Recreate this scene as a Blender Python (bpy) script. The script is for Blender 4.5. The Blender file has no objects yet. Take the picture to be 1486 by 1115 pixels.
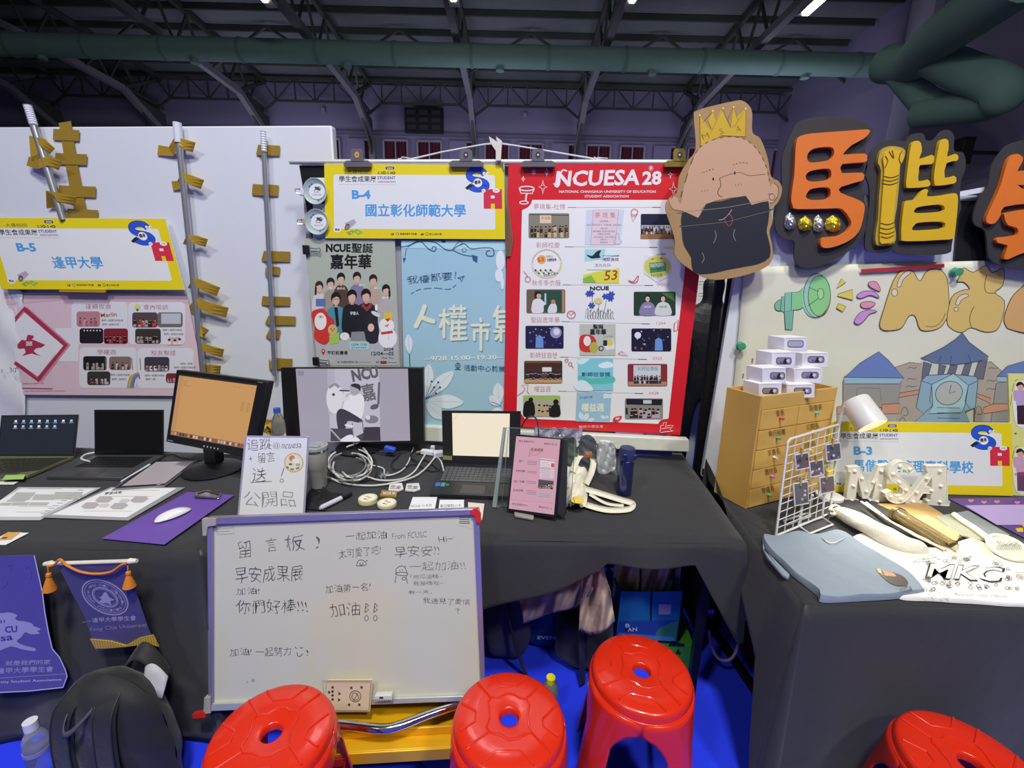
import bpy, bmesh, math, random
import numpy as np
from mathutils import Vector, Matrix
from math import radians as R, sin, cos, pi
random.seed(7)
SC = bpy.context.scene
COL = SC.collection
# ---------------------------------------------------------------- camera
FPX, CAMP, PSI, RHO = 650.0, R(13.3), R(5.0), R(1.4)
EYE = np.array([0, 0, 1.61])
FW = np.array([-sin(PSI)*cos(CAMP), cos(PSI)*cos(CAMP), -sin(CAMP)])
_r0 = np.array([cos(PSI), sin(PSI), 0]); _u0 = np.cross(_r0, FW)
RT = cos(RHO)*_r0 + sin(RHO)*_u0; UP = cos(RHO)*_u0 - sin(RHO)*_r0
cd = bpy.data.cameras.new('camera'); cam = bpy.data.objects.new('camera', cd); COL.objects.link(cam)
cd.sensor_width = 36; cd.lens = FPX/1486*36; cd.clip_start = .02; cd.clip_end = 200
M4 = Matrix.Identity(4)
for i in range(3):
    M4[i][0] = RT[i]; M4[i][1] = UP[i]; M4[i][2] = -FW[i]; M4[i][3] = EYE[i]
cam.matrix_world = M4; SC.camera = cam
# ---------------------------------------------------------------- world, lamps of the hall, added fill on the far wall, exposure
SC.view_settings.view_transform = 'Standard'; SC.view_settings.look = 'None'
SC.view_settings.gamma = 1; SC.view_settings.use_curve_mapping = False
SC.view_settings.exposure = 0.0
W = bpy.data.worlds.new('world'); SC.world = W; W.use_nodes = True
W.node_tree.nodes['Background'].inputs[0].default_value = (.37, .38, .42, 1)
W.node_tree.nodes['Background'].inputs[1].default_value = .28
def area(name, loc, size, power, col=(1, .98, .95), rot=(0, 0, 0)):
    l = bpy.data.lights.new(name, 'AREA'); l.energy = power; l.size = size; l.color = col
    o = bpy.data.objects.new(name, l); o.location = loc; o.rotation_euler = rot; COL.objects.link(o)
    return o
def aim(o, tgt):
    o.rotation_euler = (Vector(tgt)-o.location).to_track_quat('-Z', 'Y').to_euler()
for loc, p, s in (((-2.8, -3.0, 6.9), 120, .6), ((2.8, -2.9, 6.9), 205, .6), ((.3, -1.5, 7.6), 370, .7)):
    aim(area('hall_lamp_light', loc, s, p), (loc[0]*.1, 1.7, .9))
for x in (-13, -3, 7):
    wl_ = area('far_wall_fill_light', (x, 19.3, 4.6), 5, 150, (.80, .78, 1)); aim(wl_, (x, 25.5, 9.6))  # added fill with no fixture, aimed up to brighten the far wall
area('hall_bay_light', (-2, 8, 9.4), 3, 170, (.93, .93, 1))
# ---------------------------------------------------------------- projection helpers: a pixel of the photograph onto a real plane
def ray(x, y):
    x = np.asarray(x, float)[..., None]; y = np.asarray(y, float)[..., None]
    return FW + (x-743)/FPX*RT - (y-557.5)/FPX*UP
def plane(p, n):
    p = np.array(p, float); n = np.array(n, float); n /= np.linalg.norm(n)
    if np.dot(n, EYE-p) < 0: n = -n
    return (p, n)
def on(pl, x, y):
    d = ray(x, y); t = np.dot(pl[0]-EYE, pl[1])/(d@pl[1])
    return EYE + d*t[..., None]
def yp(Y): return plane((0, Y, 0), (0, -1, 0))
def zp(z): return plane((0, 0, z), (0, 0, 1))
def at_y(x, y, Y): return on(yp(Y), x, y)
def at_z(x, y, z): return on(zp(z), x, y)
def plane3(a, b, c):
    a, b, c = map(np.array, (a, b, c)); return plane(a, np.cross(b-a, c-a))
def homog(src, dst):
    A = []; B = []
    for (x, y), (u, v) in zip(src, dst):
        A.append([x, y, 1, 0, 0, 0, -u*x, -u*y]); B.append(u)
        A.append([0, 0, 0, x, y, 1, -v*x, -v*y]); B.append(v)
    return np.append(np.linalg.solve(np.array(A, float), np.array(B, float)), 1).reshape(3, 3)
def zoom(ox, oy, s): return np.array([[1/s, 0, ox], [0, 1/s, oy], [0, 0, 1.0]])
def ap(H, pts):
    p = np.asarray(pts, float)
    if H is None: return p
    q = np.c_[p, np.ones(len(p))] @ H.T
    return q[:, :2]/q[:, 2:3]
def smooth(pts, k=4, closed=True):
    n = len(pts); P_ = [np.array(p, float) for p in pts]; out = []
    rng = range(n if closed else n-1)
    for i in rng:
        if closed: a, b, c, d = P_[i-1], P_[i], P_[(i+1) % n], P_[(i+2) % n]
        else: a, b, c, d = P_[max(i-1, 0)], P_[i], P_[i+1], P_[min(i+2, n-1)]
        for j in range(k):
            t = j/k
            out.append(.5*((2*b)+(-a+c)*t+(2*a-5*b+4*c-d)*t*t+(-a+3*b-3*c+d)*t**3))
    if not closed: out.append(P_[-1])
    return out
# ---------------------------------------------------------------- materials
def lin(c):
    if isinstance(c, str): c = tuple(int(c[i:i+2], 16)/255 for i in (0, 2, 4))
    return tuple((v/12.92 if v <= .04045 else ((v+.055)/1.055)**2.4) for v in c[:3])
_mats = {}
def mat(name, col, rough=.5, metal=0, noise=.08, nscale=30, bump=0, bscale=60, trans=0, ior=None, emit=0, coat=0, wave=None, sheen=0, spec=.5, alpha=1):
    if name in _mats: return _mats[name]
    m = bpy.data.materials.new(name); m.use_nodes = True; nt = m.node_tree; N = nt.nodes; L = nt.links
    b = N['Principled BSDF']; c = lin(col)
    tc = N.new('ShaderNodeTexCoord'); nz = N.new('ShaderNodeTexNoise'); nz.inputs['Scale'].default_value = nscale; nz.inputs['Detail'].default_value = 4
    L.new(tc.outputs['Object'], nz.inputs['Vector'])
    mx = N.new('ShaderNodeMix'); mx.data_type = 'RGBA'
    mx.inputs[6].default_value = (*[v*(1-noise) for v in c], 1); mx.inputs[7].default_value = (*[min(v*(1+noise)+noise*.004, 1) for v in c], 1)
    L.new(nz.outputs[0], mx.inputs[0])
    L.new(mx.outputs[2], b.inputs['Base Color'])
    b.inputs['Roughness'].default_value = rough; b.inputs['Metallic'].default_value = metal
    b.inputs['Transmission Weight'].default_value = trans; b.inputs['Coat Weight'].default_value = coat
    b.inputs['Sheen Weight'].default_value = sheen; b.inputs['Specular IOR Level'].default_value = spec; b.inputs['Alpha'].default_value = alpha
    if ior or trans > .9: b.inputs['IOR'].default_value = ior or 1.12
    if emit:
        L.new(mx.outputs[2], b.inputs['Emission Color']); b.inputs['Emission Strength'].default_value = emit
    if bump:
        n2 = N.new('ShaderNodeTexNoise'); n2.inputs['Scale'].default_value = bscale; n2.inputs['Detail'].default_value = 3; L.new(tc.outputs['Object'], n2.inputs['Vector'])
        bp = N.new('ShaderNodeBump'); bp.inputs['Strength'].default_value = bump; bp.inputs['Distance'].default_value = .01
        L.new(n2.outputs[0], bp.inputs['Height']); L.new(bp.outputs[0], b.inputs['Normal'])
    if wave:
        w = N.new('ShaderNodeTexWave'); w.inputs['Scale'].default_value = wave[0]; w.inputs['Distortion'].default_value = wave[1]; w.bands_direction = wave[2]
        L.new(tc.outputs['Object'], w.inputs['Vector']); mx2 = N.new('ShaderNodeMix'); mx2.data_type = 'RGBA'; mx2.blend_type = 'MULTIPLY'
        mx2.inputs[0].default_value = wave[3]; L.new(mx.outputs[2], mx2.inputs[6]); L.new(w.outputs[0], mx2.inputs[7]); L.new(mx2.outputs[2], b.inputs['Base Color'])
    _mats[name] = m; return m
def attr_mat(name, rough=.5, emit=0, spec=.5, bump=0):
    if name in _mats: return _mats[name]
    m = bpy.data.materials.new(name); m.use_nodes = True; nt = m.node_tree; N = nt.nodes; L = nt.links; b = N['Principled BSDF']
    a = N.new('ShaderNodeAttribute'); a.attribute_name = 'Col'
    b.inputs['Roughness'].default_value = rough; b.inputs['Specular IOR Level'].default_value = spec
    if emit:
        b.inputs['Base Color'].default_value = (.01, .01, .01, 1); L.new(a.outputs['Color'], b.inputs['Emission Color']); b.inputs['Emission Strength'].default_value = emit
    else: L.new(a.outputs['Color'], b.inputs['Base Color'])
    if bump:
        tc = N.new('ShaderNodeTexCoord'); n2 = N.new('ShaderNodeTexNoise'); n2.inputs['Scale'].default_value = 6; L.new(tc.outputs['Object'], n2.inputs['Vector'])
        bp = N.new('ShaderNodeBump'); bp.inputs['Strength'].default_value = bump; bp.inputs['Distance'].default_value = .02
        L.new(n2.outputs[0], bp.inputs['Height']); L.new(bp.outputs[0], b.inputs['Normal'])
    _mats[name] = m; return m
# ---------------------------------------------------------------- object helpers
def wloc(o):
    v = Vector((0, 0, 0))
    while o: v += o.location; o = o.parent
    return v
def tag(o, label=None, cat=None, group=None, kind=None):
    if label: o['label'] = label
    if cat: o['category'] = cat
    if group: o['group'] = group
    if kind: o['kind'] = kind
    return o
def thing(name, label, cat, loc=(0, 0, 0), group=None):
    o = bpy.data.objects.new(name, None); o.empty_display_size = .05; o.location = Vector(loc); COL.objects.link(o)
    return tag(o, label, cat, group)
def place(me, name, parent, verts):
    """origin of a top-level mesh goes to the bottom centre of its box; parts stay relative to their thing"""
    o = bpy.data.objects.new(name, me); COL.objects.link(o)
    if parent is None:
        lo = verts.min(0); hi = verts.max(0); org = Vector(((lo[0]+hi[0])/2, (lo[1]+hi[1])/2, lo[2])); o.location = org
        me.transform(Matrix.Translation(-org))
    else:
        o.parent = parent; me.transform(Matrix.Translation(-wloc(parent)))
    return o
class MB:
    def __init__(s): s.v = []; s.f = []
    def add(s, v, f):
        b = len(s.v); s.v += [tuple(map(float, p)) for p in v]; s.f += [tuple(i+b for i in q) for q in f]; return s
    def box(s, c, d, M=None):
        x, y, z = [k/2 for k in d]
        v = [Vector((a*x, b*y, g*z)) for a in (-1, 1) for b in (-1, 1) for g in (-1, 1)]
        if M is not None: v = [M @ p for p in v]
        c = Vector(c); v = [p+c for p in v]
        return s.add(v, [(0, 1, 3, 2), (4, 6, 7, 5), (0, 4, 5, 1), (2, 3, 7, 6), (0, 2, 6, 4), (1, 5, 7, 3)])
    def bar(s, a, b, w, h=None):
        a = Vector(a); b = Vector(b); d = b-a; M = d.to_track_quat('Z', 'Y').to_matrix()
        return s.box((a+b)/2, (w, h or w, d.length), M)
    def tube(s, path, r, n=8, cap=True):
        P_ = [Vector(p) for p in path]; m = len(P_); rs = r if hasattr(r, '__len__') else [r]*m
        v = []; up = None
        for i, p in enumerate(P_):
            d = (P_[min(i+1, m-1)]-P_[max(i-1, 0)])
            d = d.normalized() if d.length > 1e-9 else Vector((0, 0, 1))
            if up is None: up = d.orthogonal().normalized()
            else:
                up = up-d*up.dot(d); up = up.normalized() if up.length > 1e-6 else d.orthogonal().normalized()
            w = d.cross(up)
            for k in range(n):
                a = 2*pi*k/n; v.append(p+(up*cos(a)+w*sin(a))*rs[i])
        f = [(i*n+k, i*n+(k+1) % n, (i+1)*n+(k+1) % n, (i+1)*n+k) for i in range(m-1) for k in range(n)]
        if cap: f += [tuple(range(n))[::-1], tuple((m-1)*n+k for k in range(n))]
        return s.add(v, f)
    def lathe(s, prof, c=(0, 0, 0), n=24, M=None):
        c = Vector(c); v = []
        for r, z in prof:
            for k in range(n):
                a = 2*pi*k/n; p = Vector((r*cos(a), r*sin(a), z)); v.append((M @ p if M else p)+c)
        m = len(prof)
        f = [(i*n+k, i*n+(k+1) % n, (i+1)*n+(k+1) % n, (i+1)*n+k) for i in range(m-1) for k in range(n)]
        f += [tuple(range(n))[::-1], tuple((m-1)*n+k for k in range(n))]
        return s.add(v, f)
    def prism(s, pts, off):
        pts = [Vector(p) for p in pts]; off = Vector(off); n = len(pts)
        return s.add(pts+[p+off for p in pts], [tuple(range(n)), tuple(range(2*n-1, n-1, -1))]+[(i, i+n, (i+1) % n+n, (i+1) % n) for i in range(n)])
    def grid(s, fn, nu, nv, close=False):
        v = [fn(i/nu, j/nv) for i in range(nu+1) for j in range(nv+1)]
        return s.add(v, [(i*(nv+1)+j, i*(nv+1)+j+1, (i+1)*(nv+1)+j+1, (i+1)*(nv+1)+j) for i in range(nu) for j in range(nv)])
    def slab(s, pl, quad, t, H=None):
        q = ap(H, quad); p = on(pl, q[:, 0], q[:, 1]); return s.prism(p, -pl[1]*t)
    def xf(s, M): s.v = [tuple(M @ Vector(p)) for p in s.v]; return s
    def build(s, name, m, parent=None, label=None, cat=None, group=None, kind=None, bevel=0, solid=0, sub=0, ang=38, flat=False):
        me = bpy.data.meshes.new(name); me.from_pydata(s.v, [], s.f); me.validate()
        bm = bmesh.new(); bm.from_mesh(me); bmesh.ops.recalc_face_normals(bm, faces=bm.faces); bm.to_mesh(me); bm.free()
        if not flat:
            me.shade_smooth(); me.set_sharp_from_angle(angle=R(ang))
        me.materials.append(m)
        o = place(me, name, parent, np.array(s.v))
        if solid:
            q = o.modifiers.new('s', 'SOLIDIFY'); q.thickness = solid; q.offset = 0
        if bevel:
            q = o.modifiers.new('b', 'BEVEL'); q.width = bevel; q.segments = 2; q.limit_method = 'ANGLE'; q.angle_limit = R(40)
        if sub:
            q = o.modifiers.new('u', 'SUBSURF'); q.levels = sub; q.render_levels = sub
        return tag(o, label, cat, group, kind)
_tc = {}
def glyphs(s, fat=0.0, res=2):
    key = (s, fat, res)
    if key in _tc: return _tc[key]
    c = bpy.data.curves.new('t', 'FONT'); c.body = s; c.size = 1; c.offset = fat; c.resolution_u = res
    o = bpy.data.objects.new('t', c); COL.objects.link(o)
    dg = bpy.context.evaluated_depsgraph_get(); me = bpy.data.meshes.new_from_object(o.evaluated_get(dg))
    v = np.empty(len(me.vertices)*3); me.vertices.foreach_get('co', v); v = v.reshape(-1, 3)[:, :2]
    f = [tuple(p.vertices) for p in me.polygons]
    bpy.data.objects.remove(o); bpy.data.curves.remove(c); bpy.data.meshes.remove(me)
    _tc[key] = (v, f); return v, f
class Print:
    """flat printed artwork on a sheet: coloured shapes a hair's breadth apart, laid on the sheet's own plane"""
    def __init__(s, pl, H=None, base=.0009, step=5e-6): s.pl = pl; s.H = H; s.v = []; s.f = []; s.c = []; s.k = base; s.step = step; s.clip = None
    def add(s, pts, faces, col):
        q = ap(s.H, np.asarray(pts, float)); p = on(s.pl, q[:, 0], q[:, 1])+s.pl[1]*s.k; s.k += s.step
        b = len(s.v); s.v += p.tolist(); s.f += [tuple(i+b for i in g) for g in faces]; s.c += [(*lin(col), 1)]*len(p); return s
    def poly(s, pts, col): return s.add(pts, [tuple(range(len(pts)))], col)
    def rect(s, a, b, c, d, col, r=0):
        if not r: return s.poly([(a, b), (c, b), (c, d), (a, d)], col)
        P_ = []
        for cx, cy, t0 in ((c-r, b+r, -90), (c-r, d-r, 0), (a+r, d-r, 90), (a+r, b+r, 180)):
            for k in range(5):
                t = R(t0+k*22.5); P_.append((cx+r*cos(t), cy+r*sin(t)))
        return s.poly(P_, col)
    def circ(s, x, y, rx, col, ry=None, n=20, rot=0):
        ry = ry or rx; P_ = []
        for k in range(n):
            t = 2*pi*k/n; a = rx*cos(t); b = ry*sin(t); P_.append((x+a*cos(rot)-b*sin(rot), y+a*sin(rot)+b*cos(rot)))
        return s.poly(P_, col)
    def ring(s, x, y, rx, w, col, ry=None, n=28):
        ry = ry or rx; return s.line([(x+rx*cos(2*pi*k/n), y+ry*sin(2*pi*k/n)) for k in range(n+1)], w, col)
    def line(s, pts, w, col, closed=False, dash=0):
        pts = [np.array(p, float) for p in pts]
        if closed: pts = pts+[pts[0]]
        n = len(pts); L_ = []
        for i in range(n):
            d = pts[min(i+1, n-1)]-pts[max(i-1, 0)]
            if closed and i in (0, n-1): d = pts[1]-pts[n-2]
            d = d/(np.linalg.norm(d)+1e-9); o = np.array([-d[1], d[0]])*w/2; L_ += [pts[i]+o, pts[i]-o]
        return s.add(L_, [(2*i, 2*i+1, 2*i+3, 2*i+2) for i in range(n-1) if not (dash and i % dash == dash-1)], col)
    def text(s, t, x0, y0, x1, y1, h, col, fat=0.0, hand=0, skew=0):
        if fat > .012 and any(ord(c) > 0x2e80 for c in t):   # dense characters: embolden by shifted copies, so that strokes stay apart
            k = fat*1.15*h; fat = 0
            for dx, dy in ((-k, 0), (k, 0), (0, -k), (0, k)): s.text(t, x0+dx, y0+dy, x1+dx, y1+dy, h, col, fat, hand, skew)
        v, f = glyphs(t, fat)
        if not len(v): return s
        lo = v.min(0); hi = v.max(0); w = (v-lo)/(hi-lo)
        if hand:
            ph = sum(map(ord, t)) % 7
            em = (v-lo); w[:, 0] += hand*.06*np.sin(em[:, 1]*7+em[:, 0]*2.3+ph)/(hi[0]-lo[0]); w[:, 1] += hand*.05*np.sin(em[:, 0]*3.1+ph)+hand*.03*np.sin(em[:, 0]*9)
        d = np.array([x1-x0, y1-y0], float); L_ = np.linalg.norm(d); e = d/L_; up = np.array([e[1], -e[0]])
        if up[1] > 0: up = -up
        p = np.array([x0, y0])+np.outer(w[:, 0], d)+np.outer(w[:, 1]*h, up)+np.outer(w[:, 1]*h*skew, e)
        return s.add(p, f, col)
    def crowd(s, a, b, c, d, n, cols, hr=None, rows=2):
        """a printed snapshot of a group: heads over bodies"""
        hr = hr or (c-a)/22
        for r_ in range(rows):
            for i in range(n):
                x = a+(c-a)*(i+.5+.25*random.uniform(-1, 1))/n; y = b+(d-b)*(.45+.28*r_)+random.uniform(-hr, hr)*.6
                s.rect(x-hr*1.3, y+hr*.7, x+hr*1.3, d-(d-b)*.02, random.choice(cols)); s.circ(x, y, hr, 'd8a98a', n=7); s.circ(x, y-hr*.35, hr, '1c1a1c', ry=hr*.75, n=7)
    def build(s, name, parent, m=None):
        me = bpy.data.meshes.new(name); me.from_pydata(s.v, [], s.f); me.update()
        at = me.color_attributes.new('Col', 'FLOAT_COLOR', 'POINT'); at.data.foreach_set('color', np.array(s.c, 'f').ravel())
        me.materials.append(m or attr_mat('print_ink', .45)); return place(me, name, parent, np.array(s.v))
def cut(name, loops, pl, t0, t1, m, parent=None, H=None, sm=0, **kw):
    """a board cut to an outline (with holes), as thick as t1-t0, standing on its own plane"""
    c = bpy.data.curves.new('c', 'CURVE'); c.dimensions = '2D'; c.fill_mode = 'BOTH'
    for lp in loops:
        if sm: lp = smooth(lp, sm)
        lp = ap(H, lp); sp = c.splines.new('POLY'); sp.points.add(len(lp)-1); sp.use_cyclic_u = True
        for i, p in enumerate(lp): sp.points[i].co = (p[0]/100, -p[1]/100, 0, 1)
    c.extrude = .5
    o = bpy.data.objects.new('c', c); COL.objects.link(o)
    dg = bpy.context.evaluated_depsgraph_get(); me = bpy.data.meshes.new_from_object(o.evaluated_get(dg))
    v = np.empty(len(me.vertices)*3); me.vertices.foreach_get('co', v); v = v.reshape(-1, 3)
    p = on(pl, v[:, 0]*100, -v[:, 1]*100)+np.outer(np.where(v[:, 2] > 0, t1, t0), pl[1])
    f = [tuple(q.vertices) for q in me.polygons]
    bpy.data.objects.remove(o); bpy.data.curves.remove(c); bpy.data.meshes.remove(me)
    b = MB(); b.add(p, f); me = bpy.data.meshes.new(name); me.from_pydata(b.v, [], b.f)
    bm = bmesh.new(); bm.from_mesh(me); bmesh.ops.remove_doubles(bm, verts=bm.verts, dist=1e-5); bmesh.ops.recalc_face_normals(bm, faces=bm.faces); bm.to_mesh(me); bm.free()
    me.shade_smooth(); me.set_sharp_from_angle(angle=R(35)); me.materials.append(m)
    return tag(place(me, name, parent, np.array(b.v)), **{('cat' if k == 'category' else k): q for k, q in kw.items()})
def copy_tree(o, parent=None):
    c = o.copy(); COL.objects.link(c); c.parent = parent
    for ch in list(o.children): copy_tree(ch, c)
    return c
# ---------------------------------------------------------------- the hall (its own axes are turned by PSI against the booths)
HR = Matrix.Rotation(PSI, 4, 'Z')
def hall_at(x, y, Y):
    d = ray(x, y); dy = -sin(PSI)*d[0]+cos(PSI)*d[1]; p = EYE+d*(Y/dy)
    return Vector((cos(PSI)*p[0]+sin(PSI)*p[1], -sin(PSI)*p[0]+cos(PSI)*p[1], p[2]))
m_wall = mat('hall_wall_paint', '8f89ac', .8, noise=.06, nscale=.6)
m_wallD = mat('hall_band_paint', '77728f', .8, noise=.06, nscale=.6)
m_roof = mat('roof_sheet', '7c868a', .8, 0, noise=.15, nscale=1.5, wave=(3.2, 0, 'Y', .35))
m_steel = mat('roof_steel_paint', '83818c', .7, 0, noise=.1)
m_steelD = mat('roof_steel_dark', '4f544f', .6, .2, noise=.1)
m_duct = mat('duct_paint', '7ea39d', .8, 0, noise=.1, nscale=3)
m_floor = mat('blue_carpet', '1e3aff', .95, noise=.12, nscale=300, bump=.25, bscale=900)
def S(name, mb, m, label=None, **k):
    o = mb.xf(HR).build(name, m, label=label, kind='structure', **k); return o
b = MB(); b.box((0, 12, -.05), (60, 40, .1)); S('floor', b, mat('hall_floor_wood', '5a544e', .5, noise=.15, nscale=2, wave=(2, 1, 'X', .2)))
b = MB(); b.box((0, 25.75, 5.2), (60, .3, 11.6)); wb = S('wall_back', b, m_wall)
def hp(mb, name, m, parent, **k): return mb.xf(HR).build(name, m, parent, **k)
b = MB()
for i in range(12): b.box((-24.3+i*5.3-.0, 25.55, 4.2), (.9, .3, 8.5))
hp(b, 'pilaster', m_wall, wb, kind='stuff')
b = MB(); b.box((0, 25.52, 6.9), (58, .2, .25)).box((0, 25.53, 8.75), (58, .16, .15)); hp(b, 'ledge', m_wallD, wb)
b = MB(); b.box((13.6, 10, 5.5), (.3, 32, 12.4)); wr = S('wall_right', b, m_wall)
b = MB(); b.box((13.4, 17.2, 5.5), (.5, 1.0, 11.5)); hp(b, 'pilaster', mat('pilaster_paint', 'aaa6c2', .8), wr)
b = MB(); b.box((-29, 10, 5.5), (.3, 32, 12.4)); S('wall_left', b, m_wall)
b = MB(); b.add([(-29, 26, 11.1), (13.6, 26, 11.1), (13.6, -6, 12.6), (-29, -6, 12.6), (-29, 26, 11.3), (13.6, 26, 11.3), (13.6, -6, 12.8), (-29, -6, 12.8)],
    [(0, 1, 2, 3), (4, 7, 6, 5), (0, 4, 5, 1), (1, 5, 6, 2), (2, 6, 7, 3), (3, 7, 4, 0)]); ceil = S('ceiling', b, m_roof)
def roof_z(y): return 11.1+(26-y)*1.5/32
pur = None
for i in range(16):
    y = 25-i*1.35; b = MB(); b.box((-7.7, y, roof_z(y)-.12), (42, .09, .2)); o = hp(b, 'purlin', m_steelD, ceil)
# frames across the hall
prof = [(25.3, 8.3), (22.9, 9.62), (20, 9.74), (12, 9.86), (2, 9.95)]
for k in range(-5, 3):
    X = 3.05+5.28*k
    b = MB()
    for (y0, z0), (y1, z1) in zip(prof, prof[1:]): b.bar((X, y0, z0), (X, y1, z1), .24, .26)
    b.bar((X, 25.3, 8.5), (X, 25.3, 0), .3, .3)
    fr = S('ceiling_beam', b, m_steel, label='steel roof frame spanning the hall towards the far wall')
    b = MB(); b.bar((X, 25.3, 11.0), (X, 2, roof_z(2)-.3), .16, .2); hp(b, 'top_chord', m_steelD, fr)
    b = MB(); n = 14
    for i in range(n):
        y0 = 24.6-i*1.6; y1 = y0-.8; y2 = y0-1.6
        zb = 9.74 if y1 < 22.9 else 9.62
        b.bar((X, y0, roof_z(y0)-.35), (X, y1, zb), .08).bar((X, y1, zb), (X, y2, roof_z(y2)-.35), .08)
    hp(b, 'web_bar', m_steelD, fr, kind='stuff')
    b = MB(); b.bar((X, 25.3, 10.9), (X, 23.0, 9.7), .14).bar((X, 25.3, 9.6), (X, 23, 9.7), .1); b.prism([(X-.06, 25.3, 7.5), (X-.06, 25.3, 9.3), (X-.06, 23.2, 9.6)], (.12, 0, 0)); hp(b, 'knee_brace', m_steelD, fr)
    # side bracing between frames, seen as the dark diagonals
    b = MB()
    for y in (21, 15.5, 10): b.bar((X, y, 9.75), (X+2.6, y-.4, roof_z(y)-.2), .09).bar((X, y, 9.75), (X-2.6, y-.4, roof_z(y)-.2), .09)
    hp(b, 'side_brace', m_steelD, fr, kind='stuff')
# lattice girders along the far wall
for k in range(-5, 2):
    X0 = 3.05+5.28*k; b = MB(); Yt = 24.9; zt = 10.95; zb = 9.95
    b.bar((X0, Yt, zt), (X0+5.28, Yt, zt), .1)
    b.bar((X0+.7, Yt, zb), (X0+4.58, Yt, zb), .1).bar((X0, Yt, 9.45), (X0+.7, Yt, zb), .1).bar((X0+4.58, Yt, zb), (X0+5.28, Yt, 9.45), .1)
    xs = [X0+.7+i*.97 for i in range(5)]
    for i, x in enumerate(xs):
        b.bar((x, Yt, zb), (x, Yt, zt), .06)
        if i < 4: b.bar((x, Yt, zt if i % 2 else zb), (x+.97, Yt, zb if i % 2 else zt), .06)
    b.bar((X0, Yt, zt), (X0+.7, Yt, zb), .06).bar((X0+4.58, Yt, zb), (X0+5.28, Yt, zt), .06)
    S('ceiling_beam', b, m_steelD, label='lattice girder between two roof frames on the far wall')
# windows with maroon curtains
m_cur = mat('maroon_curtain', '6b2437', .8, noise=.2, nscale=4, wave=(2.0, .5, 'X', .5))
m_wf = mat('window_frame_paint', 'a6a3b8', .6)
for i in range(17):
    x = -13.4+i*1.76; b = MB()
    for dx in (-.62, .62): b.box((x+dx, 25.5, 7.75), (.08, .14, 1.4))
    b.box((x, 25.5, 8.42), (1.3, .14, .08)).box((x, 25.5, 7.05), (1.3, .14, .08)).box((x, 25.48, 7.75), (.05, .1, 1.36))
    w = S('window_%d' % (i+1), b, m_wf)
    b = MB()
    for sx in (-.31, .31):
        b.grid(lambda u, v, sx=sx: (x+sx+(u-.5)*.56, 25.56+.03*sin(u*22), 7.1+v*1.28), 14, 1)
    hp(b, 'curtain', m_cur, w)
# ducts
m_band = mat('duct_band', '6c8f8a', .8)
d = thing('air_duct', 'long pale green round duct running across the hall under the roof', 'duct', HR @ Vector((-6, 18, 8.8)))
b = MB(); b.tube([(x, 18, 9.2) for x in list(range(-28, 13, 2))+[12.95]], .36, 20); hp(b, 'duct_pipe', m_duct, d)
for i in range(15):
    b = MB(); x = -26+i*2.7; b.tube([(x-.05, 18, 9.2), (x+.05, 18, 9.2)], .385, 20); hp(b, 'duct_band', m_band, d)
    if i % 2: b = MB(); b.tube([(x+1, 18, 8.9), (x+1, 18, 8.74)], [.12, .15], 10); hp(b, 'duct_outlet', m_duct, d)
d = thing('air_duct', 'wide green duct elbow climbing to the roof beside the right wall', 'duct', HR @ hall_at(1340, 150, 16.5))
up = [hall_at(1288, 93, 15.3), hall_at(1322, 92, 14.2), hall_at(1340, 76, 13.2), hall_at(1364, 53, 12.3), hall_at(1420, 13, 10.9), hall_at(1500, -45, 9.5)]
b = MB(); b.tube(smooth(up, 4, False), .50, 20); hp(b, 'upper_pipe', m_duct, d)
lo = [hall_at(1345, 80, 13.2), hall_at(1395, 102, 12.1), hall_at(1436, 118, 11.4), hall_at(1456, 133, 11.1), hall_at(1440, 149, 11.4), hall_at(1390, 159, 12.3), hall_at(1335, 166, 13.4)]
b = MB(); b.tube(smooth(lo, 4, False), [.40]*15+[.34]*10 if len(smooth(lo, 4, False)) == 25 else .38, 20); hp(b, 'lower_pipe', m_duct, d)
b = MB(); b.tube([hall_at(1300, 100, 14.8), hall_at(1340, 145, 13.6), hall_at(1375, 162, 12.8)], .34, 18); hp(b, 'branch_pipe', m_duct, d)
# lights hung under the roof
m_lamp = mat('lamp_glow', 'fff6e0', .5, emit=14); m_tray = mat('lamp_tray', 'b9b9bd', .4, .5)
for i, (x, y, Y, lab) in enumerate(((1183, 8, 14.5, 'bright strip lamp hung below the roof above the orange letters'), (919, -2, 14.5, 'small lamp at the top edge of the frame above the red poster'), (381, -3, 14.5, 'lamp hung at the roof above the long white panel'), (657, -4, 15, 'lamp hung at the roof above the two posters'))):
    p = hall_at(x, y, Y); t = thing('ceiling_light', lab, 'lamp', HR @ p)
    M = Matrix.Rotation(R(90), 3, 'Z')
    b = MB(); b.box(p+Vector((0, 0, .09)), (.3, 1.1, .12)); hp(b, 'lamp_tray', m_tray, t)
    b = MB(); b.box(p, (.16 if i else .2, .9 if not i else .35, .06)); hp(b, 'tube', m_lamp, t, bevel=.02)
    b = MB(); b.bar(p+Vector((0, 0, .14)), (p[0], p[1], roof_z(p[1])), .03); hp(b, 'hanger', m_steelD, t)
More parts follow.
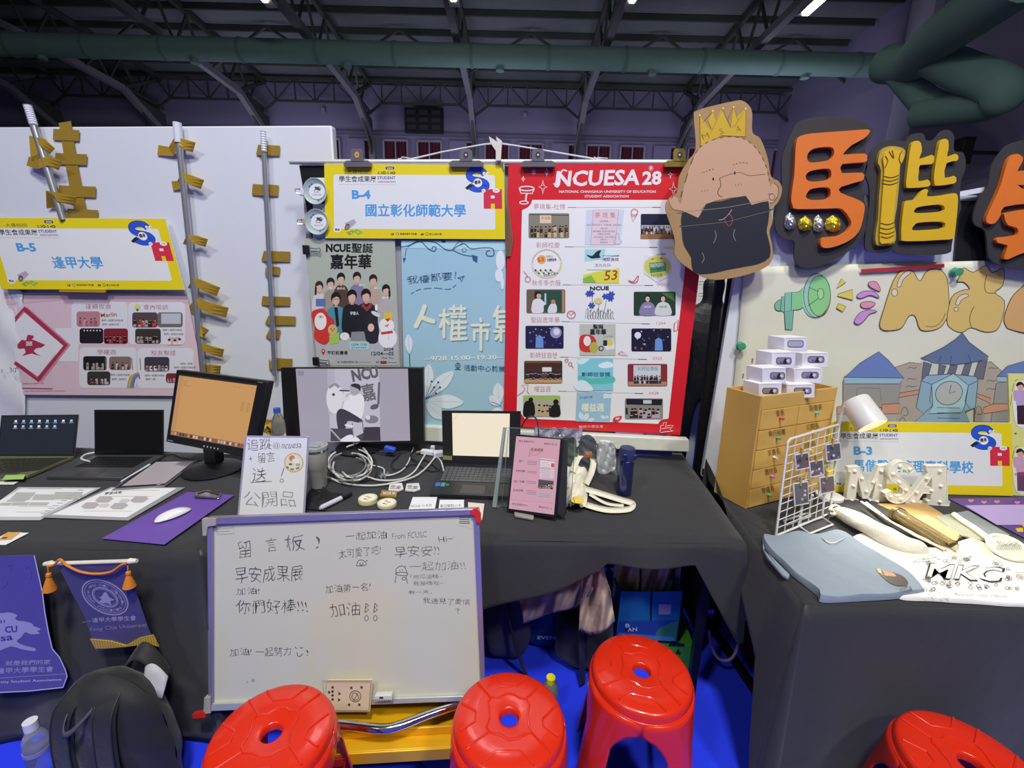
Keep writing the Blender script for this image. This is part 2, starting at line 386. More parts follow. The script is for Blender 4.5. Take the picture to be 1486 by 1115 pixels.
# scoreboard
p = hall_at(615, 174, 25.0); t = thing('scoreboard', 'black scoreboard high on the far wall between two roof frames', 'scoreboard', HR @ (p-Vector((0, 0, .6))))
b = MB(); b.box(p+Vector((0, .12, 0)), (1.95, .22, 1.15)); hp(b, 'case', mat('scoreboard_case', '1b1b20', .5), t, bevel=.02)
for i in range(3):
    for j in range(3):
        b = MB(); b.box(p+Vector((-.62+i*.62, -.01, .34-j*.34)), (.44, .06, .2)); hp(b, 'number_panel', mat('scoreboard_digit', '3a3a42', .4), t)
for x, y, Y in ((469, 160, 25.5), (762, 167, 25.5)):
    p = hall_at(x, y, Y); b = MB(); b.box(p, (.16, .12, .2)); b.xf(HR).build('wall_speaker', m_wf, label='tiny pale box speaker on the far wall '+('left' if x < 500 else 'right')+' of the scoreboard', cat='speaker', bevel=.01)
p = hall_at(1394, 221, 12.6); b = MB(); b.box(p, (.28, .4, .62)); b.bar(p, (13.3, p[1], p[2]), .08); b.xf(HR).build('wall_loudspeaker', mat('speaker_black', '121214', .6), label='black loudspeaker on the right wall beside the yellow character cutout', cat='speaker', bevel=.01)
# ---------------------------------------------------------------- shared materials
m_white = mat('white_board', 'd9dde6', .45, noise=.02, nscale=3)
m_paper = mat('paper_white', 'e9eaee', .55, noise=.02)
m_alu = mat('aluminium', 'b9bcc2', .35, .8, noise=.05)
m_black = mat('black_plastic', '17171a', .4, noise=.1)
m_blackm = mat('black_metal', '101013', .45, .4, noise=.1)
m_tape = mat('brown_tape', 'a38532', .38, .15, noise=.12, nscale=8, bump=.15, bscale=40)
m_tapeY = mat('golden_tape', 'c29d35', .3, .25, noise=.15, nscale=8, bump=.2, bscale=40)
m_chrome = mat('chrome', 'd8d9dd', .12, 1, noise=.02)
m_clear = mat('clear_acrylic', 'f2f6f8', .03, trans=.96, noise=0, spec=.5)
m_wood = mat('pine_wood', 'dcab54', .5, noise=.10, nscale=5, wave=(1.6, 6, 'X', .12))
# carpet on the hall floor
b = MB(); b.box((0, .6, .006), (9, 7.5, .012)); b.build('carpet', m_floor, label='bright blue carpet laid under the booths and red stools', cat='carpet')
# ---------------------------------------------------------------- white panel behind booth B-5
PY = 2.40
b = MB()
tl = at_y(-90, 172, PY); tr = at_y(481, 190, PY); x1 = tr[0]; x0 = -3.7
b.box(((x0+x1)/2, PY+.03, 1.178), (x1-x0, .05, 2.324)); b.build('display_panel', m_white, label='long white display panel behind the laptops, taped with brown strips', cat='panel', bevel=.008)
# sign: the same print on three boards, drawn in one template
ST = [(290, 75), (1372, 80), (1372, 527), (335, 515)]
def sign(pl, quad, code, name, name_box, label, cut_=True):
    t = MB(); t.slab(pl, quad, .006); H = homog([(290, 75), (1372, 75), (1372, 520), (335-45, 520)], quad)
    o = t.build('booth_sign', m_white); tag(o, label, 'sign', 'yellow bordered booth signs')
    p = Print(pl, H)
    Yl = 'e9d51a'; Bl = '4c9fe0'; K = '222226'
    p.rect(291, 76, 1371, 519, Yl); p.rect(345, 138, 1314, 462, 'e6e9ea', 12)
    p.text('大專校院', 428, 134, 555, 134, 26, '5a5418'); p.rect(660, 90, 712, 108, '25367a', 8); p.text('2025', 668, 105, 704, 105, 11, 'e9eaf1', .02); p.text('5.3@-5.4@'.replace('@', '◎'), 612, 136, 718, 136, 18, K, .02)
    p.text('學生會成果展', 378, 184, 603, 184, 38, K, .012); p.text('STUDENT', 610, 166, 718, 166, 18, '3b3f9a', .025); p.text('ASSOCIATION', 612, 186, 718, 186, 11, 'b0407f', .03)
    p.line([(378+i*7, 197) for i in range(50)], 2.5, '8b8b9a', dash=2)
    p.text(code, 455, 284, 567, 284, 54, Bl, .04)
    p.text(name, name_box[0], 387, name_box[1], 387, 74, Bl, .022)
    # S and A letters
    Sx = [(1255, 135), (1235, 112), (1195, 108), (1165, 122), (1162, 148), (1185, 165), (1225, 172), (1255, 185), (1262, 205), (1240, 218), (1205, 222), (1175, 212), (1160, 200)]
    p.line(smooth(Sx, 4, False), 40, '1c2f7c'); p.line(smooth(Sx, 4, False), 33, '2a57d0')
    p.poly([(1135, 215), (1165, 190), (1185, 205), (1160, 215), (1150, 228)], '20222c')
    p.circ(1212, 184, 26, 'f2f2f6'); p.text('傳承', 1193, 196, 1231, 190, 24, K, .03)
    for x in (1250, 1270): p.circ(x, 128, 9, 'f4f4f6'); p.circ(x+3, 130, 3, '20222c')
    p.rect(1246, 222, 1356, 338, 'd8304a'); p.rect(1289, 260, 1312, 276, 'eeeef2'); p.rect(1289, 308, 1312, 339, 'e9d51a')
    p.circ(1322, 230, 21, 'f4f4f6', 13); p.text('創新', 1310, 236, 1334, 236, 12, K); p.circ(1246, 231, 12, 'f4f4f6', 11); p.text('熱血', 1238, 236, 1254, 236, 9, K)
    # cup, banknote leaves and footer
    p.circ(365, 467, 23, 'f4f4f6', 17); p.text('熱血', 351, 475, 379, 475, 16, K, .03)
    p.poly([(408, 430), (465, 404), (480, 425), (430, 468)], 'b9aebb'); p.circ(424, 452, 13, '4b4550', 21, rot=.5); p.circ(424, 454, 8, '9c9488', 14, rot=.5)
    p.poly([(418, 485), (455, 470), (475, 478), (438, 502)], '8ab13a'); p.poly([(462, 478), (480, 462), (520, 482), (490, 500)], '9cc04c'); p.circ(448, 486, 6, 'd5e08a', 4); p.circ(490, 482, 6, 'd5e08a', 4)
    p.text('主辦', 686, 500, 705, 500, 14, K, .02); p.ring(726, 491, 8, 3, '6d7fa0'); p.text('教育部青年發展署', 742, 498, 842, 498, 13, K, .01); p.text('承辦', 866, 500, 884, 500, 14, K, .02); p.ring(903, 491, 8, 3, '59752f'); p.text('國立中興大學', 918, 498, 992, 498, 13, K, .01)
    p.build('print', o); return o
A_ = at_y(-28, 316, PY-.03); B_ = at_y(240, 317, PY-.03); C_ = at_y(268, 421, PY-.055)
plS5 = plane3(A_, B_, C_)
sign(plS5, [(-30, 316), (240, 317.5), (268, 421), (2, 420)], 'B-5', '逢甲大學', (640, 930), 'yellow bordered booth sign reading B-5, leaning on the long white panel')
b = MB(); b.slab(plS5, [(86, 419.5), (155, 420.5), (154, 425), (88, 424)], -.006); b.build('tape_strip', m_tapeY, label='orange tape under the bottom edge of the B-5 sign', cat='tape')
# crumpled paper behind the pink poster
def sheet(name, pl, quad, m, label, cat, wav=.004, n=18, ph=0., **k):
    q = np.array(quad, float); b = MB()
    def fn(u, v):
        p = (q[0]*(1-u)+q[1]*u)*(1-v)+(q[3]*(1-u)+q[2]*u)*v
        return tuple(on(pl, p[0], p[1])+pl[1]*wav*(sin(u*9+v*4+ph)+.6*sin(v*17-u*5+ph*2)+.4*sin((u+v)*31)))
    b.grid(fn, n, n); return b.build(name, m, None, label, cat, solid=.001, **k)
sheet('creased_paper', yp(PY-.015), [(-60, 330), (36, 425), (36, 640), (-60, 640)], m_paper, 'creased white paper hanging behind the pink poster at the frame edge', 'paper', .012)
p = Print(yp(PY-.045)); p.text('30', 14, 541, 24, 541, 7, '3c3c44', -.01, hand=1); p.text('E', 2, 541, 5, 541, 5, '3c3c44', -.01); p.text('3.', 10, 542+0, 13, 542, 1, '3c3c44')
tag(p.build('handwriting', None), 'thin pen numbers written on the creased white paper', 'handwriting')
# pink poster
pl = yp(PY-.02)
o = MB().slab(pl, [(5, 424.5), (271, 427), (300, 575), (34, 573)], .002).build('pink_poster', mat('pink_paper', 'e2c8d3', .5, noise=.05, nscale=8), label='pale pink poster with a red eagle diamond and event photos below the B-5 sign', cat='poster')
p = Print(pl, zoom(0, 300, 3.715))
DR = 'b23553'
p.poly([(20, 468), (1003, 474), (1018, 520), (380, 500), (30, 530)], 'dcbcc9')
p.rect(300, 655, 425, 835, 'e8e6ee')
for o_, c in (((14, 4), 'd58aa0'), ((0, 0), DR)):
    p.line([(45+o_[0], 655), (130+o_[0], 550+o_[1]), (355+o_[0], 748), (205+o_[0], 935), (82+o_[0], 838)], 26, c)
p.poly([(52, 660), (132, 572), (335, 748), (205, 915), (88, 835)], 'ebeaf0')
EG = [(152, 690), (182, 696), (183, 706), (172, 716), (190, 722), (222, 735), (246, 745), (225, 760), (195, 765), (182, 778), (200, 795), (225, 806), (195, 800), (172, 792), (150, 798), (120, 806), (140, 785), (132, 765), (105, 768), (66, 742), (100, 738), (118, 718), (142, 722), (145, 705)]
p.poly(EG, DR); p.rect(140, 728, 175, 750, 'ebeaf0'); p.text('FCU', 141, 748, 174, 748, 16, DR, .02)
for a, b_, c, d in ((386, 515, 690, 742), (692, 515, 1000, 745), (428, 760, 738, 978), (742, 762, 1045, 980)): p.rect(a, b_, c, d, 'e6e6f0', 26)
for t, x0, x1, y, in (('逢糖夜曲', 462, 598, 552), ('會內培訓', 775, 905, 555), ('學權週', 525, 625, 798), ('校友聯誼', 815, 948, 802)): p.text(t, x0, y, x1, y, 27, 'a03a55', -.004, hand=.5)
ph = [(414, 565, 540, 648, 'c48793', ['b06a7a', 'd9a0a0']), (430, 656, 558, 738, '241c24', ['3a3038']), (560, 657, 690, 740, '8a2436', ['c04052', '301018']), (714, 570, 850, 652, '574a4c', ['2a2426', 'b8a8a8', 'c04040']), (850, 570, 986, 650, '75706e', ['3a3430']), (730, 658, 868, 740, '3e3836', ['1c1a1c', 'a8a098']), (450, 806, 576, 882, '1e1c20', ['a8a0a0']), (590, 808, 708, 880, '8a7470', ['3a3030', 'd0c0b8']), (472, 888, 596, 962, '3c3836', ['c0b8b8', '6a4436']), (780, 810, 914, 888, '453f4c', ['e8e0e4', '9a98a8']), (896, 898, 960, 950, '7d2c3c', ['c8a0a0'])]
for i, (a, b_, c, d, bg, cs) in enumerate(ph):
    p.rect(a, b_, c, d, bg, 14)
    if i == 4: p.rect(870, 576, 976, 632, 'c6ccd8')
    elif i == 1:
        for k in range(6): p.circ(455+k*17, 668, 4, 'f0e8ff', n=8)
    else: p.crowd(a+8, b_+(8 if i not in (9,) else 20), c-8, d-2, 4 if c-a < 130 else 6, cs)
p.text('Merlin', 545, 596, 632, 590, 22, 'd07a50', .01)
for x, y, n in ((548, 618, 9), (552, 640, 7), (878, 670, 8), (885, 692, 8), (597, 912, 8), (605, 935, 6), (975, 852, 5), (940, 872, 9), (782, 915, 8), (788, 935, 4)): p.text('我們一起努力完成活動'[:n], x, y, x+n*13, y, 11, '5a5058', -.005)
for x in (570, 712, 756): p.line([(x, 815), (x+4, 880)], 4, '8a8088', dash=2)
for i, c in enumerate(('d98a4c', 'e0c050', '6fae7a', '5a8fd0', '9070c0')): p.line(smooth([(690+i*7, 975), (702+i*7, 925), (722+i*7, 905), (752, 896+i*8)], 3, False), 8, c)
p.circ(742, 540, 16, 'e3de7a'); p.circ(742, 556, 6, '4a5a3a'); p.poly([(905, 745), (915, 700), (940, 705), (968, 700), (976, 745)], 'd9b7b4'); p.crowd(900, 700, 980, 745, 3, ['f0e8e4'], 8, 1)
p.text('財團法人逢甲大學', 125, 958, 238, 955, 8, 'b05a6a'); p.line([(120, 978), (285, 981)], 4, DR); p.text('Feng Chia University Student Association', 135, 999, 355, 997, 9, 'b05a6a')
p.build('print', o)
# aluminium poles propped on the panel
for i, (a, c, r, lab) in enumerate((((40, 153), (100, 345), .0175, 'leftmost of the three poles, leaning and partly hidden by the B-5 sign'), ((257, 178), (302, 610), .016, 'middle pole of the three taped to the white panel'), ((382, 191), (399, 545), .0125, 'thin pole taped beside the posters, rightmost of the three'))):
    P0 = at_y(*a, PY-.03); P1 = at_y(*c, PY-.03); P1 = P0+(P1-P0)*(1.0 if i else .86); dn = (P1-P0)/np.linalg.norm(P1-P0)
    t = thing('aluminium_pole', lab, 'pole', P1, 'poles taped to the white panel')
    MB().tube([P0+dn*.1, P1], r, 14).build('tube', m_alu, t)
    prof = []
    for k in range(9): prof += [P0+dn*(k*.011), P0+dn*(k*.011+.006)]
    MB().tube(prof, [r*(1.12 if j % 2 == 0 else .95) for j in range(len(prof))] if i != 1 else r*1.25, 14).build('end_cap', m_white, t)
# brown tape: strips lie on the panel and bulge over the poles
def tape(pts, w, label, m=None, bulge=(), curl=0):
    """pts: centre line of the strip in photo pixels; bulge: how far each point stands off the panel"""
    P_ = [np.array(p, float) for p in pts]; n = len(P_); b = MB(); v = []
    for i in range(n):
        d = P_[min(i+1, n-1)]-P_[max(i-1, 0)]; d /= np.linalg.norm(d); o = np.array([-d[1], d[0]])*w/2
        h = bulge[i] if i < len(bulge) else 0
        for k, s in enumerate((1, .33, -.33, -1)):
            q = P_[i]+o*s; v.append(at_y(q[0], q[1], PY-.002-h-(curl*.02*(k/3) if (i == n-1 or h > .05) else 0)))
    b.add(v, [(4*i+k, 4*i+k+1, 4*i+k+5, 4*i+k+4) for i in range(n-1) for k in range(3)])
    return b.build('tape_strip', m or m_tape, None, label, 'tape', 'brown packing tape strips', flat=True)
tape([(94, 177), (104, 240), (119, 318)], 18, 'long upright brown tape strip running down the panel to the B-5 sign')
for y, a, c, lab in ((196, 77, 115, 'topmost'), (231, 80, 126, 'second'), (278, 85, 139, 'third'), (312, 98, 142, 'lowest')): tape([(a, y-1), ((a+c)/2, y), (c, y+1)], 16, lab+' short crosswise tape over the upright brown strip', bulge=(.001, .003, .001))
B2 = (0, .045, .05, .02, .01)
tape([(66, 240), (50, 226), (47, 200), (62, 207), (76, 220)], 12, 'uppermost bow of tape wrapped over the leftmost pole', m_tapeY, (.02, .042, .04, .045, .03), 1)
tape([(40, 234), (56, 238), (70, 233), (88, 241)], 14, 'second bow of tape across the leftmost pole', m_tapeY, (.02, .045, .045, .035), 1)
tape([(74, 302), (72, 280), (84, 286), (110, 293)], 13, 'tape wrapped on the leftmost pole just above the B-5 sign', m_tapeY, (.008, .045, .045, .025), 1)
mid = [('highest', [(229, 218), (248, 220), (257, 205), (268, 210), (282, 214)], 15, (0, .008, .042, .035, .022)), ('second highest', [(250, 270), (262, 268), (266, 256), (278, 262), (294, 268)], 14, (0, .008, .042, .035, .028)),
 ('third', [(271, 356), (274, 346), (285, 348), (300, 353)], 12, (.008, .042, .034, .03)), ('fourth', [(279, 420), (282, 409), (298, 416), (317, 424)], 14, (.008, .042, .036, .03)), ('broad fifth', [(278, 452), (286, 440), (304, 447), (330, 454)], 15, (.008, .044, .038, .03)),
 ('stubby sixth', [(283, 492), (290, 488), (291, 477), (300, 484)], 12, (.0, .04, .034, .02)), ('seventh', [(288, 510), (293, 503), (305, 508), (324, 513)], 12, (.008, .042, .034, .02)), ('lowest', [(297, 536), (306, 535), (320, 537)], 12, (.0, .05, .02))]
for lab, pts, w, bl in mid: tape(pts, w, lab+' tape strip curling off the middle pole', m_tapeY, bl, 1)
for lab, x0_, x1_, y, w in (('highest', 373, 406, 218, 15), ('second', 366, 404, 276, 16), ('third', 381, 421, 372, 15), ('small fourth', 388, 406, 393, 12), ('fifth', 380, 421, 437, 13), ('sixth', 387, 429, 465, 13), ('small seventh', 388, 406, 485, 13), ('eighth, ragged', 394, 424, 528, 16)):
    xm = 382+(y-190)*.048; tape([(x0_, y-1), (xm-6, y), (xm, y), (xm+6, y), (x1_, y+1)], w, lab+' tape strip across the thin pole beside the posters', None, (0, .004, .034, .004, 0))
# ---------------------------------------------------------------- B-4 banner stand
BY = 2.22
bx0 = at_y(438, 240, BY)[0]; 
pB = yp(BY)
b = MB(); b.slab(yp(BY+.012), [(437, 238), (1000, 238), (985, 625), (462, 622)], .004); b.build('backing_banner', mat('grey_film', 'a9a9ae', .35, noise=.08), label='grey backing banner hanging from the rod behind the posters', cat='banner')
b = MB(); b.tube([at_y(421, 235, BY-.01), at_y(1040, 236, BY-.01)], .012, 14); b.build('hanging_rod', mat('cream_rod', 'd9d8d0', .35, .3), label='long pale rod from which the poster stand hangs', cat='rod')
b = MB(); b.slab(yp(BY-.002), [(434, 240), (471, 240), (481, 350), (453, 350)], .003).build('banner_edge', mat('black_film', '141417', .4), label='black banner strip beside the B-4 sign behind the round plates', cat='banner')
MB().slab(yp(BY-.006), [(450, 258), (473, 258), (476, 290), (452, 290)], .002).build('paper_card', m_paper, label='white card behind the upper round plate', cat='card')
MB().slab(yp(BY-.006), [(454, 296), (477, 296), (480, 345), (454, 346)], .002).build('paper_card', m_paper, label='white card behind the lower round plate', cat='card')
for cx, cy, lab in ((458, 278, 'upper round grey green paper plate badge beside the B-4 sign'), (460.5, 322.5, 'lower round grey green paper plate badge beside the B-4 sign')):
    c = at_y(cx, cy, BY-.03); M = Matrix.Rotation(R(90), 3, 'X'); t = thing('round_badge', lab, 'badge', c, 'round plates by the B-4 sign')
    MB().lathe([(.001, -.004), (.045, -.004), (.058, .006), (.060, .008), (.058, .009), (.044, 0), (.001, 0)], c, 32, M).build('plate', mat('sage_plate', 'a9bcb8', .45), t)
    p = Print(yp(BY-.031)); p.circ(cx+2, cy, 11.5, 'e8eaee'); p.circ(cx+3, cy-4, 5, '4a5a58', 2.2, rot=.5); p.line([(cx-2, cy-1), (cx+5, cy-7), (cx+8, cy-4)], 1.2, '303a3a'); p.text('NCUE', cx-4, cy+6, cx+8, cy+6, 2.5, '40484c'); p.text('SA', cx-2, cy+2, cx+5, cy+2, 2.5, '40484c')
    for a in (40, 60, 80, 215, 235): p.circ(cx+2+13.3*cos(R(a)), cy+13.3*sin(R(a)), 1.6, '5d706c', .9, rot=R(a+90), n=8)
    p.build('print', t)
    MB().box(tuple(c+np.array([-.066, -.002, -.005 if cy < 300 else .0])), (.022, .014, .03)).build('small_clip', m_white if cy < 300 else mat('tan_clip', 'b99c84', .5), t, bevel=.003)
    MB().tube([c+np.array([-.07, -.01, .01]), c+np.array([-.09, -.02, .006]), c+np.array([-.09, -.02, -.01]), c+np.array([-.07, -.01, -.012])], .0018, 6).build('clip_wire', m_chrome, t)
def binder(x, y, lab, pl_):
    c = on(pl_, x, y); t = thing('binder_clip', lab, 'clip', c, 'black binder clips on the grey event poster')
    b = MB(); b.prism([c+np.array(q) for q in ((-.018, -.008, -.022), (.012, -.004, -.022), (.012, -.004, .022), (-.018, -.008, .022))], (0, -.012, 0)).build('clip_body', m_black, t, bevel=.002)
    w = [c+np.array(q) for q in ((.012, -.012, .009), (.055, -.014, .006), (.066, -.014, .011), (.070, -.014, 0), (.066, -.014, -.011), (.055, -.014, -.006), (.012, -.012, -.009))]
    MB().tube(smooth(w, 3, False), .0022, 6).build('clip_wire', m_chrome, t)
# grey NCUE poster
plG = yp(BY-.012)
o = MB().slab(plG, [(441, 346), (573, 346), (581, 536), (462, 536)], .002).build('grey_event_poster', mat('sage_paper', 'a9b1a4', .4, noise=.04), label='grey green carnival poster with a crowd of performers, clipped left of the blue poster', cat='poster')
p = Print(plG, zoom(400, 320, 4.128))
p.poly([(170, 110), (712, 110), (725, 520), (215, 520)], 'b3bbab'); p.poly([(215, 520), (725, 520), (738, 868), (250, 868)], 'b8bcc2')
for i in range(90): p.circ(random.uniform(190, 700), random.uniform(120, 500), 2, 'd3d8cc', n=5)
p.text('NCUE', 302, 190, 450, 190, 50, '17171a', .045); p.text('聖誕', 455, 192, 582, 195, 56, '17171a', .022); p.text('嘉年華', 330, 290, 572, 290, 86, '17171a', .025)
ppl = [(262, 400, '3a2a28', 'd8cfcf'), (330, 380, '2c2422', 'a89888'), (392, 350, '1c1a1a', '5a4238'), (488, 345, '241e1c', '8a80a0'), (585, 360, '2a2020', 'c0a898'), (662, 420, '1e1a1c', 'b9b5b2')]
for x, y, hc, cc in ppl:
    p.poly(smooth([(x-38, y+190), (x-42, y+80), (x-28, y+48), (x-8, y+36), (x+12, y+36), (x+32, y+48), (x+44, y+80), (x+42, y+190)], 3), cc)
    p.rect(x-7, y+18, x+8, y+42, 'cfa289'); p.circ(x, y-8, 25, hc, 30); p.circ(x, y+4, 18, 'dcb49c', 24); p.poly([(x-19, y-4), (x-14, y-24), (x+6, y-26), (x+19, y-6), (x+4, y-14)], hc)
p.line([(242, 400), (240, 455)], 12, '3a2a28'); p.line([(682, 420), (684, 470)], 12, '1e1a1c'); p.rect(242, 470, 300, 515, '5a78b8')
for x0, y0, x1 in ((318, 412, 360), (368, 415, 416), (498, 395, 540), (590, 412, 630), (230, 460, 270), (640, 470, 700)): p.text('歌手名' if x1-x0 > 45 else '樂團', x0, y0, x1, y0, 14, 'eeeef0', .01)
for x, y, hc, cc in ((362, 470, '241c1c', '4f93a6'), (458, 455, '17151a', '222026'), (542, 450, '1c181a', '24242c')):
    p.poly(smooth([(x-52, y+230), (x-56, y+90), (x-38, y+56), (x-10, y+44), (x+14, y+44), (x+44, y+56), (x+66, y+90), (x+62, y+230)], 3), cc)
    p.rect(x-8, y+22, x+10, y+50, 'cfa289'); p.circ(x, y-6, 30, hc, 36); p.circ(x, y+8, 22, 'ddb69e', 29); p.poly([(x-24, y), (x-18, y-26), (x+8, y-30), (x+24, y-4), (x+4, y-14)], hc)
p.poly([(352, 520), (372, 520), (382, 630), (366, 640)], '1c1c22'); p.line([(330, 472), (394, 472)], 3, '40302c'); p.text('宇宙人', 448, 566, 498, 566, 20, 'e8e8ea', .02); p.poly([(520, 495), (545, 520), (575, 490), (580, 512), (548, 545), (515, 515)], 'a43a34')
p.poly([(455, 668), (530, 665), (545, 720), (450, 720)], '8f9298')
# santa, bear, snowman
p.poly(smooth([(215, 560), (240, 535), (290, 530), (320, 570), (352, 600), (345, 640), (320, 665), (322, 720), (290, 745), (235, 710), (232, 640)], 4), 'd23a36'); p.circ(270, 605, 36, 'f0eeee', 52); p.circ(272, 578, 18, 'f0c8b0', 10); p.circ(270, 577, 4, '222222', n=8)
p.circ(342, 655, 28, 'd9b577', 32); p.poly([(322, 690), (382, 670), (380, 735), (325, 745)], 'a8cc5a'); p.circ(332, 650, 4, '222222', n=8); p.circ(352, 650, 4, '222222', n=8); p.circ(342, 660, 6, 'b07850', n=8); p.circ(415, 695, 28, 'f2efe8', 24); p.circ(410, 690, 3, '222222', n=6)
p.poly(smooth([(540, 615), (565, 560), (605, 600), (620, 650), (612, 725), (575, 738), (545, 722), (532, 660)], 4), '2b2930'); p.circ(572, 642, 19, 'e8c4b0', 24); p.circ(600, 560, 30, 'dedee2', 12, rot=.5); p.circ(604, 522, 9, 'f0f0f0', 20)
p.circ(665, 630, 46, 'f2f2f6', 44); p.circ(672, 705, 56, 'f2f2f6', 62); p.poly([(630, 670), (700, 660), (705, 675), (635, 685)], 'd04038'); p.poly([(648, 560), (660, 540), (676, 560), (695, 540), (705, 570), (690, 600), (655, 595)], 'e6c84a'); p.poly([(650, 632), (680, 618), (672, 640)], 'e08a3a'); p.poly([(655, 590), (690, 585), (672, 610)], 'd04038')
for k in range(4): p.circ(678, 665+k*14, 2.5, '333333', n=6)
p.rect(442, 728, 560, 775, 'b3d6dc', 8); p.text('12/04 17:30', 455, 750, 548, 750, 13, '33636b', .02); p.text('學生會粉絲專頁', 455, 768, 545, 768, 12, '33636b')
p.circ(286, 782, 12, 'c23338'); p.poly([(275, 788), (297, 788), (287, 808)], 'c23338'); p.circ(286, 782, 5, 'e8e8ea', n=8); p.text('麥町前廣場', 310, 805, 432, 805, 24, '222226', .01)
p.text('2024', 648, 780, 706, 780, 18, '222226', .01); p.text('12/04—05', 574, 808, 708, 808, 22, '222226', .01); p.text('Wed. Thu.', 634, 828, 708, 828, 10, '222226')
for x, w in ((368, 16), (392, 78), (476, 18), (600, 20)): p.text('主辦' if w < 30 else '彰化師範大學學生會', x, 854, x+w, 854, 12, '33333a')
p.rect(628, 842, 666, 858, 'a82830'); p.text('SPONSOR', 500, 852, 570, 852, 6, '808088'); p.line([(672, 850), (728, 852)], 2, '707078')
p.build('print', o)
binder(447, 363, 'upper binder clip on the grey event poster', plG); binder(461, 524, 'lower binder clip on the grey event poster', plG)
# light blue poster
plB = yp(BY-.010)
o = MB().slab(plB, [(582, 349), (734, 349), (732, 615), (588, 622)], .002).build('blue_market_poster', mat('light_blue_paper', 'a5ccdc', .4, noise=.04, nscale=4), label='light blue market poster with white lilies between the grey and the red poster', cat='poster')
p = Print(plB, zoom(400, 320, 4.128))
NV = '355f86'; CR = 'e9ecd2'
p.poly([(755, 120), (1375, 120), (1375, 180), (755, 165)], 'b4dfe8')
p.line(smooth([(752, 160), (800, 150), (850, 125), (880, 135), (915, 170), (950, 185), (962, 165), (945, 158), (935, 172)], 5, False), 6, NV); p.line(smooth([(790, 160), (860, 128), (950, 130), (1010, 170), (1050, 180), (1090, 155), (1130, 140), (1170, 170), (1240, 165), (1300, 170), (1305, 210), (1270, 212), (1262, 190), (1285, 180)], 5, False), 6, NV)
p.line(smooth([(1060, 178), (1120, 205), (1180, 215)], 4, False), 5, NV); p.poly([(1175, 205), (1210, 215), (1208, 255), (1182, 240)], NV); p.line([(785, 165), (775, 215)], 4, NV); p.poly([(762, 225), (782, 222), (768, 258)], NV); p.line(smooth([(1060, 178), (1085, 140), (1110, 125), (1118, 145), (1095, 150)], 4, False), 4, NV); p.ring(1130, 178, 12, 3, NV); p.circ(1006, 125, 14, NV, 10)
p.text('我權都要！', 792, 385, 1085, 352, 48, NV, -.004, hand=1); p.line([(1090, 345), (1132, 332), (1112, 368), (1108, 352), (1090, 345)], 4, NV); p.line([(1132, 332), (1104, 352)], 3, NV)
p.line(smooth([(812, 440), (860, 415), (950, 405), (1040, 412), (1085, 382)], 6, False), 4, NV, dash=4)
def fatline(p, pts, w, c, H=None):
    pts = [np.array(q, float) for q in pts]; p.line(smooth(pts, 3, False) if len(pts) > 2 else pts, w, c); p.circ(*pts[0], w/2, c, n=12); p.circ(*pts[-1], w/2, c, n=12)
for dx, dy, c in ((5, 5, '6f9fae'), (0, 0, CR)):
    st = [[(893, 515), (870, 575), (840, 635)], [(872, 575), (900, 592), (945, 605)],
          [(1010, 535), (1008, 700)], [(985, 570), (1035, 565)], [(1005, 590), (985, 640)], [(1012, 590), (1038, 620)],
          [(1045, 530), (1135, 528)], [(1068, 512), (1070, 545)], [(1112, 510), (1112, 545)], [(1050, 560), (1085, 560)], [(1100, 560), (1135, 560)], [(1052, 578), (1084, 578)], [(1102, 578), (1134, 578)],
          [(1060, 600), (1052, 715)], [(1060, 612), (1140, 610)], [(1062, 645), (1135, 643)], [(1062, 678), (1135, 676)], [(1058, 712), (1142, 708)], [(1098, 600), (1098, 708)],
          [(1228, 590), (1230, 604)], [(1175, 628), (1278, 626)], [(1190, 665), (1190, 715)], [(1190, 662), (1270, 660)], [(1270, 662), (1266, 712)], [(1230, 635), (1230, 775)],
          [(1335, 515), (1308, 575)], [(1328, 545), (1325, 640)], [(1330, 548), (1372, 546)], [(1330, 578), (1372, 576)], [(1330, 608), (1372, 606)], [(1325, 640), (1372, 638)], [(1310, 665), (1372, 662)], [(1350, 645), (1350, 720)], [(1345, 680), (1318, 712)]]
    for i, q in enumerate(st): fatline(p, [(x+dx, y+dy) for x, y in q], 15 if i in (7, 8, 9, 10, 11, 12) else (27 if i < 2 else 17), c)
p.text('--9/28 15:00~19:30--', 892, 842, 1360, 832, 28, 'eef2ea', .02)
p.ring(1092, 868, 14, 4, NV); p.ring(1092, 868, 5, 3, NV); p.line([(1080, 876), (1092, 892), (1104, 876)], 4, NV); p.line([(1074, 892), (1110, 892)], 4, NV); p.text('活動中心前廣場', 1128, 905, 1400, 908, 36, NV, .0, hand=.6) if False else p.text('活動中心前廣', 1128, 900, 1372, 908, 36, NV, .0, hand=.6)
def petal(p, x0, y0, x1, y1, w, c1='e3eef5', c2='b7cfe0'):
    d = np.array([x1-x0, y1-y0], float); n_ = np.array([-d[1], d[0]])/np.linalg.norm(d)*w; a = np.array([x0, y0]); 
    P_ = smooth([a, a+d*.3+n_*.8, a+d*.65+n_, a+d, a+d*.65-n_, a+d*.3-n_*.8], 5); p.poly(P_, c2); p.poly([(q-(a+d*.5))*.93+(a+d*.5) for q in P_], c1); p.line([a+d*.05, a+d*.5, a+d*.92], 3, c2)
for q in ((905, 1040, 920, 855, 34), (900, 1060, 1070, 900, 40), (890, 1070, 860, 960, 30), (905, 1080, 1130, 1090, 42), (900, 1090, 1010, 1190, 38), (880, 1090, 830, 1190, 34)): petal(p, *q)
for k, (x, y) in enumerate(((975, 970), (950, 1000), (960, 1035), (935, 965), (985, 1000))): p.line([(900, 1070), (x, y)], 3, NV); p.circ(x, y, 7, NV, n=8)
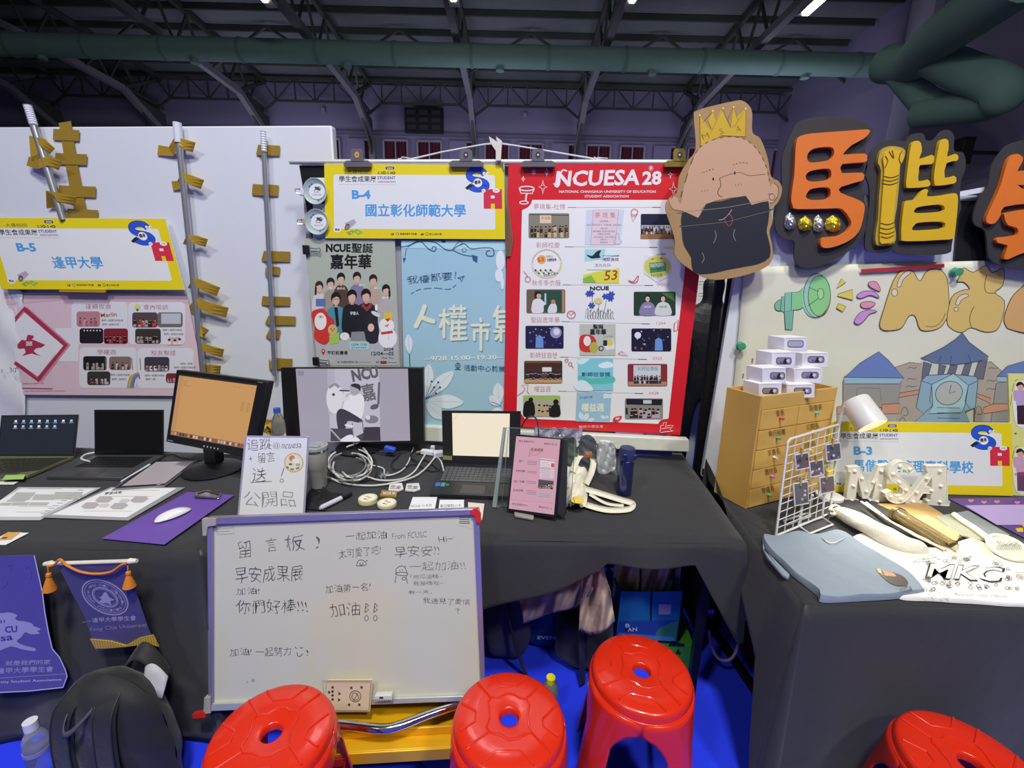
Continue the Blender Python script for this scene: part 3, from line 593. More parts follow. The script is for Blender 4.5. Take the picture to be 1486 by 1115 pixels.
for q in ((802, 800, 795, 680, 24), (1340, 1100, 1330, 970, 34), (1345, 1110, 1280, 1050, 28), (1350, 1120, 1300, 1180, 30)): petal(p, *q)
p.line([(802, 800), (806, 880), (800, 900)], 5, NV); p.line([(1350, 1110), (1290, 1085)], 4, NV)
for q in ((1350, 240, 36, 60), (1342, 330, 32, 40), (1362, 380, 14, 35)): p.circ(q[0]-4, q[1], q[2]*.75, 'e6eef4', q[3])
p.build('print', o)
# B-4 sign
sign(yp(BY-.022), [(470.5, 238), (732, 239), (733, 347.5), (481.5-9.5, 346)], 'B-4', '國立彰化師範大學', (537, 1137), 'yellow bordered booth sign reading B-4, hung above the blue poster')
# ---------------------------------------------------------------- red poster
plR = yp(BY-.018)
o = MB().slab(plR, [(738, 237), (1034, 237), (987, 632), (730.5, 618)], .002).build('red_association_poster', mat('red_paper', 'd8202c', .4, noise=.04), label='large red bordered association poster with rows of event photos', cat='poster')
p = Print(plR, zoom(720, 220, 4.128))
RD = 'c23a48'; WH = 'eeefee'
p.poly([(215, 290), (1176, 290), (1032, 1600), (985, 1610), (970, 1632), (170, 1600), (150, 1570), (123, 1560), (155, 352), (190, 335), (210, 312)], WH)
def script(t, x0, y, x1, y1, h, col): p.text(t, x0, y, x1, y1, h, col, .035, skew=.12)
p.text('NCUESA', 352, 212, 858, 202, 96, 'f2e6ea', .03, skew=.14); p.text('28', 872, 202, 988, 200, 84, 'f2e6ea', .035, skew=.08)
p.line(smooth([(346, 190), (362, 212), (378, 196), (384, 140), (400, 112), (425, 118)], 5, False), 9, 'f2e6ea'); 
p.text('NATIONAL CHANGHUA UNIVERSITY OF EDUCATION', 377, 248, 955, 248, 15, 'f2e6ea', .022); p.text('STUDENT ASSOCIATION', 530, 276, 793, 276, 15, 'f2e6ea', .022)
def spark(x, y, a, b): p.line([(x, y-b), (x+a*.25, y-b*.2), (x+a, y), (x+a*.25, y+b*.2), (x, y+b), (x-a*.25, y+b*.2), (x-a, y), (x-a*.25, y-b*.2)], 4, 'f6e8ea', closed=True)
for q in ((303, 125, 14, 24), (162, 165, 10, 18), (280, 213, 24, 42), (1044, 138, 13, 24), (1062, 225, 26, 42)): spark(*q)
for x, y in ((225, 122), (927, 100), (1110, 160)):
    for a in range(0, 180, 45): p.line([(x-16*cos(R(a)), y-18*sin(R(a))), (x+16*cos(R(a)), y+18*sin(R(a)))], 2.5, 'f6e8ea')
p.ring(183, 222, 44, 7, 'f6e8ea', 13); p.line([(140, 225), (148, 250), (215, 252), (228, 225)], 6, 'f6e8ea'); p.line([(183, 254), (176, 298)], 9, 'f6e8ea'); p.ring(167, 306, 26, 6, 'f6e8ea', 9)
rows = [('夢境集-社博', 225, 413, 347, 1305 and 428, 985, 335, None, None), ('彰師校慶', 240, 380, 578, 412, 965, 571, '1026', (1006, 1060, 584)), ('秋冬季衣服', 215, 386, 804, 400, 940, 799, '0920-21', (962, 1042, 806)),
 ('聖誕嘉年華', 208, 380, 1026, 392, 920, 1019, '1204', (960, 1014, 1038)), ('彰師狂音獎', 203, 368, 1238, 382, 902, 1232, '0325', (938, 992, 1248)), ('權益週', 228, 326, 1440, 372, 880, 1436, '0428', (915, 972, 1456))]
for t, x0, x1, y, l0, l1, yl, d, dp in rows:
    p.text(t, x0, y, x1, y+1, 34, RD, -.008); p.line([(l0, yl), (l0+50, yl+1)], 4, '5c5560', dash=3); p.line([(l0, yl), (l1, yl+(14 if y > 1000 else (4 if y > 500 else 0)))], 2, '8b8790'); p.line([(l1-50, yl+(13 if y > 1000 else 4 if y > 500 else 0)), (l1, yl+(14 if y > 1000 else 4 if y > 500 else 0))], 5, '5c5560')
    if d: p.text(d, dp[0], dp[2], dp[1], dp[2], 17, RD, -.008)
def photo(a, b_, c, d, bg, kind, cs, n=9):
    p.rect(a, b_, c, d, bg, 9); w = c-a; h = d-b_
    if kind == 'crowd': p.crowd(a+8, b_+h*.2, c-8, d-3, n, cs, 7)
    elif kind == 'night':
        p.rect(a+4, b_+h*.45, c-4, b_+h*.6, 'b9bcc8'); p.crowd(a+8, b_+h*.25, c-8, d-h*.12, n, cs, 5)
    elif kind == 'stage':
        for k in range(9): p.circ(random.uniform(a+12, c-12), random.uniform(b_+8, b_+h*.55), random.uniform(2, 5), 'cfd2ff', n=6)
        p.circ(a+w*(.78 if n == 1 else .16), b_+h*.3, 20, 'e8e8f4', n=14)
        for k in range(10): p.circ(random.uniform(a+14, c-14), d-h*random.uniform(.1, .35), random.uniform(5, 10), random.choice(cs), n=7)
        x = a+w*(.36 if n == 1 else .68); p.poly([(x-22, d-4), (x-20, b_+h*.5), (x, b_+h*.4), (x+22, b_+h*.5), (x+26, d-4)], '6f9ad8'); p.circ(x, b_+h*.32, 11, '3a2a40', n=9)
    elif kind == 'duo':
        for x, cc in ((a+w*.33, cs[0]), (a+w*.70, cs[1])):
            p.poly(smooth([(x-46, d-3), (x-38, b_+h*.58), (x-12, b_+h*.44), (x+14, b_+h*.44), (x+40, b_+h*.58), (x+48, d-3)], 3), cc); p.circ(x, b_+h*.26, 18, '1c1a1c', n=12); p.circ(x, b_+h*.31, 13, 'dcb8a0', 16, n=12)
            p.text('NCUE', x-20, b_+h*.68, x+22, b_+h*.67, 12, '3a3a50' if cc == cs[1] else 'e8e4ee', .02)
photo(194, 370, 438, 520, '8b8776', 'crowd', ['4a3c2c', '8a7a5a', 'c8b890', '2c261c'], 11); p.rect(262, 382, 330, 430, 'e6cfae'); p.text('夢境集', 270, 408, 325, 408, 18, 'b8704a'); p.line([(200, 378), (434, 382)], 4, '3a3830')
p.poly([(540, 350), (768, 348), (742, 560), (530, 560)], 'd6dcea'); p.poly([(582, 350), (735, 348), (712, 560), (565, 560)], 'e6d3da'); p.line([(582, 350), (735, 348), (712, 560), (565, 560)], 2.5, '8090a8', closed=True)
p.text('夢 境 集', 592, 400, 715, 398, 34, 'c05a5a', -.004)
for y, t in ((424, '社團博覽會'), (446, 'ACTIVITY TIME 09/06'), (467, '活動內容'), (484, '攤位體驗 表演欣賞 集章'), (500, '社團招生說明會'), (518, '10:00-16:00'), (533, '活動中心'), (550, '歡迎參加')): p.text(t, 645-len(t)*5.5, y, 645+len(t)*5.5, y, 11, '6a5a70')
p.line(smooth([(715, 500), (730, 490), (738, 525), (752, 540), (735, 555), (705, 548), (712, 522)], 4), 3, 'c09a60')
photo(866, 374, 1100, 524, '191c38', 'night', ['2a2630', 'c8c0b8', '6a5a48', 'e0dcd8'], 13); p.rect(864, 496, 1096, 524, 'a87848')
p.ring(303, 672, 88, 10, 'dde0c4', 84); p.circ(303, 672, 80, 'f1f1ee', 78); p.poly(smooth([(302, 755), (350, 740), (385, 700), (396, 650), (372, 712), (330, 745)], 4), 'e6de5a')
p.circ(272, 648, 27, 'edb256'); p.text('53', 248, 664, 288, 658, 26, 'd0503a', .03); p.text('彰師大', 300, 636, 342, 636, 14, '3a4a5a', .01); p.text('校慶園遊會', 305, 660, 362, 656, 18, '33404c', .02)
for k in range(11): p.circ(236+k*10, 712+(k % 3)*9, 7, ['3c4048', 'c9c36a', '5c6068'][k % 3], n=7)
p.text('+NCUE+', 285, 752, 372, 738, 18, '33405a', .02)
for k in range(18): a = pi*(1.02+.9*k/17); p.circ(303+84*cos(a), 668+80*sin(a), 3.4, '8d93a0', n=5)
p.poly([(532, 584), (655, 584), (640, 660), (530, 660)], 'a9dfe4'); p.poly([(655, 584), (740, 584), (738, 620), (645, 640)], 'dff2f2'); p.poly([(532, 660), (740, 640), (738, 789), (520, 787)], 'eef2e8'); p.poly([(522, 740), (600, 720), (738, 700), (736, 789), (520, 787)], 'dfe04a'); p.poly([(520, 760), (570, 740), (600, 788), (520, 787)], '8cc24a')
p.poly(smooth([(540, 618), (575, 625), (600, 600), (628, 592), (618, 618), (625, 636), (596, 640), (566, 640)], 3), '262c34'); p.text('鴻猷善緣', 635, 660, 735, 658, 22, '6a3c9a', .01); p.text('漂亮高飛', 588, 694, 686, 692, 22, '6a3c9a', -.005)
p.line([(636, 625), (735, 625)], 3, '44444c', dash=9); p.line([(540, 710), (690, 710)], 3, '44444c', dash=3); p.text('53', 645, 774, 722, 768, 58, 'b82c30', .01, skew=.2)
p.poly([(888, 620), (1050, 640), (1052, 740), (965, 785), (885, 730)], 'e4e6f2'); p.circ(966, 690, 84, 'dfe08e', 70); p.circ(966, 690, 78, 'cfd06a', 60); p.poly([(915, 668), (1014, 660), (1018, 716), (922, 730)], '4f8a5c'); p.text('TAKE PASSPORT', 920, 696, 1012, 686, 22, 'e8f0d8', .01); p.line([(930, 708), (990, 703)], 5, '2c5a40'); p.text('NCUE', 930, 752, 996, 748, 18, '6a6a30', .01); p.text('全校運動會', 958, 622, 1018, 618, 10, '55555c'); p.poly([(925, 645), (945, 638), (940, 650)], 'c04038'); p.poly([(975, 640), (995, 634), (992, 648)], 'c04038')
photo(182, 826, 414, 968, '75624e', '', [], 0); p.rect(230, 832, 392, 960, '2b5145'); p.rect(395, 832, 410, 964, 'b58a5a'); p.poly(smooth([(215, 965), (218, 900), (240, 882), (262, 880), (290, 905), (300, 915), (285, 925), (280, 965)], 3), 'e8e6ea'); p.circ(250, 860, 22, '1c1a1c', n=12); p.circ(256, 866, 15, 'd9b094', n=10); p.poly(smooth([(310, 965), (318, 925), (345, 905), (362, 925), (360, 965)], 3), 'e4e2e6'); p.circ(342, 900, 14, 'c08a5a', n=9); p.rect(290, 850, 300, 912, 'd0d4d8')
p.text('NCUE', 562, 832, 676, 830, 24, '2f353c', .04)
for x, y in ((568, 850), (655, 868), (684, 880), (572, 922), (555, 852), (690, 855)):
    for a in range(0, 360, 60): p.circ(x+11*cos(R(a)), y+9*sin(R(a)), 12, '3a52b8', 6, rot=R(a), n=8)
p.circ(612, 895, 26, 'dbd48c', 18); p.line([(575, 868), (575, 930), (560, 985)], 3, '6a705a'); p.line([(660, 890), (650, 940), (640, 990)], 3, '6a705a'); p.line([(615, 912), (613, 990)], 3, '6a705a')
for k in range(11): x = 535+k*15; p.line(smooth([(x, 1000), (x+4, 955+(k % 3)*12), (x+16, 940+(k % 4)*10), (x+12, 990), (x+22, 1004)], 3, False), 2.5, '6a6e6a')
photo(824, 840, 1074, 982, '24402c', 'duo', ['8d86aa', 'd9dcd6']); p.poly([(990, 850), (1060, 846), (1068, 900), (1040, 880)], '4a8038')
photo(176, 1044, 404, 1180, '232048', 'stage', ['4238a0', '1a1838', '6a50c8'], 1); p.circ(358, 1085, 34, '9a9ac4'); p.circ(362, 1080, 20, 'e0e0ee')
p.rect(500, 1034, 715, 1222, 'c4c8bc'); p.text('聖誕', 580, 1062, 642, 1062, 26, '22262c', .04); p.text('嘉年華', 562, 1098, 658, 1098, 34, '22262c', .04)
p.poly(smooth([(502, 1110), (545, 1096), (585, 1110), (600, 1150), (575, 1200), (505, 1190)], 4), 'd23a34'); p.circ(545, 1135, 22, 'f0eeea', 30); p.circ(585, 1175, 26, 'b9b84a', 34); p.poly([(635, 1140), (700, 1120), (712, 1180), (660, 1190)], 'e8e8ea'); p.circ(680, 1145, 20, 'e2cf5c'); p.ring(628, 1180, 13, 6, '23262e'); p.rect(640, 1130, 665, 1165, '2a2c34', 6); p.text('12/04', 650, 1112, 698, 1112, 9, '44484c')
photo(810, 1060, 1048, 1196, '1b1730', 'stage', ['5a4a98', 'b8a8b8', '38304a', '8a6a6a'], 2)
photo(168, 1254, 396, 1388, '4a3026', 'crowd', ['1c2230', '2a3448', '5a4a48'], 15); p.rect(170, 1366, 394, 1386, 'c9a272'); p.rect(276, 1292, 332, 1318, 'e6e8ee'); p.line([(175, 1262), (390, 1262)], 8, '8a5a38', dash=4)
p.rect(490, 1240, 700, 1432, '86d2df'); p.poly(smooth([(490, 1248), (520, 1240), (560, 1242), (520, 1272), (490, 1270)], 3), 'dff3f8'); p.poly(smooth([(610, 1280), (660, 1258), (698, 1270), (698, 1290), (640, 1298)], 3), 'e6f5fa'); p.poly(smooth([(498, 1340), (580, 1360), (698, 1345), (698, 1385), (560, 1395), (498, 1380)], 3), '5cc7b8'); p.poly(smooth([(465, 1400), (500, 1370), (545, 1380), (580, 1430), (490, 1432)], 3), 'e2f0f6'); p.text('彰師狂音獎', 512, 1348, 684, 1348, 26, '23508c', .025)
photo(788, 1272, 1024, 1404, '8a2f34', '', []); p.rect(822, 1280, 985, 1372, 'd3dadf'); p.text('彰師狂音獎', 846, 1312, 970, 1312, 24, '7a9ab0', .01); p.rect(790, 1378, 1020, 1402, 'b98a68'); p.crowd(825, 1310, 985, 1392, 11, ['1c1c24', '2c3038', 'c8c8cc'], 5)
photo(163, 1460, 384, 1586, 'b5b49c', '', []); p.rect(166, 1462, 382, 1486, 'a9c46a'); p.crowd(250, 1478, 340, 1584, 4, ['c9a888', '3a3430'], 8); p.poly(smooth([(165, 1584), (168, 1510), (190, 1492), (215, 1494), (230, 1520), (228, 1584)], 3), '1b1c20'); p.circ(208, 1486, 14, '1c1a18', n=10); p.poly(smooth([(318, 1584), (330, 1530), (350, 1512), (372, 1514), (382, 1530), (382, 1584)], 3), '1f1d1e'); p.circ(358, 1500, 17, '1c1a18', n=10)
p.poly([(484, 1442), (690, 1444), (680, 1622), (476, 1616)], '9fc6dc'); p.text('我權都要', 500, 1484, 578, 1478, 16, '3f6c96', -.004, hand=1); p.text('權益週', 512, 1556, 645, 1556, 48, 'eef0d2', .02)
for q in ((520, 1610, 500, 1560, 14), (530, 1612, 550, 1565, 14), (545, 1614, 590, 1600, 10), (655, 1600, 625, 1580, 10), (660, 1600, 668, 1580, 9), (670, 1470, 640, 1458, 16), (672, 1480, 680, 1450, 14)): petal(p, *q)
photo(772, 1478, 998, 1600, '8f8c8a', '', []); p.poly([(778, 1480), (995, 1484), (990, 1520), (780, 1515)], '1f1e22'); p.rect(880, 1488, 930, 1510, 'c8d4d8'); p.crowd(800, 1510, 980, 1598, 7, ['b8a8c0', '2c2a30', 'd8d4dc'], 9); p.rect(775, 1535, 788, 1575, '2a2c30')
# little red doodles between the rows
p.ring(828, 362, 20, 3, 'd03a44', 18); p.line([(808, 372), (818, 418), (846, 372)], 3, 'd03a44'); p.line([(815, 385), (835, 385)], 2, 'd03a44'); p.line([(165, 716), (185, 740), (190, 750)], 3, 'd03a44'); p.ring(190, 765, 16, 3, 'd03a44'); p.line(smooth([(790, 770), (820, 780), (850, 742), (846, 775), (820, 786)], 3), 4, 'd03a44'); p.ring(1074, 600, 11, 4, 'd03a44', 13); p.ring(1112, 617, 14, 5, 'd03a44', 16); p.ring(1106, 572, 9, 4, 'd03a44')
p.ring(450, 976, 24, 3.5, 'd03a44', 22); p.line([(435, 968), (450, 978), (466, 962)], 3, 'd03a44'); p.line([(1064, 1070), (1066, 1030), (1090, 1008), (1086, 1070), (1062, 1074)], 4, 'd03a44'); p.line([(730, 1210), (750, 1196), (790, 1222), (728, 1214)], 3, 'd03a44'); p.ring(422, 1250, 9, 3, 'd03a44'); p.ring(444, 1272, 10, 3, 'd03a44'); p.line([(452, 1280), (464, 1296)], 3, 'd03a44')
p.line([(128, 1460), (160, 1440), (175, 1420), (150, 1400), (192, 1394), (186, 1436), (200, 1452)], 3, 'd03a44'); p.poly(smooth([(698, 1610), (710, 1590), (752, 1584), (740, 1610), (712, 1620)], 4), 'd03a44'); p.poly(smooth([(712, 1602), (722, 1594), (740, 1592), (730, 1606)], 3), 'f0d0c8')
p.text('彰師大學生會', 495, 1656, 642, 1654, 17, 'e8a0a4', .02)
p.circ(1010, 1640, 38, 'd8202c'); p.line([(980, 1680), (985, 1640), (1000, 1640), (1000, 1625), (1020, 1620), (1012, 1650), (1030, 1640), (1060, 1640), (1040, 1665), (1060, 1672), (985, 1682)], 4, 'f4dde0'); p.line([(990, 1660), (1045, 1652)], 3, 'f4dde0')
p.build('print', o)
# clips on the rod
m_bull = mat('smoky_clip', '8a8894', .3, .6)
m_bullg = mat('golden_clip', 'a38f4c', .3, .6)
for x, w, lab in ((520, 20, 'first bulldog clip from the white panel, above the B-4 sign'), (677, 25, 'bulldog clip above the S logo of the B-4 sign'), (781, 25, 'bulldog clip above the left corner of the red poster'), (985, 22, 'golden brown bulldog clip beside the cardboard king')):
    g = x > 900; pl_ = yp(BY-.03); t = thing('bulldog_clip', lab, 'clip', at_y(x, 243, BY-.03), 'bulldog clips on the long rod')
    mm = m_bullg if g else m_bull
    cut('jaw', [[(x-w, 238), (x-w*.8, 234), (x+w*.8, 234), (x+w, 238), (x+w*.95, 243), (x-w*.95, 243)]], pl_, -.004, .012, mm, t)
    cut('handle', [[(x-9, 235), (x-9, 222), (x-7, 217), (x+6, 217), (x+9, 222), (x+9, 235)]], pl_, .004, .014, mm, t)
    p = Print(pl_, base=.0155); p.circ(x, 226, 3.4, 'd8a040' if x == 520 else '35343c', 4.5); p.circ(x, 226, 1.4, 'c04030' if x == 520 else 'd8d8de'); p.build('rivet_hole', t)
# string and paper twist above the rod
m_str = mat('white_string', 'dcdce0', .7)
ys = BY-.005
MB().tube([at_y(*q, ys) for q in ((572, 234), (592, 232), (640, 221), (700, 210), (722, 208), (745, 211), (800, 220), (865, 231), (880, 233))], .0035, 6).build('string', m_str, label='white string tied above the rod in a flat triangle', cat='string')
b = MB()
for q in ([(578, 230), (588, 236), (596, 230), (584, 228), (574, 236)], [(862, 228), (872, 235), (882, 230), (868, 229), (858, 234)]): b.tube([at_y(*k, ys-.01) for k in q], .003, 5)
b.build('knot', m_str, label='two loose string knots where the string meets the rod', cat='knot', kind='stuff')
cut('paper_twist', [[(710, 199), (722, 207), (720, 199), (729, 206), (728, 218), (727, 234), (720, 234), (720, 220), (712, 208)]], yp(BY-.03), 0, .012, mat('cream_paper', 'd8d4c4', .6), label='twisted cream paper tied at the peak of the string', cat='paper', sm=0)
cut('tape_strip', [[(722, 234), (730, 234), (745, 350), (741, 372), (734, 372), (732, 250)]], yp(BY-.026), 0, .001, mat('clear_tape', 'd8cfa8', .15, trans=.85, ior=1.02, noise=0), label='clear tape strip hanging down between the B-4 sign and red poster', cat='tape')
# base rail of the stand
b = MB(); b.slab(yp(BY-.06), [(612, 619), (735, 621), (1000, 637), (1001, 657), (735, 641), (612, 641)], -.0) if False else b.slab(plane3(at_y(612, 619, BY-.05), at_y(1000, 638, BY-.09), at_y(612, 641, BY-.055)), [(612, 619), (1000, 638), (1001, 657), (612, 641)], .05)
b.build('base_rail', mat('cream_plastic', 'd9dcd0', .4), label='pale plastic rail lying behind the laptop under the posters', cat='rail', bevel=.006)
p = Print(yp(BY-.02)); b = MB(); b.slab(yp(BY-.06), [(840, 648), (975, 655), (975, 663), (840, 657)], .01).build('ribbon', mat('blue_red_ribbon', '3a3fae', .5, noise=.5, nscale=25), label='blue and red striped ribbon under the pale rail', cat='ribbon')
# ---------------------------------------------------------------- black frame, booth B-3 panel
TY = 2.20
def post(a, c, Y, r, name, lab, m=m_blackm, **k):
    MB().bar(at_y(*a, Y), at_y(*c, Y), r, r).build(name, m, label=lab, cat='post', bevel=.003, **k)
t = thing('steel_stand', 'black steel frame of two uprights standing beside the red poster', 'stand', at_y(1015, 690, TY+.08))
for a, c, r in (((1046, 395), (1009, 700), .036), ((1061, 395), (1021, 690), .022)): MB().bar(at_y(*a, TY+.06), at_y(*c, TY+.06), r, r).build('upright', m_blackm, t, bevel=.003)
for y0, x0 in ((505, 1033), (672, 1013), (560, 1027)): MB().bar(at_y(x0-4, y0, TY+.06), at_y(x0+14, y0, TY+.06), .014).build('joint', m_blackm, t)
b = MB(); q = [at_y(x, y, TY) for x, y in ((1086, 282), (1500, 284), (1500, 725), (1018, 692))]; b.prism(q, (0, .03, 0)); b.build('display_panel', m_white, label='white display panel behind the cardboard letters and the castle mural', cat='panel', bevel=.004)
MB().slab(yp(TY-.003), [(1020, 680), (1030, 681), (1028, 690), (1019, 689)], .003).build('bolt', m_chrome, label='small dark bolt at the foot of the B-3 white panel', cat='bolt')
b = MB().bar(at_y(1386, 283, TY-.03), at_y(1500, 262, TY-.03), .02).build('white_rail', m_white, label='white rail sloping up behind the third letter cutout', cat='rail')
b = MB(); b.slab(yp(TY-.012), [(1393, 292), (1442, 290), (1428, 392), (1384, 394)], .008).build('black_folder', m_black, label='black board between the second and third letter cutouts', cat='board')
# beige mural
plM = yp(TY-.014)
mural = sheet('castle_mural', plM, [(1080, 388), (1520, 376), (1520, 640), (1056, 660)], mat('cream_mural_paper', 'dcdcc8', .7, noise=.04, nscale=4, bump=.3, bscale=5), 'large cream paper mural painted with a megaphone, golden letters and a castle', 'mural', .0015, 24)
H = zoom(1040, 360, 3.327); p = Print(plM, H, base=.0035)
def shp(pts, col, k=4, w=2.6, edge='23262c'):
    q = smooth(pts, k) if k else pts; p.poly(q, col); p.line(q, w, edge, closed=True)
shp([(290, 258), (312, 250), (318, 300), (285, 300), (278, 275)], '7bbf98', 2); shp([(312, 235), (330, 232), (328, 315), (306, 300)], '7dbfa6', 1); shp([(328, 218), (362, 212), (360, 320), (325, 318)], '86c4b4', 1)
shp([(360, 215), (395, 212), (435, 175), (432, 280), (395, 298), (358, 300)], '8bcf92', 1); shp([(325, 308), (370, 300), (362, 395), (330, 393)], '7db9a2', 1)
p.circ(480, 230, 66, '9fcfc6', 106, rot=R(12)); p.ring(480, 230, 62, 2.6, '23262c', 106); p.circ(492, 232, 54, '8fd08a', 98, rot=R(8)); p.ring(494, 232, 54, 2.6, '23262c', 98); p.line([(445, 190), (490, 212)], 2.5, '23262c'); p.line([(438, 280), (488, 244)], 2.5, '23262c'); p.circ(500, 222, 15, 'a9dba0', 26); p.ring(500, 222, 15, 2.5, '23262c', 26)
for q in ([(600, 148), (622, 165), (576, 196)], [(653, 200), (655, 252), (580, 232), (585, 222)], [(622, 282), (606, 308), (576, 290), (585, 268)]): shp(q, 'e0cf5a', 0)
for q in ([(735, 165), (770, 165), (788, 208), (750, 195), (732, 180)], [(695, 265), (740, 258), (764, 270), (735, 290), (700, 288)]): shp(q, 'e098b4', 4)
for q in ([(678, 225), (710, 208), (760, 212), (782, 242), (740, 228), (700, 242), (678, 240)], [(665, 345), (690, 312), (735, 298), (772, 306), (735, 320), (710, 350), (685, 368), (665, 362)]): shp(q, 'cf93d6', 4)
GD = 'd9bb6e'
shp([(785, 370), (800, 310), (850, 160), (895, 108), (945, 115), (978, 160), (1010, 115), (1060, 103), (1108, 145), (1118, 300), (1090, 370), (1050, 395), (1000, 400), (975, 385), (955, 330), (925, 330), (890, 385), (840, 398), (800, 395)], GD, 4, 3)
shp([(1190, 95), (1235, 118), (1300, 82), (1325, 120), (1382, 98), (1378, 180), (1340, 215), (1385, 255), (1378, 330), (1350, 395), (1290, 405), (1225, 385), (1180, 408), (1130, 390), (1108, 350), (1130, 240), (1180, 205), (1218, 198), (1190, 165), (1158, 162), (1175, 130)], GD, 3, 3)
p.line(smooth([(1300, 130), (1290, 180), (1300, 215), (1345, 218)], 4, False), 3, '23262c'); p.line(smooth([(1240, 282), (1225, 310), (1218, 350), (1228, 385)], 4, False), 3, '23262c')
shp([(1385, 330), (1420, 240), (1470, 190), (1500, 180), (1560, 400), (1420, 395), (1390, 370)], 'd6a96c', 3, 3)
for q in ([(868, 185), (880, 145), (915, 110), (935, 118), (900, 150), (885, 185)], [(1150, 270), (1165, 235), (1200, 222), (1212, 232), (1180, 250), (1165, 275)]): shp(q, 'd8d4c2', 4)
p.circ(856, 215, 15, 'd8d4c2', 18); p.ring(856, 215, 15, 2.5, '23262c', 18); p.circ(1153, 296, 10, 'd8d4c2'); p.ring(1153, 296, 10, 2.5, '23262c'); p.line(smooth([(1100, 315), (1085, 350), (1050, 378), (1005, 378)], 4, False), 2.5, '23262c')
# castle
G1 = 'b3a89c'; G2 = 'a09c98'; BL = '6f86bf'; LB = '9fc2cf'; OR = 'd29a80'; SB = '94b4c8'
shp([(870, 760), (875, 640), (860, 575), (930, 552), (1000, 560), (1010, 840), (865, 840)], G1, 0); shp([(1240, 840), (1250, 560), (1320, 548), (1380, 600), (1375, 840)], G1, 0)
shp([(870, 725), (880, 700), (1000, 680), (1000, 700), (872, 722)], OR, 0); shp([(1245, 700), (1320, 725), (1318, 750), (1245, 715)], OR, 0)
shp([(608, 640), (890, 635), (870, 770), (608, 770)], G2, 0); shp([(580, 765), (640, 765), (640, 785), (690, 785), (690, 768), (745, 768), (745, 782), (795, 780), (795, 755), (880, 750), (876, 800), (580, 805)], OR, 0); shp([(580, 802), (872, 800), (866, 840), (580, 840)], 'b3afa6', 0)
shp([(612, 622), (900, 626), (880, 655), (616, 655)], LB, 0); shp([(780, 500), (830, 545), (902, 628), (612, 624), (690, 555)], BL, 0)
p.line([(672, 720), (676, 680), (700, 675), (785, 678), (792, 740)], 2.5, '6a6866')
shp([(1320, 840), (1345, 655), (1420, 640), (1420, 840)], G2, 0); shp([(1350, 620), (1400, 570), (1500, 540), (1500, 640), (1350, 645)], BL, 0); shp([(1350, 620), (1420, 622), (1420, 648), (1350, 645)], LB, 0); shp([(1285, 770), (1330, 752), (1420, 752), (1420, 780), (1285, 800)], OR, 0)
p.poly([(985, 545), (1305, 530), (1240, 640), (1000, 640)], 'cfd0c4')
for a, b_ in (((995, 548), (1035, 560)), ((1070, 560), (1105, 568)), ((1125, 565), (1160, 568)), ((1195, 560), (1228, 555)), ((1258, 552), (1305, 530))): shp([a, b_, (b_[0]-22, 635), (a[0]-8 if a[0] < 1100 else a[0]-25, 632)], '6c7080', 0)
shp([(1182, 408), (1215, 455), (1310, 525), (1262, 548), (1150, 565), (1040, 555), (982, 532), (1090, 480), (1150, 440)], '64789c', 0, 3)
for a, b_ in (((1080, 520), (1070, 548)), ((1130, 520), (1125, 555)), ((1210, 515), (1225, 550))): p.line([a, b_], 2.5, '23262c')
shp([(960, 770), (985, 640), (1010, 615), (1120, 608), (1250, 620), (1258, 640), (1245, 770), (1195, 790), (1218, 840), (950, 840), (1000, 800)], SB, 0, 3); shp([(1035, 658), (1140, 606), (1212, 662), (1195, 760), (1180, 795), (1020, 800), (1040, 760)], 'a9cdd6', 0, 3)
p.line([(985, 640), (1035, 658)], 2.6, '23262c'); p.line([(1258, 640), (1212, 662)], 2.6, '23262c'); p.line([(1035, 658), (1025, 740), (1040, 760), (1000, 795)], 2.6, '23262c'); p.line([(1212, 662), (1195, 740), (1218, 775)], 2.6, '23262c')
p.circ(1118, 700, 66, 'b9bdb9', 56, rot=R(-20)); p.line([(1118+66*cos(a)*cos(R(-20))-56*sin(a)*sin(R(-20)), 700+66*cos(a)*sin(R(-20))+56*sin(a)*cos(R(-20))) for a in np.linspace(0, 2*pi, 33)], 3, '23262c'); p.line([(1128, 660), (1120, 702), (1150, 692)], 3, '23262c')
for y in (770, 795, 820): p.line([(1060, y), (1170, y+2)], 2.5, '23262c')
for x, y in ((940, 578), (938, 632), (935, 668), (1330, 580), (1322, 640), (1320, 680)): p.line(smooth([(x-22, y+3), (x-8, y-3), (x+8, y+2), (x+24, y-2)], 3, False), 2.5, '4c4a48')
for x, y in ((905, 785), (895, 835), (1262, 780)): p.line(smooth([(x-16, y+20), (x-12, y-8), (x, y-18), (x+12, y-4), (x+14, y+20)], 3), 2.5, '4c4a48')
pr = p.build('print', mural)
cut('tape_strip', [[(1249, 391), (1250, 396), (1370, 388.5), (1370, 383)]], yp(TY-.022), 0, .002, mat('red_tape', 'b5303c', .4, noise=.2), label='red tape along the top edge of the castle mural', cat='tape')
# push pins
m_gp = mat('green_pin', '58b890', .25, trans=.4)
for x, y, lab in ((1074, 502, 'green knob magnet on the left edge of the castle mural'), (1385, 395, 'green knob magnet above the golden S of the mural')):
    c = at_y(x, y, TY-.02); M = Matrix.Rotation(R(90), 3, 'X'); MB().lathe([(.001, -.004), (.018, -.004), (.02, 0), (.012, .008), (.010, .016), (.017, .022), (.017, .026), (.001, .028)], c, 18, M).build('magnet_pin', m_gp, label=lab, cat='magnet')
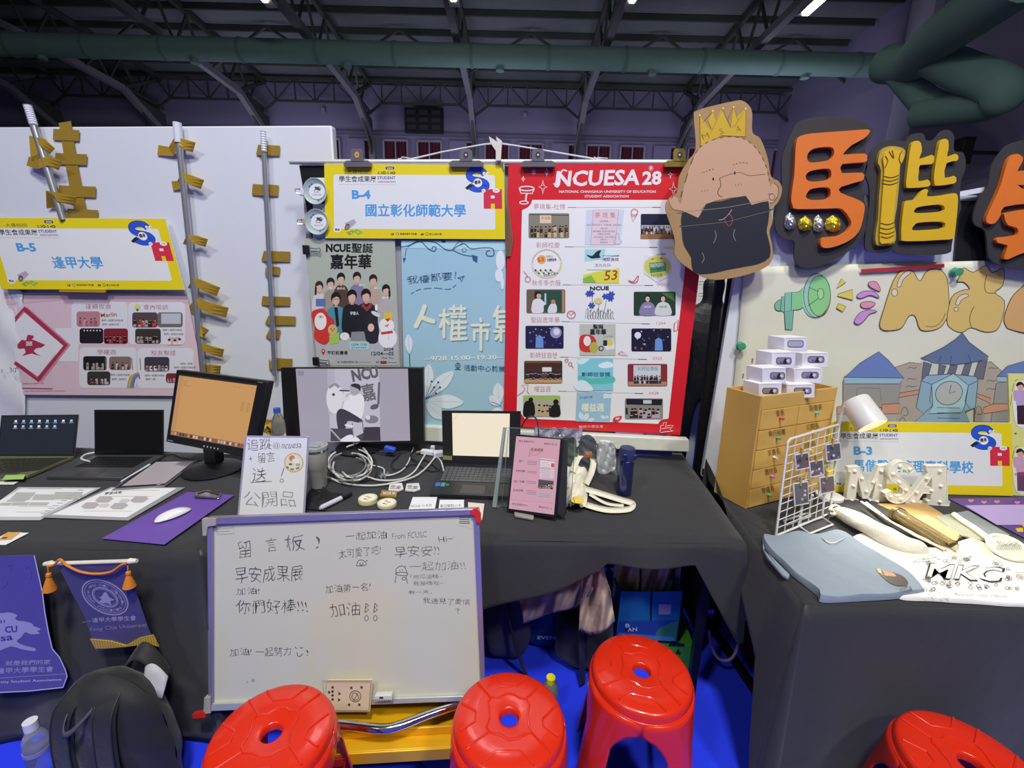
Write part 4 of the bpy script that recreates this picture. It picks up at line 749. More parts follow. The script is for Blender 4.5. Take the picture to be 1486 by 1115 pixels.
# ---------------------------------------------------------------- cardboard cutouts
m_card = mat('cardboard', 'a8875a', .8, noise=.1, nscale=12); m_blk = mat('black_card', '2e2d2f', .7, noise=.2, nscale=20); m_or = mat('orange_card', 'dd7326', .55, noise=.08, nscale=10); m_ye = mat('yellow_card', 'd9af1c', .55, noise=.08, nscale=10)
HC = zoom(986, 0, 2.972)
def cutout(name, lab, Y, back, fronts, t0=.008, grp=None):
    pl = yp(Y); b = cut(name, back, pl, -.008, 0, m_blk, None, HC, 3, label=lab, category='cutout')
    if grp: b['group'] = grp
    for nm, lp, m_ in fronts: cut(nm, lp, pl, .001, t0, m_, b, HC, 0)
    return b, pl
LY = 2.14
S4 = lambda q, k=3: smooth(q, k)
ma, plMa = cutout('letter_cutout', 'orange first character cutout on black board with four foil gems', LY,
 [[(490, 560), (525, 520), (620, 503), (740, 508), (815, 535), (835, 575), (800, 640), (812, 700), (800, 760), (790, 830), (800, 880), (815, 900), (800, 1000), (760, 1060), (690, 1110), (600, 1150), (520, 1150), (495, 1110), (495, 1040), (450, 1030), (415, 990), (410, 900), (440, 840), (440, 700), (455, 640)]],
 [('character', [S4([(515, 592), (560, 582), (700, 572), (795, 565), (806, 578), (780, 605), (730, 632), (695, 668), (705, 672), (785, 668), (795, 685), (785, 705), (690, 712), (685, 745), (700, 752), (775, 750), (782, 770), (770, 785), (685, 810), (682, 835), (745, 860), (780, 880), (785, 910), (770, 980), (745, 1020), (700, 1050), (640, 1070), (605, 1068), (597, 1045), (615, 1025), (670, 1020), (710, 1000), (728, 970), (722, 945), (690, 905), (640, 902), (500, 905), (478, 890), (472, 850), (485, 760), (490, 650), (498, 605)], 2)]
   + [S4(q, 3) for q in ([(545, 665), (575, 645), (640, 640), (655, 660), (645, 688), (615, 700), (555, 706), (540, 690)], [(540, 752), (570, 738), (630, 732), (643, 750), (632, 778), (560, 788), (535, 775)], [(538, 840), (560, 818), (625, 812), (640, 830), (628, 860), (560, 866), (536, 855)])], m_or)], .02, 'cardboard character cutouts')
def foil(x, y, rx, ry, m, lab):
    b = MB(); c = on(plMa, *ap(HC, [(x, y)])[0]); n = 8; v = [c+plMa[1]*.028]
    px = ap(HC, [(x+rx*cos(2*pi*k/n)*(1+.15*(k % 2)), y-ry*sin(2*pi*k/n)*(1.15 if k == 2 else .9)) for k in range(n)])
    for k in range(n): v.append(on(plMa, *px[k])+plMa[1]*.004)
    px2 = ap(HC, [(x+rx*.5*cos(2*pi*(k+.5)/n), y-ry*.5*sin(2*pi*(k+.5)/n)) for k in range(n)])
    for k in range(n): v.append(on(plMa, *px2[k])+plMa[1]*(.02+.006*(k % 2)))
    f = [(0, 1+n+k, 1+n+(k+1) % n) for k in range(n)]+[(1+k, 1+(k+1) % n, 1+n+k) for k in range(n)]+[(1+(k+1) % n, 1+n+(k+1) % n, 1+n+k) for k in range(n)]
    b.add(v, f); b.build('foil_gem', m, label=lab, cat='gem', group='foil gems', flat=True)
m_sf = mat('silver_foil', 'd4d6de', .22, .85, noise=.4, nscale=60, bump=.8, bscale=120); m_gf = mat('gold_foil', 'd9c53a', .25, .7, noise=.4, nscale=60, bump=.8, bscale=120)
foil(474, 960, 26, 38, m_sf, 'leftmost silver foil gem on the orange character'); foil(540, 970, 32, 33, m_gf, 'left golden foil gem on the orange character'); foil(596, 970, 24, 38, m_sf, 'right silver foil gem between the two golden ones'); foil(660, 970, 36, 36, m_gf, 'rightmost golden foil gem on the orange character')
kai, plK = cutout('letter_cutout', 'yellow second character cutout on black board with a chess piece stroke', LY,
 [[(810, 700), (835, 640), (880, 610), (940, 605), (975, 610), (1000, 580), (1050, 575), (1065, 605), (1100, 600), (1130, 565), (1165, 562), (1185, 590), (1185, 650), (1225, 660), (1235, 720), (1215, 780), (1210, 850), (1215, 900), (1190, 960), (1175, 1060), (1165, 1090), (1100, 1100), (950, 1095), (920, 1080), (880, 1090), (820, 1085), (800, 1060), (808, 950), (820, 880), (818, 800), (800, 750)]],
 [('character', [S4([(988, 625), (1010, 612), (1028, 622), (1032, 660), (1022, 690), (1075, 672), (1085, 690), (1075, 712), (1025, 716), (1020, 745), (1018, 785), (1055, 778), (1068, 790), (1060, 808), (980, 814), (965, 805), (968, 760), (978, 680)], 2)], m_ye),
  ('character', [S4([(1110, 615), (1128, 604), (1145, 612), (1146, 650), (1140, 680), (1175, 668), (1188, 680), (1182, 698), (1138, 708), (1130, 770), (1170, 762), (1180, 778), (1170, 795), (1100, 804), (1086, 795), (1085, 750), (1100, 660)], 2)], m_ye),
  ('character', [S4([(1030, 830), (1048, 818), (1060, 826), (1055, 850), (1110, 846), (1170, 836), (1186, 850), (1185, 900), (1175, 1000), (1165, 1030), (1120, 1036), (965, 1042), (945, 1025), (948, 950), (958, 880), (970, 868), (1005, 862)], 2), S4([(1005, 905), (1020, 895), (1110, 884), (1130, 900), (1115, 915), (1020, 922), (998, 916)], 2), S4([(1000, 975), (1020, 962), (1120, 958), (1132, 975), (1115, 988), (1010, 996), (990, 990)], 2)], m_ye),
  ('rim_stroke', [S4([(848, 680), (862, 650), (895, 635), (940, 640), (962, 655), (955, 690), (940, 720), (935, 800), (925, 900), (915, 960), (922, 1010), (915, 1050), (870, 1062), (838, 1055), (835, 1010), (845, 950), (850, 850), (858, 740), (845, 710)], 2)], mat('ochre_card', 'b09a3c', .6))], .016, 'cardboard character cutouts')
cut('rook_stroke', [S4([(860, 690), (875, 660), (892, 652), (900, 640), (912, 652), (935, 655), (950, 680), (940, 710), (930, 730), (918, 820), (905, 950), (908, 1040), (870, 1052), (848, 1045), (850, 960), (862, 800), (866, 730)], 2)], plK, .016, .024, m_ye, kai, HC)
p = Print(plK, HC, base=.0255)
for y, a, c in ((765, 860, 928), (780, 855, 925), (795, 853, 925), (965, 848, 912), (985, 846, 910), (1005, 846, 910), (1022, 850, 905)): p.line(smooth([(a, y), ((a+c)/2, y+7), (c, y-4)], 4, False), 3, '4a4018')
for q in ([(868, 680), (880, 700), (868, 730)], [(938, 660), (928, 690), (936, 715)], [(898, 655), (905, 690), (885, 660)]): p.line(smooth(q, 4, False), 3, '4a4018')
p.build('lettering', kai)
xue, plX = cutout('letter_cutout', 'orange third character cutout on black board cut by the frame edge', LY,
 [[(1290, 860), (1330, 800), (1345, 720), (1400, 640), (1450, 612), (1520, 600), (1650, 600), (1700, 900), (1650, 1160), (1500, 1165), (1400, 1150), (1335, 1110), (1320, 1000), (1275, 970), (1268, 930)]],
 [('character', [S4([(1395, 710), (1415, 678), (1440, 668), (1465, 685), (1455, 715), (1440, 745), (1470, 740), (1480, 800), (1440, 800), (1500, 830), (1640, 820), (1640, 880), (1500, 880), (1385, 895), (1370, 930), (1345, 965), (1315, 965), (1308, 940), (1340, 870), (1370, 800)], 2)], m_or),
  ('character', [S4([(1490, 700), (1520, 660), (1640, 650), (1640, 790), (1500, 790)], 2)], m_or),
  ('character', [S4([(1385, 935), (1400, 918), (1520, 900), (1640, 900), (1640, 960), (1500, 970), (1480, 1005), (1500, 1030), (1640, 1010), (1640, 1070), (1500, 1080), (1400, 1120), (1385, 1105), (1400, 1060), (1360, 1050), (1352, 1035), (1370, 1025), (1440, 1015), (1440, 985), (1400, 972)], 2)], m_or)], .016, 'cardboard character cutouts')
# bearded king head
KY = 2.10; plKg = yp(KY)
kg = cut('cardboard_head', [[(62, 500), (75, 478), (130, 460), (235, 436), (270, 434), (300, 455), (314, 490), (315, 570), (350, 600), (380, 680), (395, 760), (425, 780), (442, 810), (436, 850), (415, 885), (395, 900), (400, 960), (388, 1000), (400, 1060), (400, 1120), (360, 1160), (250, 1195), (130, 1205), (30, 1150), (-20, 1100), (-20, 1030), (-60, 900), (-40, 850), (-10, 830), (0, 760), (40, 690), (70, 640)]], plKg, -.008, 0, m_card, None, HC, 4, label='cardboard cutout of a bearded face wearing a yellow crown', category='cutout')
p = Print(plKg, HC, base=.0015)
p.poly([(88, 500), (135, 566), (180, 470), (220, 552), (232, 462), (245, 505), (285, 470), (283, 590), (180, 585), (90, 642)], 'c9a522')
p.poly([(88, 500), (143, 570), (90, 642)], 'c9a522'); p.poly([(143, 480), (160, 520), (140, 560), (122, 520)], 'c9a522')
p.line([(90, 640), (88, 498), (138, 566), (186, 470), (222, 552), (238, 545), (286, 470), (284, 592)], 2.5, '7a6420'); p.line([(100, 530), (143, 480), (160, 520)], 2.5, '7a6420'); p.line([(205, 520), (232, 460), (252, 520)], 2.5, '7a6420')
for x, y in ((87, 498), (144, 479), (188, 468), (234, 462), (285, 469)): p.circ(x, y, 4, 'e9e04a')
p.text('M', 103, 604, 128, 596, 24, '3a3424', -.02, hand=.5); p.text('S', 175, 580, 190, 577, 22, '3a3424', -.02, hand=.5); p.text('A', 247, 572, 266, 566, 26, '3a3424', -.02, hand=.5)
SK = 'c79f80'
p.poly(smooth([(20, 800), (60, 680), (110, 620), (190, 593), (270, 597), (330, 640), (370, 710), (385, 780), (398, 840), (390, 875), (330, 885), (300, 880), (260, 850), (115, 880), (80, 940), (10, 910), (-30, 900), (-45, 860), (-15, 850), (5, 880)], 3), SK)
p.line(smooth([(5, 850), (60, 680), (110, 620), (190, 593), (270, 597), (330, 640), (370, 710), (388, 780)], 5, False), 4, '54483c', dash=2)
p.poly(smooth([(395, 795), (420, 800), (425, 840), (410, 865), (392, 870)], 3), SK); p.ring(398, 850, 12, 2.5, '3a3430', 14); p.line([(380, 838), (398, 838)], 2.5, '3a3430')
p.line(smooth([(405, 790), (424, 806), (424, 842), (408, 868)], 4, False), 2.5, '3a3430')
for q in ([(95, 748), (120, 738), (152, 728)], [(232, 712), (265, 702), (298, 706)]): p.line(smooth(q, 5, False), 5, '7a6450', dash=2)
p.circ(145, 773, 4, '1c1a1a', 7); p.circ(238, 747, 4, '1c1a1a', 7)
p.line(smooth([(172, 770), (178, 800), (165, 825), (168, 842), (185, 850)], 4, False), 3, '2c2624'); p.line(smooth([(172, 770), (210, 755), (260, 745), (300, 758), (370, 752)], 4, False), 2.5, '5a4a40')
for x, y in ((96, 822), (108, 820), (120, 818), (240, 795), (252, 794), (264, 792)): p.line([(x, y), (x+2, y+8)], 2, '5a4a40')
p.text('V', -43, 862, -24, 858, 18, '4a4038', -.02, hand=.5)
BD = '262a33'
p.poly(smooth([(12, 910), (80, 940), (115, 880), (180, 868), (285, 845), (310, 885), (383, 868), (382, 960), (375, 1000), (390, 1060), (388, 1110), (340, 1138), (280, 1150), (200, 1165), (130, 1180), (60, 1175), (50, 1110), (20, 1060), (10, 1000)], 2), BD)
p.line([(-10, 918), (200, 896), (385, 862)], 2.5, '8a8070'); p.line([(0, 975), (200, 955), (410, 900)], 3, '1a1a1e'); p.line([(0, 978), (200, 958), (410, 904)], 1.5, '8a8070')
p.line(smooth([(168, 950), (190, 945), (215, 920), (225, 905)], 3, False), 2.5, 'c8a8a0'); p.line(smooth([(195, 945), (212, 975), (228, 955), (218, 925)], 3), 2.5, 'b04a50')
for q in ([(152, 995), (158, 1020), (146, 1050)], [(238, 990), (232, 1015), (242, 1040)], [(98, 1090), (106, 1115), (96, 1135)]): p.line(smooth(q, 4, False), 2, '9a9aa0')
p.build('painted_face', kg)
# ---------------------------------------------------------------- behind the gap between the booths
b = MB(); b.box((1.45, 4.2, 1.113), (1.6, .04, 2.2)); b.build('display_panel', m_white, label='far white panel with printed notices seen through the gap', cat='panel')
p = Print(yp(4.18), base=.002)
for i in range(9): y = 405+i*17; p.rect(1012, y, 1034, y+13, 'dedcd2'); p.line([(1014, y+4), (1031, y+4)], 1, '55555c'); p.line([(1014, y+8), (1028, y+8)], 1, '77777c')
tag(p.build('notice_sheet', None), 'pale printed notices on the far panel in the gap between booths', 'notice')
q0 = at_y(1000, 575, 3.5); b = MB(); b.box((q0[0]+.25, 3.7, .413), (.9, .5, .8)); b.build('white_cabinet', m_white, label='white covered table far behind in the gap between booths', cat='table', bevel=.01)
b = MB(); b.box((q0[0]+.28, 3.62, .914), (.6, .3, .2)); b.build('white_box', m_white, label='white box on the far covered table in the gap', cat='box', bevel=.01)
# ---------------------------------------------------------------- tables and black cloths
m_cloth = mat('black_cloth', '2a2b2f', .85, noise=.15, nscale=60, bump=.8, bscale=5, sheen=.15)
TZ = .74
m_tt = mat('table_laminate', '4a4a4c', .5)
def path_edges(pts, rc=.03, k=6):
    """walk a table edge (xy points) -> (point, outward normal, corner weight)"""
    P_ = [Vector((*p, 0)) for p in pts]; out = []
    def nrm(a, b): d = (b-a).normalized(); return Vector((d.y, -d.x, 0))
    for i in range(len(P_)-1):
        a, b = P_[i], P_[i+1]; n = nrm(a, b); m = max(int((b-a).length/.025), 2)
        for j in range(m): out.append((a.lerp(b, j/m), n, 0))
        if i < len(P_)-2:
            n2 = nrm(b, P_[i+2])
            for j in range(k+1): t = j/k; out.append((b, n.lerp(n2, t).normalized(), 1-abs(2*t-1)))
    out.append((P_[-1], nrm(P_[-2], P_[-1]), 0)); return out
def tablecloth(label, top, edge, hem, flare, amp, freq, nz=14, ph=0, z=TZ, side=.2):
    b = MB(); q = [np.array((*p, z)) for p in top]
    def ft(u, v):
        p = (q[0]*(1-u)+q[1]*u)*(1-v)+(q[3]*(1-u)+q[2]*u)*v
        p[2] += .0012*sin(u*23+v*9)+.001*sin(v*31-u*7); return tuple(p)
    b.grid(ft, 30, 16)
    E_ = path_edges(edge); n = len(E_); L_ = 0; prev = E_[0][0]
    rows = []
    for i, (p, nn, cw) in enumerate(E_):
        L_ += (p-prev).length; prev = p; u = i/(n-1); h = hem(u, p); col = []
        for j in range(nz+1):
            v = j/nz; zz = z-(z-h)*v; sd = side if abs(nn.x) > .7 or nn.y > .7 else 1; f = flare*sd*(v**.8)+amp*v*sd*sin(freq*L_+ph+1.3*sin(L_*freq*.37))*(1 if not cw else .6)+cw*.03*v*sd+.006*min(1, v*8)
            col.append(tuple(p+nn*f+Vector((0, 0, zz-(0 if j else 0)))))
        rows.append(col)
    m = nz+1; b.add([q_ for c in rows for q_ in c], [(i*m+j, i*m+j+1, (i+1)*m+j+1, (i+1)*m+j) for i in range(n-1) for j in range(nz)])
    return b.build('tablecloth', m_cloth, None, label, 'tablecloth', ang=80, solid=.0015)
def table(label, top, legs=True, z=TZ-.008):
    c = np.mean(top, 0); t = thing('folding_table', label, 'table', (*c, .012), 'folding tables under the black cloths')
    cc = [Vector((*p, z)) for p in top]; ce = Vector((*c, z)); ins = [ce+(p-ce)*.985 for p in cc]
    MB().prism(ins, (0, 0, -.03)).build('tabletop', m_tt, t)
    for p in ins:
        q = ce+(p-ce)*.9; MB().bar((q.x, q.y, z-.03), (q.x, q.y, .014), .028).build('leg', m_blackm, t)
T5 = [(-3.3, .92), (-1.09, 1.17), (-1.09, 1.93), (-3.3, 1.84)]
T4 = [(-1.06, 1.25), (.695, 1.44), (.70, 2.27), (-1.06, 2.22)]
T3 = [(.735, 1.15), (2.7, 1.32), (2.7, 2.10), (.732, 1.94)]
table('folding table of booth B-5 hidden under its black cloth', T5); table('folding table of booth B-4 hidden under its black cloth', T4); table('folding table of booth B-3 hidden under its black cloth', T3)
tablecloth('black cloth on the B-5 table, one corner hanging by the whiteboard', T5, [T5[0], T5[1], T5[2], T5[3]], lambda u, p: .02, .045, .022, 11)
def hem4(u, p):
    if p.y > 1.46: return .03 if p.y > 2.0 else (.40 if p.y < 1.7 else .05)
    x = p.x; return .36 if x < -.5 else (.36+(x+.5)*.40 if x < .2 else (.668 if x < .52 else .668-(x-.52)*1.7))
tablecloth('black cloth on the B-4 table, hitched up in front over the stored bags', T4, [T4[0], T4[1], T4[2], T4[3]], hem4, .022, .014, 13, ph=1)
def hem3(u, p): return .03 if p.y > 1.93 else .13 if p.x > .8 else (.04 if p.y < 1.17 else (.04+(p.y-1.17)*5.2 if p.y < 1.25 else .46+(p.y-1.25)*.6))
tablecloth('black cloth under the folded shirts, falling to the carpet at its corner', T3, [T3[2], T3[3], T3[0], T3[1]], hem3, .02, .016, 10, ph=.5, side=1.2)
def U(q): return homog([(0, 0), (1, 0), (1, 1), (0, 1)], q)
Z0 = TZ+.0035
def flat(name, quad, m, label, cat, t=.002, z=Z0, H=None, **k):
    b = MB(); b.slab(zp(z+t), quad, t, H); return b.build(name, m, None, label, cat, **k)
# ---------------------------------------------------------------- laptops
def laptop(lab, hl, hr, tl, tr, fl, fr, lean, body, draw, keycol='2c2d31', rows=5, cols=14, pad=True, kz=(.06, .09, .94, .62), ink=0, thick=.014):
    A = at_z(*hl, Z0+thick); B_ = at_z(*hr, Z0+thick); A[1] -= .0; tlp = at_y(*tl, A[1]+lean); pl_ = plane3(A, B_, tlp)
    t = thing('laptop', lab, 'laptop', (A+B_)/2-np.array([0, 0, thick]), 'laptops on the black tables')
    quad = [tl, tr, hr, hl]; MB().slab(pl_, quad, .006).build('screen_lid', body, t, bevel=.001)
    p = Print(pl_, U(quad), base=.0004); draw(p); p.build('screen', t, attr_mat('screen_ink', .12, 0) if not ink else attr_mat('screen_glow', .15, 1))
    bq = [hl, hr, fr, fl]; pb = zp(Z0+thick); MB().slab(pb, bq, thick).build('base', body, t, bevel=.002)
    H = U(bq); b = MB(); x0, y0, x1, y1 = kz
    for r_ in range(rows):
        for c_ in range(cols):
            w = (x1-x0)/cols; h = (y1-y0)/rows; a = x0+c_*w; e = y0+r_*h
            if r_ == rows-1 and 4 <= c_ <= 8:
                if c_ == 4: b.slab(zp(Z0+thick+.0022), [(a, e), (a+w*5-.006, e), (a+w*5-.006, e+h*.82), (a, e+h*.82)], .002, H)
                continue
            b.slab(zp(Z0+thick+.0022), [(a, e), (a+w*.86, e), (a+w*.86, e+h*.82), (a, e+h*.82)], .002, H)
    b.build('keyboard', mat('keys_'+keycol, keycol, .5), t, kind='stuff')
    if pad: MB().slab(zp(Z0+thick+.0006), [(.36, .70), (.64, .70), (.65, .97), (.35, .97)], .0006, H).build('touchpad', mat('pad_'+keycol, '3b3c40', .35), t)
    return t, H, pb
def sc1(p):
    p.rect(0, 0, 1, 1, '121317'); p.rect(.02, .03, .98, .96, '1b2230')
    for r_, n in ((0, 8), (1, 6)):
        for i in range(n): x = .2+i*.103; y = .15+r_*.13; p.rect(x-.016, y-.03, x+.016, y+.02, '9fc4e8' if i % 3 else 'd8dde4'); p.rect(x-.03, y+.035, x+.03, y+.05, '8f98a8')
m_sg = mat('space_grey', '66686d', .4, .6); m_lg = mat('olive_laptop', '77795a', .45, .3)
laptop('dark laptop with a desktop of small icons at the far end of the B-5 table', (-4, 662), (107.5, 662), (2, 603), (113.5, 602), (-62, 704), (40, 690), .03, m_lg, sc1, '35362c', rows=6, cols=14, kz=(.04, .06, .96, .66), ink=1)
p = Print(zp(Z0+.016)); p.poly([(8, 690), (37, 689), (34, 696), (3, 697)], 'a8cf70'); tag(p.build('sticker', None), 'green sticker on the palm rest of the dark icon laptop', 'sticker')
def sc2(p): p.rect(0, 0, 1, 1, '17181b'); p.rect(.02, .03, .98, .97, '0c0c0f')
laptop('space grey laptop with a black screen beside the tablet on the B-5 table', (137.5, 660.5), (237, 660.5), (136.8, 595), (237, 595), (66, 691), (177.5, 693.5), .035, m_sg, sc2, '1c1d20', rows=5, cols=14, kz=(.10, .08, .90, .60), pad=True)
flat('leaflet', [(-10, 699), (27, 699), (20, 703), (-14, 703)], m_paper, 'white leaflet edge in front of the icon laptop', 'leaflet')
MB().tube(smooth([at_z(x, y, Z0+.02) for x, y in ((137, 657), (124, 660), (118, 666), (130, 670))], 4, False), .004, 6).build('cable', m_white, label='short white cable behind the space grey laptop', cat='cable')
# big orange monitor
base = at_z(309, 682, Z0)
A = at_y(255.7, 536.7, base[1]-.02); B_ = at_y(389, 553.6, base[1]-.10); C_ = at_y(240.4, 641, base[1]-.06)
plO = plane3(A, B_, C_); q = [(255.7, 536.7), (389, 553.6), (365.5, 666), (240.4, 641.5)]
t = thing('monitor', 'black monitor with an orange tinted screen leaning towards the aisle', 'monitor', base)
MB().slab(plO, q, .035).build('bezel', m_black, t, bevel=.004)
p = Print(plO, U(q)); p.rect(.045, .05, .90, .885, 'c2925c'); p.rect(.045, .05, .90, .07, '3a2c22'); p.rect(.045, .05, .90, .062, '241c18'); p.rect(.045, .07, .10, .83, 'b8895a'); p.rect(.045, .825, .90, .885, '8a6650')
for i in range(26): p.rect(.06+i*.032, .835, .06+i*.032+.022, .875, random.choice(['b04038', 'c8b8a8', '6a4a3a', 'a8a8a0', '403030', 'c87850']))
for y, w in ((.13, .05), (.15, .03), (.17, .04), (.19, .08)): p.line([(.11, y), (.11+w, y)], .004, '7a5838')
for i in range(7): p.line([(.78, .30+i*.018), (.815, .30+i*.018)], .005, '8a6440'); p.line([(.84, .30+i*.018), (.87, .30+i*.018)], .005, '8a6440')
for i in range(2): p.line([(.66+i*.05, .12), (.69+i*.05, .12)], .004, '8a6440')
p.build('screen', t, attr_mat('screen_glow', .15, 1))
p = Print(plO, U(q)); p.text('SAMSUNG', .02, .975, .09, .975, .014, 'b8b8bc', .02); p.text('943BW', .90, .03, .955, .03, .010, 'b8b8bc'); 
for i in range(5): p.circ(.46+i*.04, .955, .008, 'c0c0c4', .012, n=8)
p.build('lettering', t)
MB().lathe([(.002, 0), (.115, 0), (.118, .006), (.10, .016), (.04, .03), (.03, .035), (.002, .035)], base, 36).build('foot', m_black, t)
nb = base+np.array([.0, .01, .03]); MB().prism([nb+np.array(k) for k in ((-.03, -.02, 0), (.03, -.02, 0), (.03, .03, 0), (-.03, .03, 0))], (.005, .0, .12)).build('neck', m_black, t, bevel=.004)
cen = (A+B_)/2*.5+(C_)*.5; c3 = on(plO, 312, 610)-plO[1]*.05; MB().box(tuple(c3), (.14, .05, .12)).build('rear_shell', m_black, t, bevel=.01)
# tablet with pencil
q = [(223, 668.5), (287, 667.5), (237.5, 706), (161.5, 711)]
t = thing('tablet', 'tablet in a clear case with a blank grey screen lying beside the monitor foot', 'tablet', at_z(225, 690, Z0))
MB().slab(zp(Z0+.009), q, .009).build('case', mat('clear_grey_case', '8f8f94', .25, trans=.2), t, bevel=.002)
p = Print(zp(Z0+.009), U(q), base=.0005); p.rect(.03, .01, .99, .96, '1c1c20'); p.rect(.10, .06, .95, .90, 'aba3a9'); p.rect(.80, .92, .88, .94, 'c8c8cc'); p.build('screen', t)
MB().tube([at_z(176, 699, Z0+.014), at_z(217, 674.5, Z0+.014)], [.0035, .0045], 10).build('stylus', m_white, t)
# printed sheets in sleeves, clipboard, mouse, card
q = [(27, 707), (146.5, 707.8), (58, 755), (-40, 755)]
flat('plastic_sleeve', q, mat('milky_sleeve', 'b9bdc2', .25, noise=.03), 'clear sleeve holding the text table sheet at the front left of the B-5 table', 'sleeve', t=.001)
o = flat('printed_sheet', [(30, 709), (138, 709.5), (58, 750), (-40, 750)], m_paper, 'printed sheet with grey text tables at the front left of the B-5 table', 'paper', t=.001, z=Z0+.0012)
p = Print(zp(Z0+.0024), zoom(0, 520, 3.715), base=.0003)
for a, b_, c, d in ((80, 724, 185, 745), (60, 745, 165, 765), (40, 762, 140, 775), (180, 735, 300, 765), (290, 722, 440, 762), (0, 780, 60, 795), (65, 778, 155, 795), (160, 778, 260, 795)): p.poly([(a+8, b_), (c+8, b_), (c-8, d), (a-8, d)], 'b9bab6')
for y in range(712, 850, 14): p.line([(420-(y-712)*1.6, y), (450-(y-712)*1.6, y)], 4, 'a8aaa0')
for y in (705, 800, 830): p.line([(150-(y-705)*.5, y), (330-(y-705)*.5, y)], 2.5, 'c2c3bf', dash=3)
p.build('print', o)
q = [(161, 707), (268.4, 707.6), (186, 755.5), (60.5, 751)]
flat('plastic_sleeve', q, mat('grey_sleeve', '9b9ca2', .25, noise=.03), 'clear sleeve holding the hexagon diagram sheet beside the purple clipboard', 'sleeve', t=.001, z=Z0+.002)
o = flat('printed_sheet', [(163, 708.5), (256, 708.5), (184, 751), (75, 747)], m_paper, 'printed sheet with grey hexagon diagrams beside the purple clipboard', 'paper', t=.001, z=Z0+.0034)
p = Print(zp(Z0+.0046), zoom(0, 520, 3.715), base=.0003)
for cx, cy in ((560, 762), (485, 795), (560, 795), (640, 798), (750, 762), (670, 770)):
    big = (cx, cy) in ((560, 762), (485, 795), (640, 798), (750, 762)); w, h = (52, 17) if big else (34, 10)
    p.poly([(cx-w+4, cy+6), (cx-w*.4, cy-h), (cx+w*.7, cy-h), (cx+w, cy-4), (cx+w*.4, cy+h), (cx-w*.6, cy+h)], 'b4afb2' if big else 'cfcdc9')
p.text('學習成果', 562, 738, 655, 730, 14, '44464a', .01, skew=.5); 
for y in (712, 825, 745): p.line([(600-(y-712)*1.3, y), (860-(y-712)*1.3, y)], 2.5, 'c8c8b0', dash=4)
p.build('print', o)
t = thing('clipboard', 'purple clipboard used as a mouse pad at the corner of the B-5 table', 'clipboard', at_z(245, 750, Z0))
MB().slab(zp(Z0+.007), [(272, 714), (340, 718.5), (238.5, 790), (147, 781.5)], .003).build('board', mat('purple_board', '6a4ca8', .45, noise=.04), t, bevel=.001)
q = [(284, 714), (321, 715), (318, 723), (281, 721.5)]
MB().slab(zp(Z0+.016), q, .004).build('clip', m_chrome, t, bevel=.003); MB().tube([at_z(x, y, Z0+.018) for x, y in ((286, 716), (300, 712), (318, 717))], .003, 6).build('clip_bar', m_chrome, t)
def mouse(c, ang, label):
    b = MB()
    def fn(u, v):
        a = u*2*pi; s = (v)**.5; x = .057*cos(a)*s; y = .0285*sin(a)*s*(1-.05*cos(a)); return (x, y, .021*(1-(x/.060)**2)*(1-.55*(y/.03)**2)*(1 if v < .98 else .3))
    b.grid(fn, 36, 8); b.xf(Matrix.Translation(Vector(c)) @ Matrix.Rotation(ang, 4, 'Z')); return b.build('computer_mouse', mat('glossy_white', 'ececf0', .15, coat=.5, noise=0), None, label, 'mouse', ang=60)
mouse(at_z(251.5, 748, Z0+.0105), math.atan2(*(at_z(281, 738, TZ)-at_z(223, 760, TZ))[[1, 0]]), 'white computer mouse lying on the purple clipboard')
o = flat('paper_card', [(12, 772.5), (42, 773.5), (8, 791), (-20, 790)], m_paper, 'white card with an orange square at the front left frame edge', 'card', t=.001)
p = Print(zp(Z0+.001), zoom(0, 520, 3.715), base=.0003); p.poly([(40, 940), (115, 938), (60, 980), (-20, 985)], 'dca45c'); p.poly([(20, 965), (45, 965), (30, 975), (5, 975)], '6a4426'); p.build('print', o)
# water bottle behind the orange monitor and gold crumple
c = at_z(386, 668, Z0); c[1] += .12
t = thing('water_bottle', 'clear water bottle with a blue cap behind the orange monitor', 'bottle', c)
MB().lathe([(.002, 0), (.032, 0), (.034, .01), (.033, .12), (.030, .16), (.016, .19), (.014, .20), (.002, .20)], c, 20).build('body', mat('bottle_clear', 'dfe6ea', .08, trans=.85, noise=0), t)
MB().lathe([(.002, .20), (.016, .20), (.016, .222), (.002, .222)], c, 18).build('cap', mat('blue_cap', '2c63c8', .35), t)
b = MB(); c = at_z(405, 640, Z0+.02); c[1] = 2.05
b.grid(lambda u, v: tuple(c+np.array([(u-.5)*.10+.012*sin(v*13), .03*sin(u*17+v*9), .02+v*.10+.012*sin(u*23)])), 8, 6); b.build('gold_wrap', m_tapeY, label='crumpled golden tape ball behind the wide monitor', cat='wrap', flat=True, solid=.001)
MB().tube(smooth([at_z(x, y, Z0+.006) for x, y in ((238, 662), (252, 660), (262, 664), (285, 668), (330, 676), (347, 684))], 4, False), .003, 6).build('cable', m_black, label='black cable running behind the foot of the orange monitor', cat='cable')
